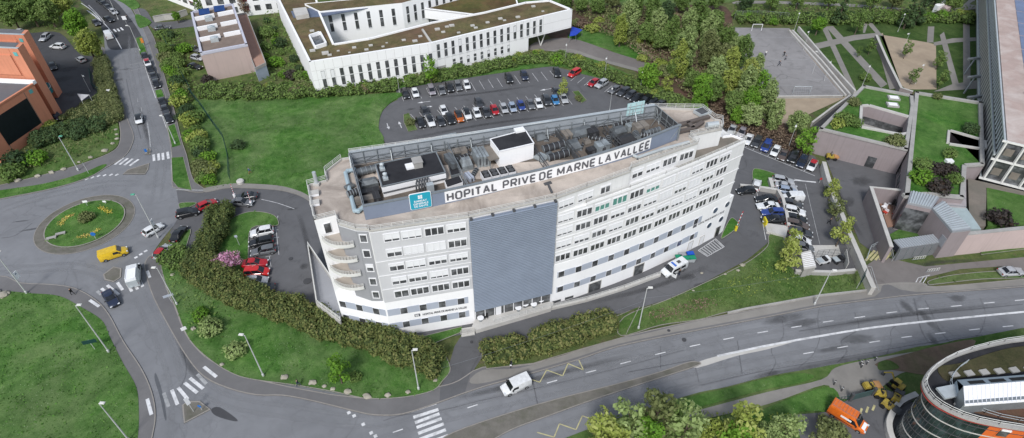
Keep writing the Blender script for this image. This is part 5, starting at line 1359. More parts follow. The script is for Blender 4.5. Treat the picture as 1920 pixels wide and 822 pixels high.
perim(hole, z - .5, z + .05, M_CONCLT, 'patio_coping', SC, .5, False)
w = MB(); w.prism(hole, 2.5, 2.6, side=False); w.build('patio_floor', M_BLACK, SC)
hp = hole if area2(hole) < 0 else hole[::-1]
w = MB()
for a, c in zip(hp, hp[1:] + hp[:1]): w.wallbox(a, c, 2.5, z - .36, .1, 0)
w.build('patio_wall', M_MAUVE, SC)
w = MB(); a, b = q[-1], q[0]; d = (b - a).normalized()
nrm = V2(d.y, -d.x); cen = sum(q, V2(0, 0)) / len(q); sgn = 1 if (a + nrm - cen).length > (a - cen).length else -1
for i in range(8):
 w = MB(); w.wallbox(a + d * (2 + i * 4.4), a + d * (5.2 + i * 4.4), 1.0, 2.6, .08, .04 * sgn); w.build('window', M_GLASS, SC)
g = G(1780, 302, z); w = MB(); w.box((g.x, g.y, z - .05), (1.4, 1.0, .6)); w.build('rooflight', M_SIGNWHITE, SC)
w = MB(); gq = P2([(1775, 315), (1811, 318), (1812, 388), (1776, 385)], 5.0); w.prism(gq, 4.4, 5.0); o = w.build('canopy_roof', mat('pale mauve roof', (.36, .33, .34), .6, .08), SC)
w = MB()
for t in np.linspace(0, 1, 6): w.strip([gq[0].lerp(gq[3], t), gq[1].lerp(gq[2], t)], .12, 5.0, 5.05)
w.build('roof_seam', M_GALV, o)
w = MB(); gq = P2([(1776, 387), (1812, 390), (1840, 430), (1815, 430)], 4.6); w.prism(gq, 3.8, 4.6); w.build('glazed_link', mat('pale green glass', (.35, .42, .43), .3, .15), SC)
SD = thing('courtyard_building', 'mauve courtyard wing with ribbed zinc roofs behind a pink street wall', 'building', (78, 88, 0))
M_ZINC = mat('zinc roof', (.34, .355, .38), .5, .06, .5, 5, metal=.3)
def ribbed(q, z, n, parent, thick=.4):
 b = MB(); b.prism(q, z - thick, z); o = b.build('zinc_roof', M_ZINC, parent)
 b = MB()
 for i in range(1, n):
  t = i / n; b.strip([q[0].lerp(q[1], t), q[3].lerp(q[2], t)], .3, z, z + .16)
 b.build('roof_rib', M_GALVLT, o)
q1 = P2([(1708, 358), (1762, 370), (1748, 390), (1702, 380)], 6.8)
ribbed(q1, 6.8, 10, SD); w = MB(); w.prism(q1, -.2, 6.4, top=False); w.build('wall', M_MAUVE, SD)
q2 = P2([(1748, 390), (1768, 376), (1822, 430), (1786, 434)], 6.8)
ribbed([q2[0], q2[3], q2[2], q2[1]], 6.8, 14, SD); w = MB(); w.prism(q2, -.2, 6.4, top=False); w.build('wall', M_MAUVE, SD)
fr = [q2[0], q2[3]]; d = (q2[3] - q2[0]).normalized()
nr = V2(d.y, -d.x); sg_ = 1 if nr.x < 0 else -1
w = MB(); w.wallbox(q2[0] + d * 5.2, q2[0] + d * 6.5, 2.6, 4.8, .08, .05 * sg_); w.build('window', M_DKGREY, SD)
w = MB(); w.wallbox(q1[3], q1[2], .3, 5.6, .1, .08); w.build('dark_glazing', M_GLASS, SD)
sw = P2([(1640, 490), (1680, 470), (1770, 455), (1786, 434), (1920, 424), (2060, 410)], 0)
wl = thing('boundary_wall', 'long pink wall along the service road east of the grey gates', 'wall', (95, 85, 0))
pk = [V2(*G(1782, 435, 6.2)[:2]), V2(*G(1920, 421, 6.2)[:2]), V2(*G(2060, 410, 6.2)[:2])]
b = MB(); b.strip(pk, .6, -.1, 5.2); b.build('wall_face', mat('pink render', (.50, .40, .385), .85, .05, .3, 4, dirt=(.42, .34, .33), dirt_amt=.4, streak=True), wl)
b = MB(); b.strip(pk, .8, 5.203, 5.35); b.build('coping', M_CONC, wl)
wa = thing('courtyard_wall', 'slanting mauve wall with pale coping around the small courtyard garden', 'wall', (72, 88, 0))
cwp = [V2(*G(1700, 357, 4.2)[:2]), V2(*G(1634, 350, 4.2)[:2]), V2(*G(1672, 462, 4.2)[:2])]
b = MB(); b.strip(cwp, .5, -.1, 4.0); b.build('wall_face', M_MAUVE, wa)
b = MB(); b.strip(cwp, .7, 4.003, 4.15); b.build('coping', M_CONCLT, wa)
gt = thing('steel_gates', 'row of dark grey panel gates under a ribbed zinc strip roof', 'gate', (75, 80, 0))
ga, gb = V2(*G(1676, 488, 0)[:2]), V2(*G(1836, 464, 0)[:2])
b = MB(); b.strip([ga, gb], .3, 0, 2.8); b.build('gate_panel', mat('gate grey', (.17, .175, .185), .6, .1), gt)
b = MB()
for i in range(12): c = ga.lerp(gb, i / 11); b.box((c.x, c.y, 1.42), (.14, .5, 2.86), math.atan2((gb-ga).y, (gb-ga).x))
b.build('post', M_GALV, gt)
b = MB(); c2 = ga.lerp(gb, .56); dn = V2(-(gb-ga).y, (gb-ga).x).normalized(); zq = [ga, c2, c2 + dn * 2.2, ga + dn * 2.2]; b.prism(zq, 2.95, 3.15); ro = b.build('strip_roof', M_ZINC, gt)
b = MB()
for i in range(1, 20): b.strip([zq[0].lerp(zq[1], i / 20), zq[3].lerp(zq[2], i / 20)], .1, 3.15, 3.22)
b.build('roof_rib', M_GALVLT, ro)
area_sheet('lawn', [(1668,440),(1676,454),(1730,448),(1728,436),(1690,428)], .3, M_GRASS2, h=.3, smooth=False)
area_sheet('courtyard_paving', [(1645,368),(1664,425),(1690,422),(1692,372)], .3, mat('terracotta paving', (.30, .18, .13), .9, .15), h=.3, smooth=False)
area_sheet('lawn', [(1850,352),(1980,380),(1980,420),(1852,424)], 3.6, M_GRASS2, h=3.6, smooth=False)
area_sheet('garden_path', [(1815,335),(1860,345),(1990,376),(1990,384),(1850,354),(1848,424),(1818,426)], 3.5, M_TERR, h=3.5, smooth=False)
# --- glass slatted tower (east edge)
TW = thing('office_tower', 'tall grey slatted office block with blue panelled roof at the east edge', 'building', (110, 130, 0))
zt, zl = 13.2, 3.9
T0 = V2(*G(1889, 263, zt)[:2]); nd = (V2(*G(1838, 100, zl)[:2]) - T0).normalized(); ea = V2(nd.y, -nd.x); LT = 120
foot = [T0, T0 + ea * 40, T0 + ea * 40 + nd * LT, T0 + nd * LT]
w = MB(); w.prism(foot, zl, zt - .4); w.build('core_wall', M_CONC, TW)
w = MB(); w.prism([p.lerp(T0 + ea * 20 + nd * 60, .04) for p in foot], -.1, zl); w.build('base_storey', M_DKGREY, TW)
w = MB(); w.wallbox(T0 + nd * LT, T0, zl, zt - .4, .08, .05); w.build('west_glazing', mat('grey green glazing', (.06, .066, .07), .35, .2, .5, 4), TW)
sl = MB(); n = V2(-ea.x, -ea.y); k = int(LT / 2.5)
for i in range(k):
 p = T0 + nd * (i * 2.5 + .3)
 sl.add([(*(p + n * .12), zl), (*(p + n * .18), zl), (*(p + nd * 1.9 + n * .18), 9.4), (*(p + nd * 1.9 + n * .15), 9.4), (*(p + nd * 1.1 + n * .12), zl), (*(p + nd * 1.1 + n * .18), zl), (*(p + nd * 3.0 + n * .18), 9.4), (*(p + nd * 3.0 + n * .15), 9.4)], [(3, 2, 1, 0), (4, 5, 6, 7), (1, 2, 6, 5), (0, 1, 5, 4), (2, 3, 7, 6)])
sl.build('sun_slats', M_CONCLT, TW)
sl = MB()
for i in range(int(LT / 2.1)):
 p = T0 + nd * (i * 2.1 + .3); sl.add([(*(p + n * .1), 9.6), (*(p + n * .18), 9.6), (*(p + n * .3 + nd * 1.2), zt - .5), (*(p + n * .1 + nd * 1.2), zt - .5), (*(p + n * .1 + nd * .12), 9.6), (*(p + n * .3 + nd * .12), 9.6), (*(p + n * .3 + nd * 1.32), zt - .5), (*(p + n * .1 + nd * 1.32), zt - .5)], [(3, 2, 1, 0), (4, 5, 6, 7), (1, 2, 6, 5)])
sl.build('upper_slats', M_GALVLT, TW)
sl = MB()
for zz, o in ((zl, .5), (9.5, .55), (zt - .3, .3)): p = T0 + n * o; sl.tube((*p, zz), (*(p + nd * LT), zz), .24, n=4)
sl.build('slat_rail', M_GALVLT, TW)
w = MB(); w.prism(foot, zt - .4, zt); w.build('roof', mat('brown roof slab', (.40, .31, .28), .9, .15, .4, 5, dirt=(.58, .53, .50), dirt_amt=.6), TW)
rp = MB(); M_BLUE = mat('blue roof panels', (.14, .18, .29), .5, .2, .3, 4)
for i in range(12):
 for j in range(4):
  p = T0 + nd * (3.6 + i * 9.2) + ea * (4.6 + j * 8.5); rp.prism([p, p + ea * 8.0, p + ea * 8.0 + nd * 8.6, p + nd * 8.6], zt, zt + .12)
rp.build('roof_panels', M_BLUE, TW)
for y0, x0 in ((14, 5.2), (23, 5.0), (40, 6.5), (31, 14)):
 p = T0 + nd * y0 + ea * x0; rp = MB(); rp.box((p.x, p.y, zt + .5), (1.5, 1.5, .8), .2); rp.build('roof_vent', M_GALVLT, TW)
fr_ = MB()
for i in range(12): p = T0 + ea * (i * 3.1) - nd * .35; fr_.tube((*p, zl), (*p, zt), .26, n=4)
for zz in (zl, 8.7, zt - .2): fr_.tube((*(T0 - nd * .35 - ea * .8), zz), (*(T0 + ea * 36 - nd * .35), zz), .26, n=4)
fr_.build('facade_frame', M_RAIL, TW)
w = MB(); w.wallbox(T0 - nd * .05, T0 + ea * 40 - nd * .05, zl, zt - .45, .06, 0); w.build('south_glazing', M_GLASS, TW)
for i in range(11):
 for zz in (5.2, 9.9): w = MB(); p = T0 + ea * (i * 3.1 + .6) - nd * .12; w.wallbox(p, p + ea * 1.5, zz, zz + 1.6, .05, 0); w.build('inner_blind', M_TERR, TW)
for i in range(3):
 p = T0 + nd * (38 + i * 12) + n * 1.0; fb = MB(); fb.box((p.x - 1.2, p.y - 1.0, 4.4), (4.2, .6, .5), math.atan2(ea.y, ea.x) + .7); fb.tube((p.x - 2.6, p.y - 2, 0), (p.x - .2, p.y, 4.4), .2, n=4); fb.build('side_fin', M_GALV, TW)
# --- round glass and orange building (south east)
RBD = thing('round_building', 'round glass building with orange panels and planted flat roof', 'building', (75, 40, 0))
zt = 12.0
rim = P2([(2050, 632), (1920, 638), (1850, 650), (1790, 668), (1752, 690), (1734, 712), (1733, 730), (1748, 752), (1780, 772), (1830, 790), (1920, 806), (2050, 820)], zt)
rim = smooth_loop(rim, 4, False)
inn = [p.lerp(V2(92, 45), .06) for p in rim]
w = MB(); w.prism(rim, zt - .5, zt, top=True); w.build('roof_slab', M_BITUM, RBD)
w = MB(); w.strip(rim, .5, zt, zt + .3, off=0); w.build('roof_edge', M_CONC, RBD)
w = MB(); w.rail(rim[::2], zt + .35, .7, 2.2, 2, .04); w.build('roof_railing', M_RAIL, RBD)
w = MB(); w.rail([p.lerp(V2(92, 45), .085) for p in rim[14:]][::2], zt + .02, .9, 2.4, 2, .04); w.build('inner_railing', M_GALVLT, RBD)
sed = smooth_loop(P2([(2050, 645), (1920, 650), (1860, 662), (1800, 682), (1758, 690), (1775, 715), (1810, 708), (2050, 680)], zt), 3)
w = MB(); w.prism(sed, zt, zt + .12); w.build('planted_roof', grass('mossy roof planting', (.060, .068, .028), (.085, .090, .038), (.10, .075, .05), .0, .7), RBD)
sed = P2([(1790, 765), (1815, 750), (2050, 735), (2050, 812), (1920, 795), (1850, 780)], zt)
w = MB(); w.prism(sed, zt, zt + .12); w.build('planted_roof', mat('red brown planting', (.10, .052, .036), .95, .3, .5, 4, dirt=(.09, .10, .04), dirt_amt=.4, bmp=.5), RBD)
wallp = [p.lerp(V2(92, 45), .03) for p in rim]
k = len(wallp); iw = next(i for i, p in enumerate(wallp) if i > k // 2 and p.x > G(1850, 790, zt).x)
w = MB(); w.strip(wallp[:iw + 1], .12, 0, zt - .5); w.build('curtain_wall', glass('green black glass', (.022, .034, .036), .1), RBD)
w = MB(); w.strip(wallp[iw:], .14, 0, zt - .5); w.build('orange_wall', mat('orange panel', (.62, .135, .03), .6, .06, .4, 5), RBD)
w = MB()
for z in (3.0, 6.0, 9.0): w.strip(wallp, .5, z - .09, z + .09, off=.15)
w.build('floor_band', M_CONCLT, RBD)
w = MB()
for p in wallp[::1]: w.tube((p.x, p.y, 0), (p.x, p.y, zt - .5), .09, n=4)
for z in (1.5, 4.5, 7.5, 10.4): w.strip(wallp, .24, z - .04, z + .04)
w.build('mullions', M_DKMETAL, RBD)
w = MB(); w.strip([p.lerp(V2(92, 45), -.005) for p in rim], .12, zt - .32, zt - .2); w.build('red_line', mat('red trim', (.35, .06, .05), .6, .1), RBD)
for s0 in (1, 3):
 a, b = wallp[min(k - 2, iw + s0)], wallp[min(k - 1, iw + s0 + 1)]
 w = MB(); w.strip([a.lerp(b, .1), a.lerp(b, .9)], .3, 9.6, 10.8); w.build('window', M_GLASS, RBD)
 w = MB(); w.strip([a.lerp(b, .1), a.lerp(b, .9)], .5, 10.85, 11.15); w.build('window_hood', M_SIGNWHITE, RBD)
w = MB(); bs_ = smooth_loop(P2([(1720, 738), (1690, 752), (1672, 778), (1668, 800), (1680, 830), (1720, 860)], 1.0), 3, False); w.strip(bs_, .8, 0, 1.0); w.build('plinth_wall', M_CONCLT, RBD)
rq = P2([(1806, 725), (2050, 706), (2050, 738), (1811, 755)], zt + 2.6)
RH = thing('rooftop_house', 'rooftop plant house with white corrugated roof on the round building', 'plant room', (rq[0].x, rq[0].y, zt))
w = MB(); w.prism(rq, zt, zt + 2.4); w.build('wall', M_GALV, RH)
w = MB()
dd = (rq[3] - rq[0])
w.add([(*rq[0], zt + 2.7), (*rq[1], zt + 2.7), (*(rq[2] + dd * .1), zt + 2.3), (*(rq[3] + dd * .1), zt + 2.3), (*rq[0], zt + 2.5), (*rq[1], zt + 2.5), (*(rq[2] + dd * .1), zt + 2.1), (*(rq[3] + dd * .1), zt + 2.1)], [(3, 2, 1, 0), (4, 5, 6, 7), (7, 6, 2, 3), (0, 4, 7, 3)])
w.build('roof', M_SIGNWHITE, RH)
w = MB()
for i in range(30):
 t = i / 30; a = rq[0].lerp(rq[1], t); b = (rq[3] + dd * .1).lerp(rq[2] + dd * .1, t); w.tube((*a, zt + 2.72), (*b, zt + 2.32), .05, n=4)
w.build('roof_rib', M_FRAME, RH)
q3 = [p - dd * .75 for p in (rq[0], rq[1])]
w = MB(); w.add([(*rq[0], zt + 2.7), (*rq[1], zt + 2.7), (*q3[1], zt + 1.5), (*q3[0], zt + 1.5)], [(0, 1, 2, 3)]); w.prism([q3[0], q3[1], rq[1], rq[0]], zt, zt + 1.45, top=False)
ho = w.build('clerestory', mat('blue grey sheet', (.30, .36, .41), .5, .1), RH)
for i in range(3):
 t0 = .06 + i * .16; w = MB()
 P = [rq[0].lerp(rq[1], t0), rq[0].lerp(rq[1], t0 + .12)]
 Q = [P[1] - dd * .5, P[0] - dd * .5]
 w.add([(*(P[0] - dd * .15), zt + 2.5), (*(P[1] - dd * .15), zt + 2.5), (*Q[0], zt + 1.95), (*Q[1], zt + 1.95)], [(0, 1, 2, 3)]); w.build('opening', M_BLACK, ho)
for i in range(6):
 for y in (704, 762):
  g = G(1788 + i * 28 + (10 if y > 730 else 0), y - i * (2 if y < 730 else 1.5), zt); w = MB(); w.box((g.x, g.y, zt + .2), (1.1, .8, .25), .2); w.build('roof_pad', M_CONC, RBD)
g = G(1780, 735, zt + .8); wv = thing('roof_hatch', 'pale tilted hatch cover beside the rooftop plant house', 'hatch', (g.x, g.y, zt)); w = MB(); w.box((g.x, g.y, zt + .8), (2.6, 1.6, .3), .2); w.build('cover', M_GALVLT, wv)
w = MB(); w.box((g.x, g.y, zt + .35), (2.2, 1.2, .6), .2); w.build('base', M_DKMETAL, wv)
# ------------------------------------------------------------------ vehicles
M_PAINT = paint_object_colour('car paint')
M_CARGLASS = glass('car glass', (.012, .014, .017), .06)
M_TYRE = mat('tyre rubber', (.014, .014, .015), .85, .2, 3, 9)
M_RIM = mat('alloy rim', (.30, .31, .32), .35, .15, 3, 9, metal=.6)
M_HEAD = mat('headlight glass', (.62, .64, .66), .15, .1, 3, 9)
M_TAIL = mat('tail light red', (.30, .012, .012), .25, .15, 3, 9)
M_PLATE = mat('number plate', (.62, .62, .58), .6, .05, 3, 9)
M_TRIM = mat('black car trim', (.02, .02, .022), .6, .2, 3, 9)
def loft(b, secs):
 """secs: list of (x, [(y, z) half profile from bottom centre out and up to top centre])"""
 n = len(secs[0][1]); rows = []
 for x, hp in secs:
  full = [(x, y, z) for y, z in hp] + [(x, -y, z) for y, z in hp[::-1]]
  rows.append(full)
 m = 2 * n; vs = [p for r in rows for p in r]; fs = []
 for k in range(len(rows) - 1):
  for i in range(m):
   j = (i + 1) % m
   fs.append((k * m + i, (k + 1) * m + i, (k + 1) * m + j, k * m + j))
 fs.append(tuple(range(m))); fs.append(tuple(range(len(rows) * m - 1, (len(rows) - 1) * m - 1, -1)))
 b.add(vs, fs)
CARTYPES = {
 'hatchback': (4.05, 1.75, .93, 1.46, -1.85, 1.05, -1.50, .15, .80, None),
 'saloon':    (4.60, 1.80, .92, 1.44, -1.75, .95, -1.10, .10, .80, .98),
 'estate':    (4.60, 1.80, .94, 1.50, -2.15, .95, -1.95, .10, .82, None),
 'suv':       (4.45, 1.86, 1.05, 1.68, -2.05, 1.05, -1.75, .25, .98, None),
 'minivan':   (4.55, 1.84, 1.02, 1.70, -2.08, 1.45, -1.90, .55, .92, None),
}
PROTO = {}
def car_parts(root, kind, open_roof=None):
 L, W, zb, zr, gb0, gb1, gr0, gr1, zh, boot = CARTYPES[kind]
 h = L / 2; w = W / 2
 def sec(x, z0, zt, ww): return (x, [(0, z0), (ww * .86, z0), (ww * .97, z0 + .12), (ww, (z0 + zt) * .52), (ww * .96, zt - .08), (ww * .87, zt), (0, zt + .015)])
 S = [sec(-h, .42, zb * .72, w * .80), sec(-h + .06, .30, (boot or zb) * .93, w * .90), sec(-h + .28, .22, (boot or zb), w * .97)]
 if boot: S += [sec(gb0 - .02, .2, boot, w)]
 else: S += [sec(-h + .7, .2, zb + .01, w)]
 S += [sec(-.4, .2, zb, w), sec(gb1 - .25, .2, zb, w), sec(gb1 + .12, .2, zb - .05, w * .99), sec(h - .55, .22, zh, w * .96), sec(h - .18, .26, zh - .10, w * .89), sec(h - .03, .34, zh - .24, w * .80), sec(h, .42, zh - .34, w * .72)]
 b = MB(); loft(b, S)
 gw0, gw1 = w * .86, w * .70
 for sy in (-1, 1):
  for x0, x1, t in ((gb0 + .04, gr0 + .02, .05), (gb1 - .05, gr1 + .03, .045), ((gb0 + gb1) / 2 - .1, (gr0 + gr1) / 2 - .1, .035)):
   b.tube((x0, sy * (gw0 + .005), zb - .02), (x1, sy * (gw1 + .01), zr - .03), t, n=4)
 b.build('body', M_PAINT, root, smooth=38)
 g = MB()
 def gsec(x, z, ww): return (x, z, ww)
 P = []
 vs = [(gb0, gw0 * .93, zb - .03), (gb1, gw0 * .93, zb - .06), (gr1, gw1, zr - .04), (gr0, gw1 * .96, zr - .04)]
 pts = [(gb0, gw0 * .9, zb - .03), (gb0 + .2, gw0, zb - .03), (gb1 - .35, gw0, zb - .04), (gb1, gw0 * .82, zb - .06),
           (gr1 + .05, gw1 * .92, zr - .05), (gr1 - .2, gw1, zr - .03), (gr0 + .2, gw1, zr - .03), (gr0, gw1 * .9, zr - .06)]
 vs = [(x, y, z) for x, y, z in pts] + [(x, -y, z) for x, y, z in pts]
 fs = [(1, 2, 5, 6)[::-1], (0, 1, 6, 7)[::-1], (2, 3, 4, 5)[::-1], (9, 10, 13, 14), (8, 9, 14, 15), (10, 11, 12, 13), (3, 11, 12, 4), (0, 7, 15, 8), (4, 12, 13, 5), (6, 14, 15, 7), (5, 13, 14, 6)]
 g.add(vs, fs); g.build('windows', M_CARGLASS, root)
 r = MB()
 xs = [gr0 - .02, gr0 + .22, (gr0 + gr1) / 2, gr1 - .2, gr1 + .06]
 zz = [zr - .045, zr, zr + .025, zr, zr - .045]
 ww = [gw1 * .93, gw1 * 1.02, gw1 * 1.04, gw1 * 1.02, gw1 * .92]
 vs = []; n = 5
 for x, z, y in zip(xs, zz, ww):
  for t in (-1, -.75, 0, .75, 1): vs.append((x, y * t, z - .03 * abs(t) ** 3))
 fs = [(i * 5 + j, (i + 1) * 5 + j, (i + 1) * 5 + j + 1, i * 5 + j + 1) for i in range(4) for j in range(4)]
 r.add(vs, fs)
 r.add([(x, y, z - .05) for x, y, z in vs], [f[::-1] for f in fs])
 r.build('roof', M_PAINT, root, smooth=50)
 wr = .33 if kind != 'suv' else .37
 for sx in (-1, 1):
  for sy in (-1, 1):
   cx = (h - .82) if sx > 0 else -(h - .75)
   m = MB(); y0, y1 = sy * (w - .19), sy * (w + .012)
   m.tube((cx, y0, wr), (cx, y1, wr), wr, n=14)
   m.use(1).tube((cx, y1 - sy * .01, wr), (cx, y1 + sy * .012, wr), wr * .62, n=12)
   m.build('wheel', [M_TYRE, M_RIM], root)
 for sy in (-1, 1):
  m = MB(); m.box((h - .13, sy * w * .66, zh - .20), (.26, w * .38, .13), -sy * .35, 0, .35); m.build('headlight', M_HEAD, root)
  m = MB(); m.box((-h + .07, sy * w * .74, zb * .86), (.14, w * .26, .22), sy * .25); m.build('tail_light', M_TAIL, root)
  m = MB(); m.box((gb1 - .35, sy * (w + .07), zb + .02), (.16, .2, .13), sy * .2); m.build('mirror', M_TRIM, root)
 m = MB(); m.box((h - .01, 0, .45), (.05, w * 1.1, .2)); m.build('grille', M_TRIM, root)
 m = MB(); m.box((-h + .01, 0, .62), (.05, .52, .12)); m.build('number_plate', M_PLATE, root)
COLS = {'white': (.72, .73, .74), 'black': (.013, .014, .016), 'dark grey': (.045, .048, .054), 'grey': (.13, .135, .145), 'silver': (.40, .41, .43), 'dark blue': (.018, .026, .055), 'blue': (.025, .055, .24), 'sky blue': (.05, .20, .42), 'pale blue': (.30, .36, .46), 'red': (.40, .012, .020), 'orange': (.48, .12, .02), 'brown': (.10, .075, .065), 'mauve grey': (.26, .24, .27), 'bright red': (.55, .02, .02), 'yellow': (.70, .46, .02)}
def car(kind, colour, x, y, front, label, group=None, roof=None, z=.02, flag={}):
 """x, y: pixel of the body centre; front: pixel offset from rear to front"""
 c = G(x, y, z + .7); f = G(x + front[0] * .5, y + front[1] * .5, z + .7) - G(x - front[0] * .5, y - front[1] * .5, z + .7)
 rz = math.atan2(f.y, f.x)
 loc = (c.x, c.y, z)
 if kind not in PROTO:
  t = thing('parked_car', label, 'car', (0, 0, 0)); car_parts(t, kind); PROTO[kind] = t
  t.location = loc; t.rotation_euler = (0, 0, rz); r = t
  for o in t.children: o.location = (0, 0, 0)
  r['label'] = label
  if group: r['group'] = group
 else:
  r = dup(PROTO[kind], loc, rz, label)
  if group: r['group'] = group
  elif 'group' in r: del r['group']
 for o in r.children:
  n = o.name.split('.')[0]
  if n == 'body': o.color = c4(COLS[colour])
  if n == 'roof': o.color = c4(COLS[roof or colour])
 return r
ORD = ['first', 'second', 'third', 'fourth', 'fifth', 'sixth', 'seventh', 'eighth', 'ninth', 'tenth', 'eleventh', 'twelfth', 'thirteenth', 'fourteenth', 'fifteenth', 'sixteenth', 'seventeenth']
def row(cars, front, where, group):
 for i, c in enumerate(cars):
  kind, colour, x, y = c[:4]; roof = c[4] if len(c) > 4 else None
  lb = f"{colour} {kind}{' with ' + roof + ' roof' if roof else ''}, {ORD[i]} {where}"
  car(kind, colour, x, y, front, lb, group, roof)
D1 = (6.5, 17)
row([('estate','black',760,175.5),('hatchback','white',778.5,174),('minivan','mauve grey',809,169),('saloon','grey',828,168),('suv','black',843,164),('estate','grey',859,161),('hatchback','white',875,159),('suv','black',954,147),('suv','dark blue',983,142),('suv','black',1044,136.5)],
 D1, 'in the far row from the lawn end', 'cars in the far row of the rear car park')
row([('saloon','black',788.5,228.6),('estate','white',807,227,'black'),('hatchback','dark grey',826.5,227),('suv','black',844,223),('suv','orange',861,219,'black'),('suv','white',875.5,214,'black'),('hatchback','white',894,211.6),('saloon','dark grey',911.7,210),('hatchback','red',927.5,206),('hatchback','silver',945,203),('hatchback','pale blue',961,201),('hatchback','blue',977,197.6),('saloon','grey',994.6,195),('hatchback','white',1010,194),('suv','dark grey',1025,188.5),('hatchback','sky blue',1041,187.6),('saloon','silver',1057,184)],
 (7.5, 16), 'in the middle row from the planted island', 'cars in the middle row of the rear car park')
for kind, colour, x, y, lb in [('suv','dark grey',797,210,'dark grey SUV parked nose to the middle row near the planted island'), ('hatchback','white',832,207,'white hatchback alone in the second half of the middle row'), ('suv','dark grey',898,194,'dark grey SUV parked behind the white hatchback in the middle row'), ('saloon','dark grey',1043,172,'dark grey saloon behind the small yellow tree in the rear car park')]:
 car(kind, colour, x, y, (7.5, 16), lb, 'cars in the middle row of the rear car park')
D2 = (-17, 10)
row([('minivan','bright red',1077,137),('hatchback','red',1113,155),('suv','silver',1128,157.5),('hatchback','grey',1152,168),('estate','dark grey',1169,172),('hatchback','dark grey',1182.5,177.5),('saloon','black',1195,183),('estate','black',1211,186),('hatchback','black',1224,192),('hatchback','dark grey',1238,195)],
 D2, 'down the east row under the grass slope', 'cars in the east row of the rear car park')
row([('saloon','silver',1373,243),('hatchback','mauve grey',1391,248),('saloon','white',1403,261),('estate','dark grey',1419,266),('minivan','blue',1437,274),('hatchback','white',1454,283),('saloon','brown',1469,290),('suv','black',1487,295),('estate','dark blue',1504,303),('hatchback','white',1523,310,'red')],
 (-10, 17.5), 'in the row east of the prow', 'cars in the row east of the hospital')
row([('estate','silver',1469,338),('saloon','silver',1474,349),('hatchback','pale blue',1477,357)], (24, 4), 'from the top of the sunken yard column', 'cars against the deck wall')
row([('saloon','dark grey',1484,381),('suv','white',1489,396.5),('saloon','black',1491,409),('estate','brown',1495,421),('saloon','dark grey',1501,435),('hatchback','white',1501,450),('hatchback','grey',1506,463)], (24, 5), 'below the white van along the deck wall', 'cars against the deck wall')
row([('saloon','black',1437,373),('saloon','white',1440,386),('estate','blue',1449,398),('saloon','black',1450,411)], (-25, 0), 'from the top in the column facing the prow', 'cars facing the hospital prow')
car('hatchback', 'white', 1419, 346, (4, -15), 'white hatchback nosed up to the small lawn east of the prow')
car('hatchback', 'black', 1399, 357, (-22, 2), 'black car half hidden by the prow behind the low wall')
row([('suv','white',491,435),('estate','black',489,453),('estate','grey',493,470)], (-30, 6), 'from the top in the west car park', 'cars in the west car park')
row([('saloon','red',478,493),('minivan','bright red',481,510),('hatchback','silver',481,526)], (30, -2), 'from the top of the lower trio in the west car park', 'cars in the west car park')
car('saloon', 'dark grey', 490, 541, (-30, 3), 'dark saloon mostly hidden behind the laurel hedge of the west car park')
car('saloon', 'grey', 454, 379, (30, 2), 'grey saloon waiting at the red and white entrance barrier')
car('saloon', 'dark grey', 461, 368, (-28, 3), 'dark car passing the waiting grey saloon at the entrance barrier')
car('hatchback', 'red', 388, 383, (22, -10), 'red car half hidden by the top of the laurel hedge')
car('suv', 'black', 352, 399, (27, -6), 'black car on the entrance road beside the tiny grass island')
car('saloon', 'black', 335, 438, (14, -20), 'black saloon on the entrance road south of the tiny grass island')
car('hatchback', 'white', 287, 430, (24, -14), 'white hatchback leaving the roundabout beside the banner lamp post')
car('hatchback', 'silver', 304, 471, (13, -15), 'silver hatchback with red roof beside the rounded green bush', roof='red')
car('saloon', 'dark blue', 207, 559, (13, 21), 'dark saloon driving over the zebra crossing south of the roundabout')
car('saloon', 'silver', 1897, 509, (40, -2), 'silver saloon parked half on the grass strip at the east edge')
car('hatchback', 'white', 260, 223, (1, 19), 'white hatchback with dark sunroof driving alone down the north road', roof='black')
row([('hatchback','black',271.7,106),('hatchback','white',276.5,118,'red'),('saloon','black',281.5,130),('saloon','dark grey',288,143),('hatchback','black',293,157)], (5, 12), 'from the top in the upper roadside bays', 'cars parked along the north road')
row([('saloon','black',304.6,191),('saloon','dark grey',309.5,205),('saloon','black',315.5,221)], (5, 12), 'from the top in the lower roadside bays', 'cars parked along the north road')
row([('saloon','black',187,1),('saloon','black',195,7),('saloon','dark grey',203,13.5),('hatchback','silver',213,22)], (10, 8), 'in the kerbside queue beyond the far zebra crossing', 'cars queued at the kerb of the north road')
car('saloon', 'black', 203, 36, (12, 5), 'black saloon driving beside the hatched strip of the north road')
car('saloon', 'dark grey', 180, 42, (9, 9), 'dark grey car half under the bright green tree')
car('saloon', 'dark grey', 304, 52, (18, -2), 'dark grey saloon in the side street behind the shrubs')
car('minivan', 'white', 33, 64, (-12, 9), 'white minivan parked against the orange building under the trees')
car('estate', 'silver', 84, 70, (-13, 11), 'silver estate in the middle bay under the row of trees')
car('suv', 'white', 108, 87, (-24, -2), 'white SUV crossing the dark car park of the orange building')
car('hatchback', 'black', 99, 124, (5, 13), 'black hatchback in the middle of the dark car park')
car('hatchback', 'silver', 151, 111, (-16, -10), 'silver hatchback under the yellow green tree edge')
car('hatchback', 'dark blue', 106, 217, (10, 8), 'dark hatchback tucked behind the corner of the orange building')
for i, (x, y, k, cc) in enumerate([(372,92,'saloon','grey'), (376,108,'hatchback','silver'), (371,124,'saloon','black')]):
 car(k, cc, x-6, y, (14, 3), f"{['grey','silver','black'][i]} car parked beside the west wall of the beige building")
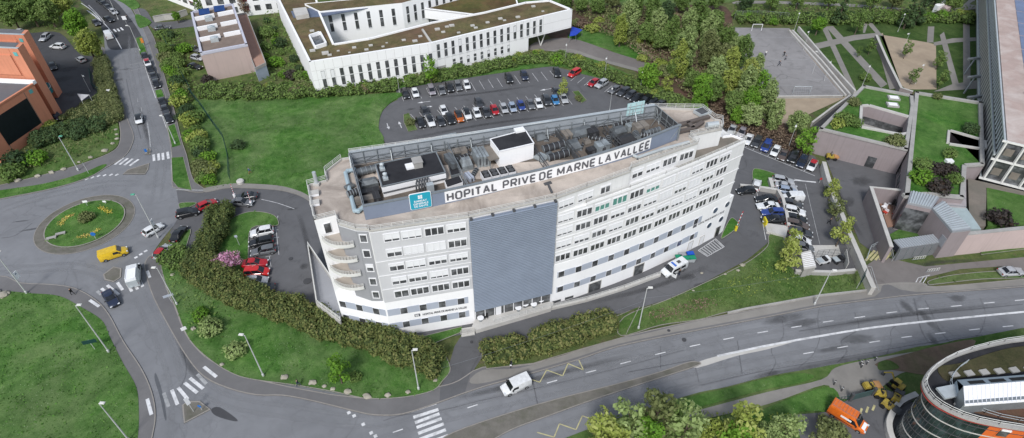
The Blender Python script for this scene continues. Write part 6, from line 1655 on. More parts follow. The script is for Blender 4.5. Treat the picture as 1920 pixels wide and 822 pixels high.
# ---- vans
def van_parts(root, L, W, H, bonnet=.9, windows=False, cargo_col=None, glassrows=None):
 h, w = L / 2, W / 2
 zb = 1.05
 def sec(x, z0, zt, ww, tw): return (x, [(0, z0), (ww * .9, z0), (ww, z0 + .15), (ww, min(zb, zt - .1)), (tw + (ww - tw) * .45, zt * .84 if zt > 1.4 else zt - .05), (tw, zt - .03), (0, zt)])
 xs = h - bonnet          # base of the windscreen
 xr = xs - (H - 1.1) * .75
 S = [sec(-h, .3, H - .12, w * .95, w * .84), sec(-h + .08, .25, H, w, w * .88), sec(-.2, .22, H + .02, w, w * .88), sec(xr, .22, H - .02, w, w * .86), sec(xs, .22, 1.14, w * .99, w * .82), sec(h - .3, .25, .95, w * .93, w * .74), sec(h - .05, .32, .75, w * .84, w * .66), sec(h, .42, .62, w * .75, w * .6)]
 b = MB(); loft(b, S); bo = b.build('body', M_PAINT, root, smooth=35)
 g = MB()
 k = .82
 a0, a1 = (xs + .02, w * .86, 1.17), (xr + .06, w * .80, H - .12)
 g.add([(a0[0], -a0[1], a0[2]), (a0[0], a0[1], a0[2]), (a1[0] + .04, a1[1], a1[2]), (a1[0] + .04, -a1[1], a1[2])], [(0, 1, 2, 3)])
 g.add([(p[0] - .05, p[1], p[2] - .03) for p in [(a0[0], -a0[1], a0[2]), (a0[0], a0[1], a0[2]), (a1[0] + .04, a1[1], a1[2]), (a1[0] + .04, -a1[1], a1[2])]], [(3, 2, 1, 0)])
 g.build('windscreen', M_CARGLASS, root)
 spans = [(xr - .75, xs - .18)] + (glassrows or [])
 for sy in (-1, 1):
  for (x0, x1) in spans:
   g = MB(); y0, y1 = w * 1.0, w * .925
   top = xr + .02 if x1 == spans[0][1] else x1
   zt = H * .83 + .0
   vs = [(x0, sy * (y0 + .012), zb + .03), (x1, sy * (y0 + .012), zb + .03), (min(x1, top), sy * (y1 + .03), zt), (x0, sy * (y1 + .03), zt)]
   g.add(vs, [(0, 1, 2, 3) if sy < 0 else (3, 2, 1, 0)]); g.build('side_window', M_CARGLASS, root)
 for sx in (-1, 1):
  for sy in (-1, 1):
   cx = (h - .85) if sx > 0 else -(h - .9)
   m = MB(); m.tube((cx, sy * (w - .2), .34), (cx, sy * (w + .015), .34), .34, n=14); m.use(1).tube((cx, sy * w, .34), (cx, sy * (w + .028), .34), .2, n=12); m.build('wheel', [M_TYRE, M_RIM], root)
 for sy in (-1, 1):
  m = MB(); m.box((h - .14, sy * w * .68, .80), (.22, w * .3, .2), -sy * .3); m.build('headlight', M_HEAD, root)
  m = MB(); m.box((-h + .02, sy * w * .84, 1.0), (.08, .12, .45)); m.build('tail_light', M_TAIL, root)
  m = MB(); m.box((xs - .35, sy * (w + .1), 1.2), (.14, .2, .26)); m.build('mirror', M_TRIM, root)
 m = MB(); m.box((h - .02, 0, .5), (.06, w * 1.2, .18)); m.build('grille', M_TRIM, root)
 m = MB(); m.box((-h - .01, 0, .7), (.04, .5, .12)); m.build('number_plate', M_PLATE, root)
 return bo
def van(name, label, colour, x, y, front, L=4.5, W=1.85, H=1.85, bonnet=1.0, glassrows=None, cat='van', z=.02):
 c = G(x, y, z + H * .5); f = G(x + front[0]*.5, y + front[1]*.5, z + .8) - G(x - front[0]*.5, y - front[1]*.5, z + .8)
 t = thing(name, label, cat, (0, 0, 0)); van_parts(t, L, W, H, bonnet, glassrows=glassrows)
 t.location = (c.x, c.y, z); t.rotation_euler = (0, 0, math.atan2(f.y, f.x))
 for o in t.children:
  o.location = (0, 0, 0); o.color = c4(colour if isinstance(colour, tuple) else COLS[colour])
 return t
van('delivery_van', 'small white delivery van driving past the bus stop zigzag', 'white', 967, 721, (-46, 20), 4.6, 1.9, 1.9)
van('delivery_van', 'bright yellow delivery van circling the roundabout', 'yellow', 212, 474, (48, -15), 4.8, 1.9, 1.9)
van('delivery_van', 'white panel van parked among the cars against the deck wall', 'white', 1486, 369, (-30, 0), 4.4, 1.85, 1.85)
wv = van('delivery_van', 'white van driving up to the far zebra crossing beside the yellow green tree', 'white', 202, 64, (-7, -12), 4.8, 1.95, 2.1)
def local(root, b, name, m, parent=None):
 o = b.build(name, m, parent or root); o.location = (0, 0, 0); return o
tv = van('flatbed_truck', 'white dropside work truck stopped on the south zebra crossing', 'white', 250, 513, (3, -42), 5.6, 2.0, 2.2, .7, cat='truck')
b = MB(); b.box((-1.2, 0, 2.24), (2.6, 1.7, .06)); b.box((-1.2, .8, 2.3), (2.6, .08, .14)); b.box((-1.2, -.8, 2.3), (2.6, .08, .14)); local(tv, b, 'roof_tray', M_SIGNWHITE)
b = MB(); b.box((-2.86, 0, 1.2), (.1, 1.7, 1.3)); b.box((-2.92, .3, .6), (.1, .4, .2)); local(tv, b, 'tail_lift', M_GALVLT)
am = van('ambulance', 'white ambulance van with its passenger door open by the coloured bins', 'white', 1264, 502, (-32, 16), 5.1, 1.95, 2.0, 1.0, glassrows=[(-1.9, -.75), (-.6, .35)], cat='ambulance')
b = MB(); b.box((1.2, 1.35, .85), (.06, .95, 1.1), .35); o = local(am, b, 'open_door', M_PAINT); o.color = c4(COLS['white'])
b = MB(); b.box((1.24, 1.36, 1.3), (.03, .6, .35), .35); d_ = b.build('door_window', M_CARGLASS, o); d_.location = (0, 0, 0)
b = MB(); b.box((.3, 0, 2.06), (.35, 1.2, .12)); local(am, b, 'light_bar', mat('blue lamp', (.05, .14, .5), .3))
b = MB(); b.box((-.9, 0, 2.04), (.7, .6, .1)); local(am, b, 'roof_hatch', M_DKMETAL)
ov = van('work_van', 'orange work van with a ladder rack parked by the steel gate', (.72, .16, .02), 1592, 781, (46, 28), 5.4, 2.0, 2.25, 1.0)
b = MB()
for i in range(9): b.tube((-2.4 + i * .45, -.7, 2.42), (-2.4 + i * .45, .7, 2.42), 0.018, n=4)
for sy in (-.7, .7): b.tube((-2.5, sy, 2.4), (1.2, sy, 2.4), 0.025, n=4)
for sx in (-2.2, -.6, .9):
 for sy in (-.7, .7): b.tube((sx, sy, 2.2), (sx, sy, 2.4), 0.018, n=4)
local(ov, b, 'roof_rack', M_GALV)
b = MB()
b.box((-.2, -1.03, 1.5), (1.5, .03, .35)); local(ov, b, 'door_panel', M_SIGNWHITE)
b = MB(); b.box((2.2, 0, 1.02), (.5, 1.3, .05), 0, 0, .25); local(ov, b, 'bonnet_panel', M_SIGNWHITE)
b = MB(); b.box((-1, -1.0, .62), (4.0, .06, .1)); b.box((-1, 1.0, .62), (4.0, .06, .1)); local(ov, b, 'side_stripe', M_TRIM)
# ---- yellow site machines in the south east corner
def machine(label, x, y, rz, kind, name='mini_digger'):
 g = G(x, y, .9); t = thing(name, label, 'machine', (0, 0, 0))
 Y = mat('machine yellow', (.40, .30, .05), .6, .35, 2, 8, dirt=(.10, .085, .06), dirt_amt=.7)
 def bl(b, n, m, p=None):
  o = b.build(n, m, p or t); o.location = (0, 0, 0); return o
 if kind == 'digger':
  for sy in (-1, 1):
   b = MB(); b.box((0, sy * .65, .3), (2.1, .4, .55)); b.tube((1.05, sy*.65-.2, .3), (1.05, sy*.65+.2, .3), .28, n=10); b.tube((-1.05, sy*.65-.2, .3), (-1.05, sy*.65+.2, .3), .28, n=10); bl(b, 'track', M_TYRE)
  b = MB(); b.box((-.25, 0, .95), (1.6, 1.5, .7)); b.box((-.85, 0, 1.2), (.6, 1.4, .5)); bl(b, 'body', Y)
  b = MB(); b.box((.15, .3, 1.75), (.9, .8, .9)); bl(b, 'cab', M_CARGLASS)
  b = MB(); b.box((.15, .3, 2.25), (1.1, .95, .12)); bl(b, 'cab_roof', Y)
  b = MB(); b.tube((.6, -.3, 1.1), (1.7, -.3, 2.5), .14, n=6); b.tube((1.7, -.3, 2.5), (2.7, -.3, 1.3), .11, n=6); bl(b, 'boom', Y)
  b = MB(); b.box((2.75, -.3, .95), (.5, .6, .5), 0, 0, .4); bl(b, 'bucket', M_DKMETAL)
 else:
  for sx in (-1, 1):
   for sy in (-1, 1):
    b = MB(); b.tube((sx * .9, sy * .55, .42), (sx * .9, sy * .85, .42), .42, n=14); bl(b, 'wheel', M_TYRE)
  b = MB(); b.box((-.4, 0, .85), (1.9, 1.2, .6)); b.box((-.9, 0, 1.25), (.8, 1.1, .4)); bl(b, 'body', Y)
  b = MB(); b.box((1.0, 0, .95), (1.1, 1.3, .6), 0, 0, .15); b.box((1.1, 0, 1.1), (1.3, 1.5, .12), 0, 0, .15); bl(b, 'skip', mat('skip orange', (.45, .24, .10), .7, .2) if kind == 'dumper' else M_DKMETAL)
  b = MB(); b.tube((-.2, .5, 1.1), (-.2, .5, 2.1), .05, n=4); b.tube((-.2, -.5, 1.1), (-.2, -.5, 2.1), .05, n=4); b.tube((-.2, .5, 2.1), (-.2, -.5, 2.1), .05, n=4); bl(b, 'roll_bar', M_DKMETAL)
  b = MB(); b.box((-.25, 0, 1.2), (.5, .5, .15)); b.box((-.5, 0, 1.4), (.12, .5, .5)); bl(b, 'seat', M_TRIM)
 t.location = (g.x, g.y, .1); t.rotation_euler = (0, 0, rz); t.scale = (.85, .85, .85)
 return t
machine('yellow dumper with an orange brown skip beside the gate post', 1634, 723, .1, 'dumper', 'site_dumper')
machine('yellow mini digger with its arm raised beside the round building', 1682, 722, 2.2, 'digger')
machine('dark wheeled dumper behind the steel gate', 1656, 738, -.3, 'roller', 'site_dumper')
machine('yellow topped roller close against the drum of the round building', 1670, 762, -.9, 'roller', 'road_roller')
machine('small dark dumper with grey skip between the gate and the roller', 1683, 743, .8, 'roller', 'site_dumper')
machine('yellow forklift like loader parked against the mauve block', 1560, 293, -.2, 'dumper', 'site_loader')
for i, (x, y, cc, lb) in enumerate([(1543, 489, COLS['white'], 'white flat service buggy in the small fenced yard'), (1573, 487, COLS['dark grey'], 'dark service buggy beside the white buggy in the fenced yard')]):
 t = thing('service_buggy', lb, 'buggy', (0, 0, 0)); g = G(x, y, .5)
 def bl(b, n, m):
  o = b.build(n, m, t); o.location = (0, 0, 0); o.color = c4(cc); return o
 b = MB(); b.box((0, 0, .5), (2.4, 1.3, .4)); b.box((.9, 0, .85), (.5, 1.2, .5)); bl(b, 'body', M_PAINT)
 b = MB(); b.box((-.7, 0, .78), (1.0, 1.2, .1)); bl(b, 'load_bed', M_GALVLT)
 b = MB(); b.box((.3, 0, .9), (.5, 1.1, .4)); bl(b, 'seat', M_TRIM)
 for sx in (-1, 1):
  for sy in (-1, 1): b = MB(); b.tube((sx*.8, sy*.5, .28), (sx*.8, sy*.7, .28), .28, n=10); bl(b, 'wheel', M_TYRE)
 t.location = (g.x, g.y, .03); t.rotation_euler = (0, 0, .3)
t = thing('motorcycle', 'dark motorcycle with rider stopped on the north pavement', 'motorcycle', (0, 0, 0)); g = G(372, 322, .6)
for n, fn, m in [('frame', lambda b: (b.box((0, 0, .62), (1.1, .3, .35)), b.box((-.35, 0, .85), (.7, .3, .14)), b.tube((.45, 0, .7), (.7, 0, .3), .05)), M_TRIM), ('front_wheel', lambda b: b.tube((.75, -.07, .32), (.75, .07, .32), .32, n=14), M_TYRE), ('rear_wheel', lambda b: b.tube((-.65, -.08, .32), (-.65, .08, .32), .32, n=14), M_TYRE), ('handlebar', lambda b: b.tube((.4, -.38, 1.0), (.4, .38, 1.0), .03, n=5), M_GALV), ('top_box', lambda b: b.box((-.75, 0, 1.05), (.35, .4, .3)), M_DKGREY)]:
 b = MB(); fn(b); o = b.build(n, m, t); o.location = (0, 0, 0)
t.location = (g.x, g.y, PV); t.rotation_euler = (0, 0, 2.0)
# ------------------------------------------------------------------ street furniture, walls, people
def lamp(label, base, top_px, z0=PV, green=False, head='down', arm=1.1, r=.11, group='lamp posts', banner=None, h=None, side=None, sign=False):
 g = G(*base, z0)
 if h is None:
  best = min((abs(proj(g.x, g.y, z)[1] - top_px[1]), float(z)) for z in np.arange(z0 + 2, 16, .1)); h = best[1] - z0
 hd = G(*top_px, z0 + h) - g
 d = Vector((hd.x, hd.y, 0)); L = d.length
 d = d.normalized() if L > .15 else Vector((1, 0, 0)); arm_l = min(1.6, max(.5, L))
 t = thing('street_lamp', label, 'lamp', g, group=group)
 b = MB(); b.tube((g.x, g.y, z0), (g.x, g.y, z0 + h), r, r * .55, 8); b.lathe((g.x, g.y, z0), [(r * 1.7, 0), (r * 1.7, .5), (r, .6)], 8); b.build('pole', M_STEEL, t)
 e = g + d * arm_l; zt = z0 + h
 b = MB(); b.tube((g.x, g.y, zt - .1), (e.x, e.y, zt + .12), r * .5, n=6); b.build('arm', M_STEEL, t)
 b = MB(); a = math.atan2(d.y, d.x)
 b.box((e.x, e.y, zt + .14), (.7, .36, .12), a); b.box((e.x, e.y, zt + .21), (.5, .26, .08), a)
 ho = b.build('lamp_head', mat('lamp head green', (.10, .38, .26), .5) if green else M_RAIL, t)
 b = MB(); b.box((e.x, e.y, zt + .06), (.6, .3, .05), a); b.build('lens', M_HEAD, ho)
 if banner:
  z, sd = banner; bx = g + d.cross(Vector((0, 0, 1))) * (.55 * sd)
  b = MB(); bn = math.atan2(bx.y - g.y, bx.x - g.x); b.box((bx.x, bx.y, z0 + z), (.9, .06, 1.5), bn); b.build('banner', M_SIGNWHITE, t)
  b = MB(); b.box((bx.x, bx.y, z0 + z + .3), (.35, .075, .25), bn); b.build('banner_logo', M_SIGNBLUE, t)
 return t
def proj(x, y, z):
 vx, vy, vz = x, y, z - CAMH
 cy = -vy * SP - vz * CP; cz = vy * CP - vz * SP
 return 960 + FPX * vx / cz, 411 + FPX * cy / cz
lamp('tall lamp with green head and blue sign plate on the north west verge', (147,320), (110,257), green=True)
lamp('lamp with green head and white banner at the roundabout exit', (297,446), (250,366), green=True, banner=(3.4, 1))
lamp('lamp with white banner at the west edge south of the roundabout', (50,550), (-2,473), banner=(4.0, -1))
lamp('lamp on the edge of the big south west lawn by the dark sign back', (204,660), (149,573))
lamp('lamp at the bottom edge of the big south west lawn', (242,826), (192,757))
lamp('lamp with twin sign arms by the pavement south of the laurel hedge', (332,571), (291,503))
lamp('lamp in the middle of the sloping front lawn', (494,705), (455,629))
lamp('lamp at the corner of the front lawn nearest the driveway', (785,730), (775,657))
lamp('lamp at the end of the front hedge with overhead wires', (1197,616), (1213,541))
lamp('leaning lamp on the verge by the dark sign near the long wall', (1527,571), (1562,508))
lamp('lamp beside the north road at the top grass patch', (263,96), (238,49))
lamp('lamp with red end beside the lower roadside bays', (329,270), (303,218))
lamp('lamp far up the north road by the kerbside queue', (222,37), (206,-4))
for i, (b_, t_, lb) in enumerate([((1060,118),(1060,112),'twin head lamp behind the black SUV of the rear car park'), ((1134,144),(1134,122),'slim lamp on the slope above the red cars'), ((1200,170),(1200,147),'slim lamp on the slope above the middle of the east row'), ((749,174),(749,158),'twin head lamp at the lawn corner of the rear car park'), ((1143,208),(1146,180),'lamp standing in the lane behind the hospital roof'), ((1477,280),(1488,249),'white lamp in the brambles above the east row'), ((169,172),(167,155),'short white lamp beside the olive hedge')]):
 lamp(lb, b_, t_, z0=.05, h=[6, 6, 6, 5, 7, 7, 5][i], r=.06)
for i, (b_, t_) in enumerate([((1489,58),(1489,47)),((1506,94),(1509,70)),((1523,138),(1531,98)),((1545,152),(1556,120)),((1617,160),(1621,141)),((1683,60),(1691,36)),((1690,98),(1700,67)),((1420,148),(1420,130)),((1716,158),(1722,134))]):
 lamp('slim grey park lamp ' + ['at the top corner of the court steps','on the upper court steps','halfway down the court steps','at the foot of the court steps','behind the lawn roofed block','at the top of the park beside the dark conifers','in the sand garden behind the round tree','beside the sports court goal','at the foot of the sand garden'][i], b_, t_, z0=.05, h=6, r=.05, group='park lamps')
def post_sign(label, x, y, z0, h, w, hh, m, rz, cat='sign', name='road_sign', back=M_GALV, roundp=False):
 g = G(x, y, z0); t = thing(name, label, cat, (g.x, g.y, z0))
 b = MB(); b.tube((g.x, g.y, z0), (g.x, g.y, z0 + h), .045, n=6); b.build('post', M_STEEL, t)
 dx, dy = math.cos(rz), math.sin(rz)
 b = MB()
 if roundp: b.tube((g.x - .06 * -dy, g.y - .06 * dx, z0 + h - .2), (g.x + .1 * dy, g.y - .1 * dx, z0 + h - .2), w / 2, n=16)
 else: b.box((g.x + .07 * dy, g.y - .07 * dx, z0 + h - hh / 2), (w, .05, hh), rz)
 b.build('plate', m, t); return t
M_SBLUE = mat('sign blue', (.02, .14, .45), .5, .05)
M_SGREEN = mat('dark green sign back', (.012, .05, .045), .6, .15)
post_sign('small round blue arrow sign on the roundabout island', 180, 448, .2, 1.5, .9, .9, M_SBLUE, .2, roundp=True)
post_sign('white chevron sign at the back of the roundabout island', 164, 386, .2, 1.4, .9, .5, M_SIGNWHITE, .2)
post_sign('white sign plate near the north edge of the roundabout island', 198, 382, .2, .8, .7, .4, M_SIGNWHITE, 0)
post_sign('round blue sign on the triangular traffic island', 379, 769, .1, 1.3, .6, .6, M_SBLUE, -.2, roundp=True)
post_sign('tall white direction panel on the triangular traffic island', 363, 772, .1, 3.6, .55, 1.6, M_SIGNWHITE, .9)
post_sign('blue white panel on the small island north of the roundabout', 276, 289, .1, 1.4, .5, .8, M_SBLUE, .5)
post_sign('grey sign back beside the lamp on the south west pavement', 178, 655, LV, 2.4, 2.0, .8, M_SGREEN, .3)
post_sign('blue information panel beneath the green headed lamp', 136, 300, LV, 2.2, 1.2, .8, M_SBLUE, -.7)
post_sign('thin sign post on the grass strip west of the roundabout', 166, 325, LV, 2.8, .3, .3, M_GALV, .2)
post_sign('white triangular warning sign on the front pavement', 349, 625, PV, 1.6, .8, .7, M_SIGNWHITE, .6)
post_sign('blue and white crossing sign by the hedge south pavement', 322, 567, PV, 2.0, 1.6, .5, M_PANEL, .5)
post_sign('large dark green sign board with white pole by the long wall', 1606, 541, LV, 4.2, 2.4, 2.4, M_SGREEN, 1.0)
post_sign('small white parking sign on the entrance lawn', 449, 460, LV, 2.6, .5, .5, M_PANEL, .3)
post_sign('red white no entry sign at the top of the sunken yard', 1536, 343, .05, 1.3, .6, .6, mat('sign red', (.5, .03, .03), .5), .2, roundp=True)
post_sign('white road sign with red edge at the far zebra crossing', 237, 44, PV, 2.4, 1.2, 1.2, M_SIGNWHITE, .2)
post_sign('orange and white advertising post on the north road grass', 270, 86, PV, 2.4, .7, 1.5, mat('orange poster', (.7, .25, .05), .6, .4, 1.5, 4), .5)
t = thing('shade_sail', 'white triangular shade sail in the dark car park', 'shade sail', G(152, 190, 0)); q = [G(145,176,2.4), G(167,178,2.8), G(153,189,2.2)]
b = MB(); b.add(q + [p - Vector((0, 0, .05)) for p in q], [(2, 1, 0), (3, 4, 5), (0, 1, 2)]); b.build('sail', M_SIGNWHITE, t)
for p in q: b = MB(); b.tube((p.x, p.y, 0), p, .05, n=6); b.build('pole', M_STEEL, t)
post_sign('white arrow sign on the olive hedge by the north road', 209, 182, LV, 2.2, .9, .9, M_SIGNWHITE, .3)
for i, (x, y) in enumerate([(97, 447), (114, 439)]):
 g = G(x, y, .3); t = thing('stone_bench', ['pale stone slab bench nearest the west rim of the roundabout', 'second pale stone slab bench, nearer the middle of the roundabout'][i], 'bench', (g.x, g.y, .2))
 b = MB(); b.box((g.x, g.y, .5), (1.7, .6, .14), .42); b.build('seat', M_CONC, t)
 for sx in (-.6, .6):
  b = MB(); b.box((g.x + sx * .9, g.y + sx * .4, .31), (.25, .5, .24), .42); b.build('leg', M_CONC, t)
for i, (x, y, x2, y2, lb) in enumerate([(441,371,444,347,'raised red and white barrier arm beside the stone bollard at the entrance'), (472,385,476,364,'raised red and white barrier arm east of the waiting saloon'), (1379,432,1391,399,'raised red and white barrier arm at the east prow')]):
 g = G(x, y, .1); t = thing('barrier', lb, 'barrier', (g.x, g.y, 0))
 b = MB(); b.box((g.x, g.y, .55), (.4, .4, 1.1)); b.build('cabinet', M_SIGNWHITE if i < 2 else mat('yellow cabinet', (.6, .5, .03), .5), t)
 zt = 3.6 if i < 2 else 5.0; e = Vector((g.x + (.1 if i < 2 else .3), g.y, zt))
 n = 9
 for cc in (0, 1):
  b = MB()
  for k in range(n):
   if k % 2 == cc:
    a0 = Vector((g.x, g.y, 1.0)).lerp(e, k / n); a1 = Vector((g.x, g.y, 1.0)).lerp(e, (k + 1) / n); b.tube(a0, a1, .06, n=5)
  b.build(['red_band', 'white_band'][cc], [mat('barrier red', (.5, .03, .03), .5), M_SIGNWHITE][cc], t)
g = G(451, 342, .3); t = thing('stone_post', 'pale round stone drum beside the entrance barrier', 'bollard', (g.x, g.y, 0)); b = MB(); b.lathe((g.x, g.y, 0), [(.75, 0), (.8, .7), (.6, .9)], 14); b.build('drum', M_CONCLT, t)
for i, (x, y, m, lb) in enumerate([(1273,484,'green','green lidded wheelie bin farthest from the driveway corner'), (1286,486,'green','green lidded wheelie bin next to the blue bin'), (1294,478,'blue','blue lidded wheelie bin against the hospital wall'), (1297,485,'green','green lidded wheelie bin nearest the hatched bay'), (1279,480,'grey','grey lidded bin squeezed behind the ambulance')]):
 g = G(x, y, .8); t = thing('wheelie_bin', lb, 'bin', (g.x, g.y, 0), group='bins by the ambulance')
 lid = {'green': mat('green plastic', (.01, .22, .12), .5, .1), 'blue': mat('blue plastic', (.01, .08, .45), .5, .1), 'grey': M_DKGREY}[m]
 b = MB(); b.add([(g.x + sx * s, g.y + sy * s * .8, z) for s, z in ((.5, .15), (.62, 1.1)) for sx, sy in ((-1,-1),(1,-1),(1,1),(-1,1))], [(3,2,1,0),(4,5,6,7),(0,1,5,4),(1,2,6,5),(2,3,7,6),(3,0,4,7)]); b.build('body', M_GALVLT, t)
 b = MB(); b.box((g.x, g.y, 1.15), (1.35, 1.1, .12), .1); b.box((g.x, g.y, 1.23), (1.1, .8, .08), .1); b.build('lid', lid, t)
 for sx in (-.4, .4): b = MB(); b.tube((g.x + sx - .05, g.y + .4, .12), (g.x + sx + .05, g.y + .4, .12), .12, n=8); b.build('wheel', M_TYRE, t)
def wall(label, px, z0, z1, w, m=M_CONC, name='retaining_wall', cop=True, smooth=False):
 P = [V2(*G(x, y, z1)[:2]) for x, y in px]
 if smooth: P = smooth_loop(P, 4, False)
 t = thing(name, label, 'wall', (P[0].x, P[0].y, z0))
 b = MB(); b.strip(P, w, z0, z1); b.build('wall_face', m, t)
 if cop: b = MB(); b.strip(P, w + .16, z1 + .003, z1 + .1); b.build('coping', M_CONCLT, t)
 return t
wall('pale deck wall running down between the two columns of cars', [(1459,356),(1468,372),(1474,395),(1479,422)], 0, 1.2, .45)
wall('pale low wall from the prow to the parked cars', [(1388,347),(1420,350),(1458,356)], 0, 1.0, .45)
wall('short concrete kerb wall by the silver cars', [(1444,334),(1449,351)], 0, 1.1, .6)
wall('long pale concrete wall separating the sunken yard from the school yard', [(1545,304),(1552,330),(1565,372),(1578,400),(1592,435),(1612,480),(1628,518),(1638,540)], 0, 1.9, .7, M_CONCLT)
wall('concrete wall closing the sunken yard above the verge', [(1492,508),(1560,510),(1604,506)], 0, 1.0, .4)
wall('low stone kerb wall along the east verge', [(1365,586),(1400,578),(1440,571),(1540,553),(1632,543)], .1, .45, .3, cop=False)
wall('mauve grey retaining wall of the sand garden', [(1643,66),(1665,115),(1690,165),(1712,172)], 0, 1.8, .5, M_MAUVE)
wall('low wall along the south edge of the sports court', [(1380,181),(1450,181),(1580,180)], 0, .6, .3)
for i, px in enumerate([[(1480,56),(1530,112),(1586,178)], [(1486,56),(1540,112),(1594,176)], [(1498,50),(1545,105),(1604,170)]]):
 wall(['lowest','middle','upper'][i] + ' stone seating step above the sports court', px, 0, .5 + .5 * i, .5, M_CONCLT, 'stone_step', cop=False)
wall('dark ramp wall slanting up to the lawn roofed block', [(1523,230),(1560,202),(1596,178)], 0, 1.2, .3)
area_sheet('ramp', [(1523,243),(1528,228),(1598,178),(1612,172),(1550,240)], .03, M_DARK, smooth=False)
t = thing('shed', 'small shed with pale ribbed roof at the corner of the sunken yard', 'shed', (60, 80, 0))
q = [V2(*G(x, y, 2.4)[:2]) for x, y in ((1502,474),(1520,470),(1530,500),(1508,504))]
b = MB(); b.prism(q, 0, 2.2); b.build('wall', M_CONC, t)
b = MB(); b.prism([p.lerp(sum(q, V2(0,0))/4, -.06) for p in q], 2.2, 2.35); o = b.build('roof', M_CONCLT, t)
b = MB()
for i in range(1, 9): b.strip([q[0].lerp(q[3], i/9), q[1].lerp(q[2], i/9)], .12, 2.35, 2.43)
b.build('roof_rib', M_SIGNWHITE, o)
t = thing('loading_ramp', 'tilted pale concrete ramp slab with a yellow edge post beside the deck wall', 'ramp', (55, 87, 0))
q = [V2(*G(x, y, .6)[:2]) for x, y in ((1434,418),(1478,424),(1474,443),(1438,434))]
b = MB(); b.prism(q, 0, .6); b.build('slab', M_CONCLT, t)
b = MB(); e = q[0]; b.box((e.x, e.y, .8), (.3, 1.6, 1.5)); b.build('edge_post', mat('yellow cabinet', (.6, .5, .03), .5), t)
area_sheet('concrete_slab', [(1523,460),(1572,460),(1580,488),(1530,490)], .02, M_CONCLT, smooth=False)
t = thing('yard_fence', 'grey mesh fence round the buggies in the small yard', 'fence', (62, 80, 0))
P = [V2(*G(x, y, 0)[:2]) for x, y in ((1528,484),(1560,482),(1588,480))]
for a, b_ in zip(P[:-1], P[1:]):
 b = MB(); b.rail([a, b_], 0, 2.0, 1.2, 5, .03); b.build('panel', M_DKMETAL, t)
b = MB(); e0, e1 = V2(*G(1588,500,1)[:2]), V2(*G(1584,475,1)[:2]); b.strip([e0, e1], .1, 0, 2.0); b.build('gate_leaf', M_CONCLT, t)
def fence(label, px, h, m=M_SGREEN, step=2.4, z=0, mesh=True, name='fence'):
 P = [V2(*G(x, y, z)[:2]) for x, y in px]
 t = thing(name, label, 'fence', (P[0].x, P[0].y, z))
 for i, (a, c) in enumerate(zip(P[:-1], P[1:])):
  b = MB(); b.rail([a, c], z, h, step, 1, .05)
  for k in range(1, 6): b.tube((*a, z + h * k / 6), (*c, z + h * k / 6), .018, n=3)
  L = (c - a).length; n = int(L / .5)
  for k in range(n): q = a.lerp(c, k / n); b.tube((q.x, q.y, z), (q.x, q.y, z + h), .014, n=3)
  b.build('fence_panel', m, t)
 return t
fence('dark green mesh fence along the west side of the north lawn', [(356,175),(380,205),(400,235),(420,262),(430,300),(432,338)], 1.8)
fence('tall green mesh fence between the pavement and the beige building grounds', [(300,60),(318,95),(340,140),(360,175)], 1.8)
fence('green mesh fence along the far side of the sports court', [(1376,38),(1430,38),(1475,42)], 3.0, M_GALV, name='court_fence')
fence('dark green fence behind the olive hedge of the dark car park', [(172,140),(176,168),(190,178)], 2.0)
t = thing('sliding_gate', 'dark green sliding gate with heavy posts beside the orange van', 'gate', (45, 60, 0))
a, c = V2(*G(1592,752,.05)[:2]), V2(*G(1634,741,.05)[:2])
b = MB(); b.strip([a, c], .12, .15, 1.5); b.build('gate_leaf', mat('grey green gate', (.05, .085, .085), .6, .15), t)
for p in (a, c): b = MB(); b.box((p.x, p.y, .95), (.4, .4, 1.9)); b.build('post', M_DKMETAL, t)
b = MB(); b.rail([V2(*G(1560,756,.05)[:2]), a], .05, 1.4, .5, 2, .03); b.build('side_fence', M_SGREEN, t)
for i, (x, y) in enumerate([(1614,690),(1624,684),(1640,677),(1563,722),(1577,734),(1612,684)]):
 g = G(x, y, .05); t = thing('bollard', ['dark bollard west of the bollard trio by the road','middle dark bollard of the trio at the road edge','dark bollard nearest the bare soil','dark bollard on the path by the corner lawn','dark bollard nearest the sliding gate','dark bollard closest to the carriageway'][i], 'bollard', (g.x, g.y, .05), group='dark steel bollards')
 b = MB(); b.lathe((g.x, g.y, .05), [(.1, 0), (.1, 1.0), (.12, 1.02), (.12, 1.12), (.04, 1.2)], 8); b.build('shaft', M_DKMETAL, t)
 b = MB(); b.lathe((g.x, g.y, .95), [(.125, 0), (.125, .1)], 8); b.build('band', M_SIGNWHITE, t)
t = thing('height_barrier', 'grey steel swing barrier over the yellow hatched entrance', 'barrier', (66, 80, 0))
P = [G(1622,492,.1), G(1630,468,.1), G(1645,460,.1), G(1668,472,.1), G(1672,490,.1)]
for a, c in zip(P[:-1], P[1:]): b = MB(); b.rail([a[:2], c[:2]], .05, 1.1, 1.5, 2, .045); b.build('rail', M_GALVLT, t)
for i, (x, y) in enumerate([(1722,487),(1748,510)]):
 g = G(x, y, .1); t = thing('bike_rack', ['white cycle rack close to the grey gates','white cycle rack beside the chevron island'][i], 'rack', (g.x, g.y, .05))
 b = MB()
 for k in range(5): b.pipe([(g.x + k * .5 - 1, g.y + k * .08, .05), (g.x + k * .5 - 1, g.y + k * .08, .8), (g.x + k * .5 - .7, g.y + k * .08, .8), (g.x + k * .5 - .7, g.y + k * .08, .05)], .035, 5)
 b.build('hoops', M_RAIL, t)
 b = MB(); b.box((g.x, g.y + .15, .08), (2.6, .12, .06), .16); b.build('base_bar', M_GALV, t)
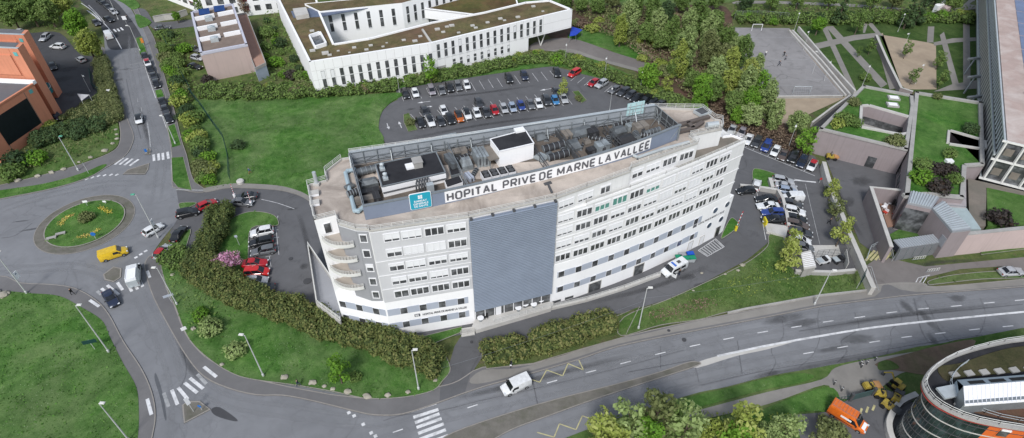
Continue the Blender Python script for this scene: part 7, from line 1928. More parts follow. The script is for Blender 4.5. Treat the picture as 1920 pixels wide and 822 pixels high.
for i, (x0, x1, y, h) in enumerate([(1409, 1427, 58, 2.1), (1486, 1552, 176, 2.1)]):
 a, c = G(x0, y, .03), G(x1, y, .03); t = thing('goal', ['white football goal at the far end of the sports court', 'grey football goal at the near end of the sports court'][i], 'goal', (a.x, a.y, .03))
 if i: c = a + (c - a).normalized() * 4.5
 b = MB(); b.tube(a, a + Vector((0, 0, h)), .08); b.tube(c, c + Vector((0, 0, h)), .08); b.tube(a + Vector((0, 0, h)), c + Vector((0, 0, h)), .08); b.build('frame', M_SIGNWHITE if i == 0 else M_GALVLT, t)
 b = MB(); s = 1 if i == 0 else -1
 for k in range(9): q = a.lerp(c, k / 8); b.tube(q + Vector((0, 0, h)), q + Vector((0, 1.2 * s, 0)), .012, n=3)
 for k in range(4): o = Vector((0, 1.2 * s * k / 4, h * (1 - k / 4))); b.tube(a + o, c + o, .012, n=3)
 b.build('net', M_GALVLT, t)
def rock(x, y, s, z, label, group):
 s *= .78
 g = G(x, y, z + s * .3); bm = bmesh.new(); bmesh.ops.create_icosphere(bm, subdivisions=2, radius=s)
 for v in bm.verts:
  k = 1 + .28 * math.sin(v.co.x * 9 / s * .6 + x) * math.cos(v.co.y * 7 / s * .6 + y) + random.uniform(-.08, .08)
  v.co = Vector((v.co.x * k * 1.25, v.co.y * k, max(-.3 * s, v.co.z * k * .62)))
 b = MB(); vs = [v.co + Vector((g.x, g.y, z + s * .2)) for v in bm.verts]; fs = [[v.index for v in f.verts] for f in bm.faces]; bm.free()
 b.add(vs, fs); b.build('rock', M_ROCK, None, smooth=55, label=label, cat='rock', group=group)
M_ROCK = mat('pale limestone', (.35, .325, .27), .9, .2, 1.5, 6, dirt=(.22, .2, .15), dirt_amt=.5, bmp=.5)
for i, (x, y, s) in enumerate([(33,338,.75),(70,330,.7),(97,323,.65),(119,317,.6),(170,295,.55),(196,282,.75),(211,269,.5),(219,260,.5),(219,252,.45),(217,243,.4),(148,304,.4)]):
 rock(x, y, s, LV, 'pale limestone boulder edging the north west verge', 'boulders edging the north west verge')
for i, (x, y, s) in enumerate([(533,707,.6),(586,717,.6),(608,724,.4),(624,729,.4),(652,734,.6),(688,743,.65),(727,741,.55),(765,735,.45),(416,683,.4),(362,616,.5),(323,515,.4),(816,713,.35)]):
 rock(x, y, s, LV, 'rough boulder along the lower edge of the front lawn', 'boulders edging the front lawn')
for i, (x, y, s) in enumerate([(3,553,1.0),(-8,548,.9),(12,550,.6)]): rock(x, y, s, LV, 'brown boulder heap at the top corner of the south west lawn', 'boulders at the top of the south west lawn')
for i, (x, y, s) in enumerate([(1316,512,.3),(1392,497,.5),(1384,507,.4),(1300,545,.25),(1360,514,.3),(1105,585,.6),(1118,584,.5)]): rock(x, y, s, .1, 'grey rubble stone along the kerb of the front driveway', 'rubble stones along the front driveway')
for (x0, y0, z0), (x1, y1, z1), lb in [((1203, 560, 7), (1562, 508, 8), 'upper thin overhead wire between the two verge lamps'), ((830, 690, 5.5), (1203, 566, 6.6), 'thin overhead wire across the front hedge')]:
 a, c = G(x0, y0, z0), G(x1, y1, z1); b = MB(); P = []
 for k in range(17): t = k / 16; p = a.lerp(c, t); p.z -= 1.2 * 4 * t * (1 - t) * .35; P.append(p)
 b.pipe(P, .012, 3); b.build('overhead_wire', M_GALV, None, label=lb, cat='wire')
# ---- people: one skinned body each, clothes coloured by height
def person_mat(name, top, legs, hair=(.03, .02, .015), skin=(.42, .26, .19)):
 m, nt, b = _nodes(name)
 tc = _n(nt, 'ShaderNodeTexCoord'); sp = _n(nt, 'ShaderNodeSeparateXYZ'); nt.links.new(tc.outputs['Object'], sp.inputs[0])
 r = _n(nt, 'ShaderNodeValToRGB'); r.color_ramp.interpolation = 'CONSTANT'
 e = r.color_ramp.elements
 for p_, c_ in ((.0, (.02, .02, .02)), (.045, legs), (.49, top), (.83, skin), (.935, hair)):
  if p_ == 0: e[0].color = c4(c_)
  elif len(e) == 2 and p_ == .045: e[1].position = p_; e[1].color = c4(c_)
  else: q = e.new(p_); q.color = c4(c_)
 nt.links.new(mth(nt, 'DIVIDE', sp.outputs['Z'], 1.75), r.inputs['Fac']); nt.links.new(r.outputs['Color'], b.inputs['Base Color']); b.inputs['Roughness'].default_value = .85
 return m
def person(label, x, y, z, rz, top, legs, stride=.28, swing=.2, lean=0.0):
 V = [(0,0,.95),(0,0,1.15),(0,0,1.38),(lean*.3,0,1.50),(lean*.4,0,1.60),(lean*.5+.02,0,1.70),
         (0,.1,.90),(stride,.11,.50),(stride*1.15-.05,.11,.08),(stride*1.15+.12,.11,.04),
         (0,-.1,.90),(-stride*.6+.08,-.11,.50),(-stride*1.2,-.11,.10),(-stride*1.2+.17,-.11,.04),
         (0,.20,1.42),(-swing*.5,.26,1.15),(-swing+.12,.27,.92),(-swing+.17,.27,.84),
         (0,-.20,1.42),(swing*.5,-.26,1.15),(swing+.14,-.27,.94),(swing+.19,-.27,.86)]
 E = [(0,1),(1,2),(2,3),(3,4),(4,5),(0,6),(6,7),(7,8),(8,9),(0,10),(10,11),(11,12),(12,13),(2,14),(14,15),(15,16),(16,17),(2,18),(18,19),(19,20),(20,21)]
 Rr = [.15,.14,.15,.06,.095,.085,.10,.07,.05,.045,.10,.07,.05,.045,.07,.05,.038,.035,.07,.05,.038,.035]
 me = bpy.data.meshes.new('person'); me.from_pydata(V, E, [])
 o = bpy.data.objects.new('person', me); COL.objects.link(o)
 sk = o.modifiers.new('skin', 'SKIN'); ly = me.skin_vertices[0] if me.skin_vertices else None
 if ly is None:
  bm = bmesh.new(); bm.from_mesh(me); bm.verts.layers.skin.verify(); bm.to_mesh(me); bm.free(); ly = me.skin_vertices[0]
 for i, r in enumerate(Rr): ly.data[i].radius = (r, r * (1.0 if i not in (0, 1, 2) else 1.25)); ly.data[i].use_root = (i == 0)
 sub = o.modifiers.new('sub', 'SUBSURF'); sub.levels = 1; sub.render_levels = 1
 dg = bpy.context.evaluated_depsgraph_get(); m2 = bpy.data.meshes.new_from_object(o.evaluated_get(dg)); o.modifiers.clear(); o.data = m2; bpy.data.meshes.remove(me)
 m2.name = 'person'; m2.materials.clear(); m2.materials.append(person_mat('clothes ' + label[:20], top, legs))
 m2.polygons.foreach_set('use_smooth', [True] * len(m2.polygons))
 g = G(x, y, z); o.location = (g.x, g.y, z); o.rotation_euler = (0, 0, rz)
 tag(o, label, 'person'); return o
BLK, NVY = (.012, .012, .014), (.02, .03, .06)
person('person in black walking on the pavement south of the roundabout', 138, 553, PV, 2.9, BLK, BLK)
person('person in dark jacket walking on the pavement below the front lawn', 560, 724, PV, 0, NVY, (.04, .05, .08))
person('person in dark clothes standing by the open ambulance door', 1273, 517, .02, 2.0, BLK, NVY, .05, .05)
person('person in black walking alone across the sunken yard', 1554, 421, .02, 2.2, BLK, BLK)
person('player in white shirt near the far side of the sports court', 1435, 105, .03, 1.0, (.6, .6, .6), BLK)
person('player in black running on the sports court', 1469, 106, .03, .4, BLK, BLK, .4, .3)
person('player in grey beside the running player on the court', 1472, 113, .03, .2, (.2, .2, .22), BLK)
person('player in dark kit crouching low in the middle of the court', 1460, 124, .03, 0, NVY, BLK, .45, .4, .4)
person('person in dark jacket walking on the pavement by the far zebra crossing', 240, 38, PV, 1.2, (.05, .04, .05), BLK)
person('person in blue and red clothes on the north lawn by the entrance path', 469, 326, LV, .6, (.04, .10, .25), (.25, .05, .05))
person('motorcycle rider in dark jacket on the north pavement', 371, 325, PV + .25, 2.0, BLK, NVY, .12, .3)
t = thing('motor_scooter', 'white motor scooter parked at the kerb end of the front shrub', 'scooter', (0, 0, 0)); g = G(959, 680, .5)
for n, fn, m in [('body', lambda b: (b.box((-.3, 0, .6), (.8, .3, .35)), b.box((.45, 0, .65), (.12, .4, .7), 0, 0, -.3), b.box((.1, 0, .3), (.5, .3, .08))), M_SIGNWHITE), ('seat', lambda b: b.box((-.35, 0, .82), (.7, .28, .1)), M_TRIM), ('front_wheel', lambda b: b.tube((.65, -.06, .24), (.65, .06, .24), .24, n=12), M_TYRE), ('rear_wheel', lambda b: b.tube((-.6, -.07, .24), (-.6, .07, .24), .24, n=12), M_TYRE), ('handlebar', lambda b: b.tube((.42, -.3, 1.05), (.42, .3, 1.05), .03, n=5), M_TRIM)]:
 b = MB(); fn(b); o = b.build(n, m, t); o.location = (0, 0, 0)
t.location = (g.x, g.y, PV); t.rotation_euler = (0, 0, 1.4)
for i, (x, y, m, lb) in enumerate([(1658,388,M_SIGNWHITE,'white garden chair beside the red cushion in the courtyard'), (1668,380,M_SIGNWHITE,'white garden chair nearest the courtyard wall'), (1660,398,mat('red cushion', (.45,.05,.03), .8),'red cushioned garden chair in the courtyard'), (1678,402,mat('red cushion', (.45,.05,.03), .8),'red and white garden chair by the courtyard planting')]):
 g = G(x, y, .7); t = thing('garden_chair', lb, 'chair', (g.x, g.y, .3))
 b = MB(); b.box((g.x, g.y, .72), (.8, .8, .12), .4); b.build('seat', m, t)
 b = MB(); b.box((g.x + .3, g.y + .2, 1.05), (.12, .8, .6), .4); b.build('backrest', M_SIGNWHITE, t)
 for sx in (-1, 1):
  for sy in (-1, 1): b = MB(); b.tube((g.x + .28*sx, g.y + .28*sy, .3), (g.x + .28*sx, g.y + .28*sy, .7), .04, n=4); b.build('leg', M_SIGNWHITE, t)
g = G(1673, 385, .9); t = thing('garden_umbrella', 'closed black parasol standing in the courtyard', 'parasol', (g.x, g.y, .3))
b = MB(); b.tube((g.x, g.y, .3), (g.x, g.y, 2.6), .04, n=6); b.build('pole', M_GALV, t)
b = MB(); b.lathe((g.x, g.y, 1.1), [(.22, 0), (.26, .4), (.12, 1.2), (.03, 1.5)], 8); b.build('canopy', M_BLACK, t)
t = thing('park_kiosk', 'white angular kiosk with pink end wall at the far edge of the park', 'kiosk', (135, 200, 0))
b = MB(); b.prism(P2([(1752,12),(1770,4),(1774,10),(1758,16)], 2), 0, 2.6); b.build('wall', M_WHITEWALL, t)
b = MB(); b.prism(P2([(1768,14),(1782,8),(1784,14),(1774,20)], 2), 0, 2.4); b.build('end_wall', mat('pink render', (.5, .4, .385)), t)
# ------------------------------------------------------------------ vegetation
F = {
 'bright': foliage('bright spring leaves', [(0.044, 0.111, 0.012), (0.106, 0.243, 0.019), (0.173, 0.348, 0.031), (0.256, 0.420, 0.059)], .3),
 'mid': foliage('mid green leaves', [(.055, .100, .024), (.110, .190, .042), (.165, .255, .060), (.23, .31, .10)], 0.25),
 'lime': foliage('yellow green leaves', [(.130, .175, .030), (.235, .305, .050), (.330, .390, .085), (.43, .46, .15)], 0.25),
 'pale': foliage('pale willow leaves', [(.130, .185, .065), (.225, .310, .100), (.310, .400, .150), (.42, .50, .22)], 0.25),
 'dark': foliage('dark evergreen leaves', [(.012, .030, .012), (.030, .063, .022), (.054, .102, .033), (.090, .150, .054)], .1),
 'olive': foliage('olive leaves', [(.075, .095, .034), (.135, .165, .055), (.195, .225, .085), (.27, .28, .13)], 0.25),
 'laurel': foliage('laurel leaves', [(0.023, 0.047, 0.014), (0.067, 0.102, 0.026), (0.141, 0.166, 0.043), (0.250, 0.231, 0.090)], .12),
 'brown': foliage('bare brown twigs', [(0.066, 0.042, 0.031), (0.141, 0.095, 0.069), (0.227, 0.161, 0.113), (0.322, 0.246, 0.169)], .1),
 'pink': foliage('pink blossom', [(0.276, 0.097, 0.179), (0.524, 0.207, 0.373), (0.718, 0.359, 0.552), (0.850, 0.580, 0.759)], .3),
 'purple': foliage('dark purple leaves', [(.012, .010, .011), (.031, .022, .024), (.054, .041, .038), (.072, .072, .048)], .1),
}
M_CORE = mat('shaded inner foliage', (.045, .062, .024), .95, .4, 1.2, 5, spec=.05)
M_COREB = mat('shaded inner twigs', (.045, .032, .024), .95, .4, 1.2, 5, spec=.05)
def leaf_quads(P, N, size, jit=.6, long=1.35):
 n = len(P)
 N = N + rng.normal(0, jit, (n, 3)); N /= np.linalg.norm(N, axis=1)[:, None] + 1e-9
 A = rng.normal(0, 1, (n, 3)); A -= (A * N).sum(1)[:, None] * N; A /= np.linalg.norm(A, axis=1)[:, None] + 1e-9
 B = np.cross(N, A)
 s = size * rng.uniform(.35, 1.0, n)[:, None] ** 1.3 * 1.35
 a, b = A * s * long * .5, B * s * .5
 V = np.stack([P - a, P + b * .9 - a * .1, P + a, P - b * .9 - a * .1], 1)
 V[:, 2] += N * s * .08
 return V.reshape(-1, 3)
def mesh_np(name, V, k, mats, extra=None):
 """V: n*k vertices, every k make a face; extra = (verts, faces) with material 1"""
 me = bpy.data.meshes.new(name)
 n = len(V) // k
 if extra:
  ev, ef = extra; V = np.vstack([V, ev]);
  loops = np.concatenate([np.arange(n * k), np.array(ef, dtype=np.int64).reshape(-1) + n * k]); ne = len(ef); ke = len(ef[0])
  starts = np.concatenate([np.arange(n) * k, n * k + np.arange(ne) * ke]); mi = np.concatenate([np.zeros(n, int), np.ones(ne, int)])
 else:
  loops = np.arange(n * k); starts = np.arange(n) * k; mi = np.zeros(n, int)
 me.vertices.add(len(V)); me.vertices.foreach_set('co', np.ascontiguousarray(V, dtype=np.float32).reshape(-1))
 me.loops.add(len(loops)); me.loops.foreach_set('vertex_index', loops.astype(np.int32))
 me.polygons.add(len(starts)); me.polygons.foreach_set('loop_start', starts.astype(np.int32))
 me.polygons.foreach_set('material_index', mi.astype(np.int32))
 me.update(calc_edges=True); me.validate()
 for m in mats: me.materials.append(m)
 return me
_bm = bmesh.new(); bmesh.ops.create_icosphere(_bm, subdivisions=1, radius=1.0)
ICO_V = np.array([v.co[:] for v in _bm.verts]); ICO_F = [[v.index for v in f.verts] for f in _bm.faces]; _bm.free()
def lobes_mesh(name, lobes, per_area, size, m, core=.62, corem=None, shell=.55, zmin=.05):
 """lobes: (x,y,z, rx,ry,rz); leaves thrown through each lobe's outer shell, a dark core inside"""
 Vs = []; ev = []; ef = []
 L = np.array(lobes)
 for i, (x, y, z, rx, ry, rz) in enumerate(lobes):
  area = 4 * math.pi * ((rx * ry + ry * rz + rx * rz) / 3)
  n = max(12, int(per_area * area))
  D = rng.normal(0, 1, (n, 3)); D /= np.linalg.norm(D, axis=1)[:, None]
  rad = (shell + (1.06 - shell) * rng.random(n) ** .6)[:, None]
  rad *= 1 + .12 * np.sin(D[:, :1] * 7 + i) * np.cos(D[:, 1:2] * 6 + 2 * i)
  P = D * rad * np.array([rx, ry, rz]) + np.array([x, y, z])
  keep = P[:, 2] > zmin
  for j in range(len(L)):
   if j != i:
    q = (P - L[j, :3]) / L[j, 3:]
    keep &= (q ** 2).sum(1) > .45
  P = P[keep]; D = D[keep]
  D = D + np.array([0, 0, .35])
  Vs.append(leaf_quads(P, D, size))
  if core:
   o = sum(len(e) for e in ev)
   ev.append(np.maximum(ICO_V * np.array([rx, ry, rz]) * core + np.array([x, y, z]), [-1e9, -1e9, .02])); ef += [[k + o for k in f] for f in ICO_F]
 V = np.vstack(Vs)
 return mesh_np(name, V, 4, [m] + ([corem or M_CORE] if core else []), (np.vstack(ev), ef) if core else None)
def trunk_mesh(name, h, r, limbs, spread):
 b = MB(); b.lathe((0, 0, 0), [(r * 1.5, 0), (r * 1.1, h * .12), (r * .85, h * .5), (r * .5, h * .8), (r * .2, h)], 8)
 for i in range(limbs):
  a = 2 * math.pi * i / limbs + random.uniform(-.3, .3); z = h * random.uniform(.4, .7); k = spread * random.uniform(.6, .95)
  p = Vector((0, 0, z)); q = Vector((math.cos(a) * k, math.sin(a) * k, z + spread * random.uniform(.4, .8)))
  mid = p.lerp(q, .5) + Vector((0, 0, .2)); b.tube(p, mid, r * .5, r * .35, 5); b.tube(mid, q, r * .35, r * .12, 5)
  for s in (-1, 1): e = q + Vector((math.cos(a + s * .8), math.sin(a + s * .8), .5)) * (k * .35); b.tube(mid.lerp(q, .5), e, r * .2, r * .06, 4)
 me = bpy.data.meshes.new(name); me.from_pydata(b.v, [], b.f); me.materials.append(M_BARK); me.update(); return me
def crown_lobes(kind, seed):
 rs = random.Random(seed); L = []
 if kind == 'round':      # radius 3, height 7.5
  L.append((0, 0, 4.6, 2.1, 2.1, 2.2))
  for i in range(20):
   a = 2.4 * i + rs.uniform(-.4, .4); t = i / 19; rr = 2.25 * math.sqrt(max(.05, 1 - (t * 1.6 - .7) ** 2)) * rs.uniform(.7, 1.12)
   r = rs.uniform(.55, 1.15); L.append((rr * math.cos(a), rr * math.sin(a), 2.6 + 4.2 * t, r, r, r * rs.uniform(.75, 1)))
 elif kind == 'tall':     # willow / poplar, radius 2.4, height 11
  for i in range(24):
   t = i / 23; a = 2.4 * i; rr = 2.0 * math.sqrt(max(.02, 1 - (2 * t - .85) ** 2 * .8)) * rs.uniform(.5, 1.05); r = rs.uniform(.6, 1.15) * (1.1 - .3 * t)
   L.append((rr * math.cos(a), rr * math.sin(a), 2.0 + 8.2 * t, r, r, r * rs.uniform(1.2, 1.8)))
 elif kind == 'young':    # light upright crown, radius 1.6, height 5.5
  for i in range(9):
   t = i / 8; a = 2.4 * i; rr = 1.1 * (1 - .6 * abs(t - .35)) * rs.uniform(.5, 1.1); r = rs.uniform(.5, .8)
   L.append((rr * math.cos(a), rr * math.sin(a), 1.6 + 3.4 * t, r, r, r))
 elif kind == 'conifer':  # radius 2.2, height 9
  for i in range(16):
   t = i / 15; a = 2.4 * i; rr = 1.6 * (1 - t) * rs.uniform(.6, 1.1); r = (1.15 - .8 * t) * rs.uniform(.8, 1.1)
   L.append((rr * math.cos(a), rr * math.sin(a), .9 + 7.8 * t, r, r, r * .7))
 elif kind == 'shrub':    # radius 1.5, height 1.9
  for i in range(9):
   a = 2.4 * i; rr = 1.0 * math.sqrt(i / 8) * rs.uniform(.7, 1.1); r = rs.uniform(.5, .8)
   L.append((rr * math.cos(a), rr * math.sin(a), .55 + .55 * rs.random() * (1.2 - rr), r, r, r * .85))
 elif kind == 'spread':   # low wide blossom tree, radius 2.3, height 3.4
  for i in range(14):
   a = 2.4 * i; rr = 1.8 * math.sqrt(i / 13) * rs.uniform(.8, 1.1); r = rs.uniform(.55, .85)
   L.append((rr * math.cos(a), rr * math.sin(a), 2.3 - .25 * rr + rs.uniform(-.4, .4), r, r, r * .8))
 return L
SPEC = {'round': (17, .34, .5, 4.5, .22), 'tall': (17, .33, .42, 7, .2), 'young': (17, .28, 0, 3.5, .08), 'conifer': (14, .34, .55, 7, .18), 'shrub': (30, .23, .5, 0, 0), 'spread': (30, .2, 0, 2.2, .14)}
CROWN = {}; TRUNK = {}
def crown_mesh(kind, leaf, v):
 k = (kind, leaf, v)
 if k not in CROWN:
  dens, size, core, th, tr = SPEC[kind]
  CROWN[k] = lobes_mesh('crown', crown_lobes(kind, hash((kind, v)) % 1000 if False else (len(kind) * 37 + v * 11)), dens, size, F[leaf], core, M_COREB if leaf in ('brown', 'purple') else None)
 if kind not in TRUNK and SPEC[kind][3]:
  TRUNK[kind] = trunk_mesh('trunk', SPEC[kind][3] * 1.15, SPEC[kind][4], 6, {'round': 2.2, 'tall': 1.4, 'young': 1.1, 'conifer': 1.2, 'spread': 1.8}[kind])
 return CROWN[k]
NTREE = [0]
def tree(kind, leaf, x, y, s, label, group=None, z=0.0, hc=None, name='tree', sz=None):
 """crown centre at pixel (x, y); s scales the kind's own size"""
 NTREE[0] += 1
 hc0 = {'round': 4.6, 'tall': 6, 'young': 3.3, 'conifer': 4.2, 'shrub': .7, 'spread': 2.2}[kind] * (sz or s)
 g = G(x, y, z + hc0)
 rz = random.uniform(0, 6.28); v = NTREE[0] % 3
 if kind == 'shrub':
  o = bpy.data.objects.new(name if name != 'tree' else 'shrub', crown_mesh(kind, leaf, v)); COL.objects.link(o)
  o.location = (g.x, g.y, z); o.rotation_euler = (0, 0, rz); o.scale = (s, s, sz or s)
  tag(o, label, 'shrub', group); return o
 t = thing(name, label, 'tree', (g.x, g.y, z), rz, group); t.scale = (s, s, sz or s)
 o = bpy.data.objects.new('crown', crown_mesh(kind, leaf, v)); COL.objects.link(o); o.parent = t
 o = bpy.data.objects.new('trunk', TRUNK[kind]); COL.objects.link(o); o.parent = t
 return t
def hedge(label, px, w, h, leaf, size=.3, dens=13, step=.8, z=.1, name='hedge', lump=.25, group=None, closed_poly=None, cat='hedge', cm=None, taper=True):
 P = [V2(*G(x, y, z + h * .6)[:2]) for x, y in px]
 L = []
 for a, c in zip(P[:-1], P[1:]):
  d = (c - a); n = max(1, int(d.length / step)); dn = d.normalized(); pn = V2(-dn.y, dn.x)
  k = max(1, int(round(w / 1.6)))
  for i in range(n):
   for j in range(k):
    q = a + d * ((i + random.random() * .7) / n) + pn * ((j + .5) / k - .5 + random.uniform(-.1, .1)) * w
    r = (w / k) * random.uniform(.62, .95); hh = h * random.uniform(1 - lump, 1 + lump * .4)
    L.append((q.x, q.y, hh * .52, r, r, hh * .52))
 c0 = L[0]; L = [(x - c0[0], y - c0[1], zz, a, b_, c_) for x, y, zz, a, b_, c_ in L]
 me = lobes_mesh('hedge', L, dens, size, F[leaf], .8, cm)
 me.name = name
 o = bpy.data.objects.new(name, me); COL.objects.link(o); o.location = (c0[0], c0[1], z)
 tag(o, label, cat, group); return o
def inpoly(P, xs, ys):
 px = np.array([p[0] for p in P]); py = np.array([p[1] for p in P]); ins = np.zeros(len(xs), bool); j = len(px) - 1
 for i in range(len(px)):
  c = ((py[i] > ys) != (py[j] > ys)) & (xs < (px[j] - px[i]) * (ys - py[i]) / (py[j] - py[i] + 1e-12) + px[i]); ins ^= c; j = i
 return ins
def scatter(P, dens, cap=60000):
 xs = np.array([p[0] for p in P]); ys = np.array([p[1] for p in P])
 A = abs(area2([(a, b) for a, b in zip(xs, ys)])) / 2
 n = int(min(cap, A * dens)); k = int(n * (xs.max() - xs.min()) * (ys.max() - ys.min()) / max(A, 1))
 k = min(k, 400000)
 X = rng.uniform(xs.min(), xs.max(), k); Y = rng.uniform(ys.min(), ys.max(), k); m = inpoly(P, X, Y)
 return X[m], Y[m]
# ---- grass tufts over the lawns (nobody could count them)
TF = {id(M_GRASS): foliage('lawn blades', [(0.040, 0.124, 0.015), (0.067, 0.187, 0.022), (0.100, 0.242, 0.034), (0.158, 0.261, 0.076)], .2), id(M_GRASS2): foliage('green lawn blades', [(0.036, 0.124, 0.013), (0.063, 0.187, 0.019), (0.094, 0.236, 0.030), (0.126, 0.236, 0.054)], .2), id(M_VERGE): foliage('verge blades', [(0.042, 0.093, 0.018), (0.079, 0.155, 0.028), (0.126, 0.187, 0.049), (0.179, 0.212, 0.086)], .2), id(M_ROUGH): foliage('rough blades', [(0.037, 0.075, 0.018), (0.063, 0.111, 0.027), (0.105, 0.137, 0.049), (0.137, 0.149, 0.076)], .2)}
def tufts(P, z, fm, dens, hmin, hmax, cap=60000):
 X, Y = scatter(P, dens, cap); n = len(X)
 if n < 5: return
 w = np.sin(X * .7 + 1.3 * np.sin(Y * .5)) * np.cos(Y * .8 + np.sin(X * .4)); k = rng.random(n) < .62 + .38 * w; X, Y, w = X[k], Y[k], w[k]; n = len(X)
 a = rng.uniform(0, 6.28, n); s = rng.uniform(.10, .24, n); h = rng.uniform(hmin, hmax, n) * (1 + .4 * w)
 lx, ly = rng.normal(0, .12, n), rng.normal(0, .12, n)
 V = np.zeros((n, 3, 3)); V[:, 0] = np.stack([X - np.cos(a) * s, Y - np.sin(a) * s, np.full(n, z - .01)], 1); V[:, 1] = np.stack([X + np.cos(a) * s, Y + np.sin(a) * s, np.full(n, z - .01)], 1); V[:, 2] = np.stack([X + lx, Y + ly, z + h], 1)
 me = mesh_np('grass_tufts', V.reshape(-1, 3), 3, [fm]); o = bpy.data.objects.new('grass_tufts', me); COL.objects.link(o); o['kind'] = 'stuff'
for P, z, m, k in LAWNS: tufts(P, z, TF.get(id(m), TF[id(M_VERGE)]), 3.2 * k, .08, .22 if m is not M_VERGE else .4, 26000)
# ---- hedges
hedge('long clipped laurel hedge running below the west car park to the driveway', [(405,488),(372,502),(405,520),(440,540),(480,556),(520,570),(560,584),(600,600),(640,612),(680,622),(720,636),(760,655),(800,668),(826,678)], 4.8, 3.3, 'laurel', .30, 17, .95, lump=.22)
hedge('browner laurel hedge rising along the west side of the entrance lawn', [(412,385),(408,410),(396,440),(378,470),(358,488),(366,505)], 4.4, 3.2, 'laurel', .30, 17, .95, lump=.22)
hedge('laurel hedge between the front driveway and the main road', [(1000,640),(1040,628),(1090,612),(1150,595)], 3.8, 2.8, 'laurel', .34, 13, .9, lump=.25)
hedge('rounded laurel clump at the west end of the front hedge', [(912,660),(950,652),(985,642)], 3.8, 2.2, 'laurel', .34, 13, .9)
hedge('bright green rounded bush by the parked silver and red hatchback', [(312,492),(330,478),(350,465)], 4.4, 2.2, 'mid', .34, 13, .9, name='bush', cat='bush')
hedge('clipped olive hedge along the west kerb of the north road', [(188,108),(192,140),(200,170),(208,200),(214,222)], 3.4, 2.2, 'olive', .26, 18, .8, lump=.1)
hedge('olive shrub bank sloping from the dark car park to the north road', [(170,186),(185,205),(205,228),(190,212),(150,205),(130,222)], 5.0, 1.3, 'olive', .3, 10, 1.1, name='shrub_bank', cat='shrub bank')
hedge('dark green shrub belt below the corner of the orange building', [(60,262),(95,250),(125,238),(160,232),(195,230)], 6.5, 2.2, 'dark', .36, 9, 1.2, name='shrub_belt', cat='shrub belt')
hedge('clipped thicket between the north lawn and the white building', [(380,168),(450,170),(520,168),(590,166),(640,163),(700,158),(742,152)], 5.5, 2.4, 'mid', .42, 7, 1.4, name='thicket', cat='thicket', lump=.45)
hedge('green shrub belt on the slope above the rear car park', [(760,150),(820,140),(880,130),(930,118),(1000,106),(1060,108),(1110,124),(1170,146),(1230,170),(1290,198)], 4.6, 2.0, 'mid', .42, 7, 1.4, name='shrub_belt', cat='shrub belt', lump=.45)
hedge('long shrub belt behind the far fence of the park', [(1380,30),(1450,30),(1520,32),(1600,30),(1700,30),(1790,28),(1830,34)], 6, 2.6, 'mid', .5, 5, 1.8, name='shrub_belt', cat='shrub belt', lump=.5)
SCRUB = [((1190,600),(1330,556),(1350,566),(1330,590),(1240,606)), ((1330,545),(1440,490),(1490,520),(1400,560))]
hedge('brown bramble bank behind the row of cars east of the hospital', [(1340,215),(1385,235),(1430,250),(1480,268),(1520,285)], 5.0, 1.2, 'brown', .32, 9, 1.1, cm=M_COREB, name='bramble_patch', cat='bramble')
hedge('thin shrubs along the long pale concrete wall', [(1556,345),(1570,385),(1582,415)], 1.6, 1.5, 'olive', .28, 12, .9, lump=.5)
# ---- single trees and bushes
tree('spread', 'pink', 421, 487, 1.25, 'low pink blossom tree beside the red cars', name='blossom_tree')
tree('young', 'bright', 632, 690, 1.25, 'bright green young tree on the front lawn below the laurel hedge')
for x, y, s, lf, lb in [(440,655,1.4,'pale','mid green rounded bush on the front lawn near the middle lamp'), (395,612,1.6,'pale','wide green bush on the upper front lawn'), (375,590,1.2,'bright','small bright bush near the twin sign lamp'), (565,652,.001,'mid',None), (62,296,2.0,'bright','bright green shrub under the orange building corner'), (20,322,2.0,'mid','mid green shrub at the west end of the verge'), (30,300,2.4,'dark','dark bush below the orange wall'), (90,235,1.5,'lime','yellow green shrub against the orange corner'), (145,250,1.6,'dark','dark shrub in the middle of the verge planting'), (446,272,1.3,'dark','dark bush alone on the north lawn by the mesh fence'), (665,706,.8,'mid','low bush beside the young tree on the front lawn'), (160,408,1.2,'olive','low olive brown shrub in the middle of the roundabout'), (338,182,1.8,'bright','bright round shrub at the corner of the north pavement'), (345,90,1.9,'bright','bright green shrub west of the beige building'), (335,120,1.8,'mid','mid green shrub below the bright one west of the beige building'), (388,150,1.5,'purple','dark purple shrub at the foot of the beige building'), (515,115,1.7,'bright','bright round shrub between the beige and the white building'), (503,60,2.0,'mid','mid green shrub east of the beige building terrace'), (525,80,1.6,'dark','dark shrub in the garden west of the white building'), (545,140,1.6,'purple','purple brown shrub at the west end of the white building'), (575,142,1.5,'bright','bright shrub by the west corner of the white building'), (1085,184,.8,'olive','low olive shrub in the east island of the rear car park'), (769,228,1.0,'olive','low olive shrub in the west island of the rear car park'), (1740,372,1.0,'mid','small shrub in the courtyard garden'), (1560,806,1.6,'olive','olive shrub beside the south parking')]:
 if lb: tree('shrub', lf, x, y, s, lb, z=.1)
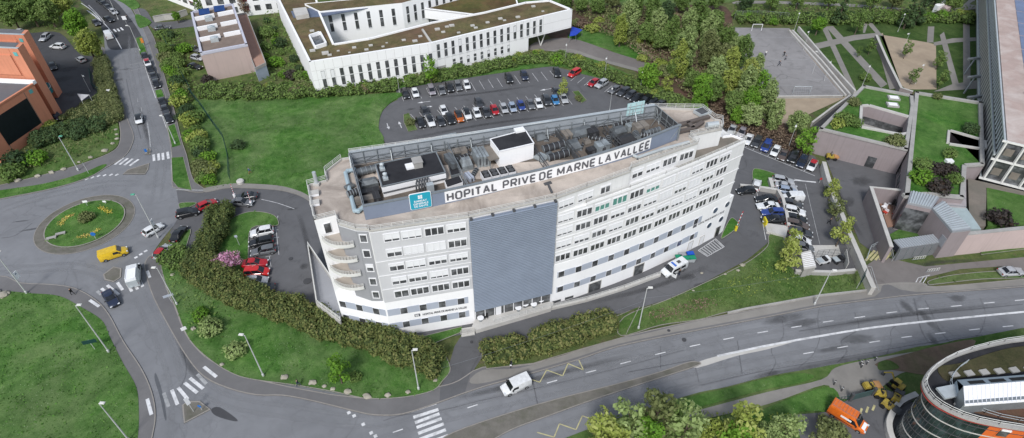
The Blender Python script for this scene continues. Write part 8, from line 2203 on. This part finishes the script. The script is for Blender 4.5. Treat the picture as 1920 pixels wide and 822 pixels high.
for k, lf, x, y, s, lb in [('round','bright',140,42,1.25,'bright green round tree beside the hatched strip of the north road'), ('round','lime',163,80,1.25,'yellow green spreading tree at the corner of the dark car park'), ('round','mid',20,25,1.2,'mid green tree at the west end of the row behind the orange building'), ('round','mid',55,18,1.2,'second mid green tree of the row behind the orange building'), ('round','mid',88,20,1.2,'third mid green tree of the row behind the orange building'), ('round','lime',112,8,1.1,'yellow green tree at the top behind the bright round tree'), ('round','mid',5,0,1.2,'tree at the far west corner beyond the dark car park'), ('round','mid',40,-6,1.2,'tree behind the row at the north west edge'), ('round','mid',75,-8,1.2,'tree behind the third row tree at the north west edge'),
   ('young','bright',806,128,1.5,'bright slender tree in front of the white building slit windows'), ('young','lime',1057,163,1.0,'small yellowish tree in the east island of the rear car park'), ('round','bright',1217,140,1.05,'bright green round tree at the end of the shrub belt'), ('young','lime',1252,155,1.1,'small yellow green tree right of the bright round tree on the slope'),
   ('young','lime',1483,475,1.45,'yellow green tree at the corner of the sunken yard'), ('young','lime',1487,448,1.1,'smaller yellow green tree above the yard corner'), ('young','bright',1512,262,1.5,'bright green tree beside the mauve block corner'), ('round','pale',1500,228,.9,'pale green tree at the end of the sandy path'), ('young','lime',1563,352,1.0,'upper thin yellow green tree by the long concrete wall'), ('young','olive',1570,388,1.0,'middle thin olive tree by the long concrete wall'), ('young','lime',1582,432,1.25,'lowest yellow green tree by the long concrete wall'),
   ('round','bright',1536,46,.75,'round bright tree above the park steps'), ('young','mid',1703,90,1.0,'round clipped tree in the sand garden'), ('young','mid',1715,140,.9,'thin tree at the foot of the sand garden'), ('young','mid',1613,38,1.4,'green tree beside the top path of the park'), ('conifer','dark',1580,16,1.2,'dark conifer at the far edge of the park, western one'), ('conifer','dark',1708,22,1.3,'broad dark conifer at the far edge of the park'), ('conifer','dark',1728,18,1.2,'dark conifer touching the broad one at the park edge'), ('young','mid',1635,85,.9,'small tree at the top of the retaining wall'), ('young','mid',1765,110,1.0,'small tree on the dark lawn by the tower'), ('young','mid',1770,145,1.0,'lower small tree on the dark lawn by the tower'), ('young','mid',1612,95,.6,'tiny tree on the middle path of the bank'), ('shrub','mid',1625,145,1.3,'low shrub at the foot of the bank beside the lawn roof'),
   ('round','mid',312,92,.55,'small round tree in the belt by the side street'), ('round','bright',330,30,.5,'small street tree below the apartments'), ('young','mid',372,10,1.3,'thin tree in front of the apartment facade'), ('young','brown',455,8,1.2,'bare young tree beside the beige building terrace')]:
 tree(k, lf, x, y, s, lb, z=.1)
for x, y, s, lf, lb in [(1602,190,1.2,'olive','olive shrub at the west corner of the patio lawn roof'), (1585,222,1.7,'mid','wide green shrub at the lower west corner of the patio lawn roof'), (1572,232,1.3,'lime','yellow green shrub at the very edge of the patio lawn roof'), (1603,228,1.4,'mid','green shrub beside the patio on the lawn roof'), (1680,262,1.6,'olive','olive shrub at the front edge of the patio lawn roof'), (1783,288,1.2,'mid','round green shrub alone on the long lawn roof'), (1735,310,1.7,'mid','green shrub at the west edge of the long lawn roof'), (1730,332,1.7,'bright','bright green shrub on the front of the long lawn roof'), (1755,318,1.5,'purple','dark shrub between green ones on the long lawn roof'), (1778,318,1.6,'purple','dark shrub east of the rooflight on the long lawn roof'), (1765,350,1.8,'purple','dark spreading shrub at the front of the long lawn roof'), (1790,335,1.3,'mid','green shrub at the east end of the roof planting'), (1758,180,.9,'olive','small shrub at the far end of the long lawn roof'), (1820,240,1.4,'dark','dark shrub at the tower side of the slot patio'), (1878,408,1.8,'purple','dark shrub on the raised garden by the pink wall')]:
 tree('shrub', lf, x, y, s, lb, z=6.1 if x < 1850 else 3.6)
CW_ = {'bright': 'bright green', 'mid': 'mid green', 'lime': 'yellow green', 'dark': 'dark green', 'olive': 'olive green', 'laurel': 'dull green', 'brown': 'bare brown', 'purple': 'purple'}
def belt(px, wid, n, leaves, s0, s1, where, group):
 P = [V2(x, y) for x, y in px]; T = sum((b - a).length for a, b in zip(P[:-1], P[1:]))
 for i in range(n):
  q, d = along(P, T * (i + random.random() * .8) / n); o = random.uniform(-1, 1) * wid; lf = random.choice(leaves)
  tree('shrub', lf, q.x - d.y * o, q.y + d.x * o, random.uniform(s0, s1), f'{CW_[lf]} shrub {where}', f'{CW_[lf]} shrubs {where}', z=.1)
belt([(302,62),(318,105),(334,145),(345,185),(356,225),(372,270),(384,320),(388,345)], 12, 44, ['mid', 'mid', 'bright', 'lime', 'olive', 'mid', 'dark'], .8, 1.9, 'in the belt between north pavement and mesh fence', '')
belt([(380,166),(450,168),(520,166),(590,164),(700,157),(742,150)], 7, 34, ['mid', 'bright', 'olive', 'lime', 'mid', 'brown'], .8, 1.7, 'in the thicket along the north lawn', '')
belt([(760,148),(880,128),(1000,104),(1060,106),(1170,144),(1300,200)], 7, 40, ['mid', 'bright', 'olive', 'mid', 'lime'], .8, 1.7, 'in the belt above the rear car park', '')
belt([(490,40),(515,90),(560,150)], 22, 14, ['mid', 'bright', 'dark', 'mid'], .8, 1.6, 'in the garden west of the white building', '')
belt([(1380,32),(1500,34),(1620,32),(1830,30)], 6, 34, ['mid', 'lime', 'dark', 'mid', 'bright'], .9, 1.9, 'behind the far fence of the park', '')
belt([(1040,20),(1180,60),(1290,130),(1330,190)], 30, 26, ['mid', 'olive', 'lime', 'brown'], 1.0, 2.0, 'in the undergrowth of the wood', '')
# ---- the wood behind the car park
WOOD = [('tall','pale',1180,35,1.0),('tall','lime',1165,55,.8),('tall','pale',1292,50,1.05),('tall','pale',1285,95,1.1),('tall','lime',1275,110,.9),('tall','lime',1405,140,.85),('tall','bright',1425,165,.8),('round','lime',1355,112,.8),('tall','pale',1235,45,.9),('round','pale',1410,215,.8),('tall','pale',1330,60,1.0),('round','pale',1385,85,.8),('round','mid',1212,60,.8),('round','mid',1240,75,.8),('tall','mid',1262,60,.9),('tall','mid',1310,30,1.0),('round','mid',1340,40,1.0),('round','mid',1365,70,.9),('tall','olive',1330,90,.9),('round','olive',1360,105,1.0),('tall','lime',1372,120,.9),('round','pale',1345,130,1.0),('round','lime',1375,150,.95),('tall','pale',1400,160,.95),('round','bright',1408,190,.95),('tall','pale',1440,185,.9),('round','mid',1380,192,.85),('round','mid',1340,165,.9),('round','bright',1320,160,.9),('tall','bright',1315,185,.8),('round','mid',1300,150,.7),('round','mid',1265,125,.7),('tall','pale',1420,125,.7),('tall','mid',1395,95,.8),('round','mid',1120,10,.8),('round','mid',1090,8,.7),('tall','mid',1225,12,.9),('round','dark',1250,20,.9),('tall','mid',1195,0,1.0),('round','olive',1150,-4,.9),('round','mid',1345,-4,.9),('round','mid',1280,0,.9),('round','mid',1450,-2,.8),('round','mid',1500,-6,.8),('round','dark',1400,0,.8),('round','mid',1560,-8,.9),('round','mid',1640,-6,.9),('round','olive',1680,-4,.8),('round','mid',1790,-4,.9),('round','dark',1760,-10,.9),('round','mid',1060,0,.7),('tall','pale',1455,215,.7),('round','bright',1385,215,.6)]
words_ = {'pale': 'pale willow green', 'lime': 'yellow green', 'mid': 'mid green', 'olive': 'olive green', 'bright': 'bright green', 'dark': 'dark green'}
seen_ = {}
for k, lf, x, y, s in WOOD:
 where = 'in the wood by the sports court' if x > 1320 and y > 60 else ('in the wood above the east row of cars' if y > 45 else ('at the far edge of the wood' if x < 1380 else 'beyond the park path at the far edge'))
 kind_ = {'tall': 'tall narrow', 'round': 'broad round'}[k]
 tree(k, lf, x, y, s * 1.15, f'{kind_} {words_[lf]} tree {where}', 'trees of the wood behind the car park' + (f' ({kind_} {words_[lf]}, {where[3:]})'), z=0)
for k, lf, x, y, s, lb in [('young','lime',1130,806,1.7,'yellow green thin crowned tree at the lower edge over the bus zigzag'), ('young','pale',1178,790,1.8,'pale feathery tree at the lower edge beside the path'), ('young','olive',1235,768,1.9,'olive half bare tree nearest the carriageway at the lower edge'), ('young','bright',1215,812,1.5,'bright green sapling among the lower edge trees'), ('young','pale',1290,795,1.9,'pale green tree on the lower path edge'), ('round','lime',1340,812,.75,'broad yellow green tree in the middle of the lower edge'), ('young','lime',1395,796,1.9,'lime thin crowned tree on the corner lawn at the lower edge'), ('round','pale',1440,818,.7,'pale green tree near the south parking'), ('young','mid',1265,785,1.4,'thin mid green tree at the edge of the lower path'), ('young','bright',1380,826,1.6,'bright green tree cut by the lower frame edge'), ('young','olive',1545,815,1.1,'bare olive tree by the south parking kerb'), ('young','pale',1480,800,1.3,'pale sapling on the corner lawn beside the south parking'), ('young','lime',1160,822,1.4,'small lime tree at the very bottom edge')]:
 tree(k, lf, x, y, s, lb, z=.1)
# ---- undergrowth masses
def undergrowth(px, dens, size, leaf, h, z=0.0, name='undergrowth', cap=26000):
 P = [V2(*G(x, y, z)[:2]) for x, y in px]; X, Y = scatter(P, dens, cap); n = len(X)
 H = h * (.25 + .75 * rng.random(n)) * (1 + .6 * np.sin(X * .45 + np.sin(Y * .3) * 2) * np.cos(Y * .5))
 Pn = np.stack([X, Y, z + np.maximum(.05, H)], 1); N = np.tile([0, 0, 1.0], (n, 1))
 me = mesh_np(name, leaf_quads(Pn, N, size, 1.0, 1.8), 4, [F[leaf]]); o = bpy.data.objects.new(name, me); COL.objects.link(o); o['kind'] = 'stuff'
undergrowth([(1090,10),(1330,20),(1376,60),(1390,180),(1300,200),(1240,130),(1120,60)], 4, .4, 'brown', 1.3)
undergrowth([(1090,10),(1330,20),(1376,60),(1390,180),(1300,200),(1240,130),(1120,60)], 6, .4, 'olive', 1.3)
undergrowth([(1300,200),(1385,190),(1470,235),(1528,285),(1480,262),(1330,216)], 6, .35, 'brown', 1.2)
undergrowth([(1040,10),(1110,8),(1200,60),(1150,60),(1100,40)], 5, .4, 'olive', 1.2)
undergrowth([(1180,600),(1330,545),(1440,480),(1490,515),(1600,510),(1620,540),(1440,565),(1250,603)], 5, .22, 'mid', .5, .15)
undergrowth([(1205,596),(1240,578),(1320,560),(1345,566),(1300,588),(1240,600)], 16, .2, 'brown', .45, .15, 'bramble')
undergrowth(SCRUB[0], 4, .2, 'brown', .3, .15)
undergrowth(SCRUB[1], 4, .2, 'lime', .5, .15)
undergrowth([(470,150),(500,20),(560,30),(600,160)], 3, .4, 'mid', 1.0)
undergrowth([(300,60),(345,60),(372,160),(400,180),(340,185)], 4, .4, 'mid', 1.2)
undergrowth([(345,190),(372,186),(392,350),(368,340)], 5, .3, 'mid', .7, .1)
undergrowth([(0,310),(110,240),(215,235),(210,262),(160,290),(0,335)], 5, .28, 'olive', .6, .15)
undergrowth([(300,470),(350,440),(372,500),(420,530),(420,640),(360,620),(320,540)], 4, .24, 'mid', .5, .15)
undergrowth([(1120,822),(1200,770),(1300,775),(1480,780),(1500,822)], 7, .26, 'lime', .8, .1)
undergrowth([(1120,830),(1200,780),(1300,785),(1480,790),(1500,840)], 4, .3, 'pale', 1.5, .1)
undergrowth([(1376,10),(1840,14),(1840,40),(1376,44)], 2.2, .45, 'mid', 1.3)
undergrowth([(0,40),(0,-10),(150,-10),(110,58)], 3, .4, 'mid', .9)
def flowers(px, m, n, r, z):
 P = [G(x, y, z) for x, y in px]; Vs = []
 for a, c in zip(P[:-1], P[1:]):
  k = int(n * (c - a).length); t = rng.random(k)[:, None]
  Vs.append(np.array(a) + (np.array(c) - np.array(a)) * t + rng.normal(0, r, (k, 3)) * [1, 1, .25])
 V = np.vstack(Vs); return leaf_quads(V, np.tile([0, 0, 1.0], (len(V), 1)), .2, .5, 1.0)
M_FLY = foliage('yellow flowers', [(.55, .42, .03), (.7, .55, .05), (.75, .66, .2), (.45, .12, .05)], .2)
for i, (px, lb) in enumerate([([(112,422),(118,413),(126,407),(137,402)], 'curved bed of yellow flowers on the west of the roundabout'), ([(186,389),(196,392),(203,398),(208,399)], 'dense bed of yellow flowers on the north east of the roundabout'), ([(145,445),(158,443),(170,439),(178,434),(187,430)], 'curved bed of yellow flowers on the south of the roundabout')]):
 V = flowers(px, None, 60, .28, .35); me = mesh_np('flower_bed', V, 4, [M_FLY]); c = V.mean(0);
 o = bpy.data.objects.new('flower_bed', me); COL.objects.link(o); tag(o, lb, 'flower bed')
# ------------------------------------------------------------------ light and camera
w = bpy.data.worlds.new('World'); scene.world = w; w.use_nodes = True
nt = w.node_tree; bg = nt.nodes['Background']
sky = nt.nodes.new('ShaderNodeTexSky'); sky.sky_type = 'NISHITA'; sky.sun_disc = False
SUN_EL, SUN_AZ = R(46), R(196)
sky.sun_elevation = SUN_EL; sky.sun_rotation = SUN_AZ
sky.air_density = 1.3; sky.dust_density = 1.2; sky.ozone_density = 1.0
hs = nt.nodes.new('ShaderNodeHueSaturation'); hs.inputs['Saturation'].default_value = .62
nt.links.new(sky.outputs[0], hs.inputs['Color']); nt.links.new(hs.outputs[0], bg.inputs['Color']); bg.inputs['Strength'].default_value = .15
sd = bpy.data.lights.new('sun', 'SUN'); sd.energy = 2.85; sd.angle = R(13); sd.color = (1.0, .985, .96)
so = bpy.data.objects.new('sun', sd); COL.objects.link(so)
dirv = Vector((math.sin(SUN_AZ) * math.cos(SUN_EL), math.cos(SUN_AZ) * math.cos(SUN_EL), math.sin(SUN_EL)))
so.rotation_euler = dirv.to_track_quat('Z', 'Y').to_euler(); so.location = dirv * 300
cam = bpy.data.cameras.new('camera'); co = bpy.data.objects.new('camera', cam); COL.objects.link(co)
cam.sensor_width = 36; cam.lens = 36 * FPX / 1920; cam.clip_start = 1; cam.clip_end = 2000
co.location = (0, 0, CAMH); co.rotation_euler = (R(90) - PITCH, 0, 0)
scene.camera = co
scene.view_settings.view_transform = 'Standard'; scene.view_settings.look = 'None'; scene.view_settings.exposure = 0
scene.cycles.max_bounces = 5; scene.cycles.diffuse_bounces = 3; scene.cycles.glossy_bounces = 3
scene.cycles.use_denoising = True
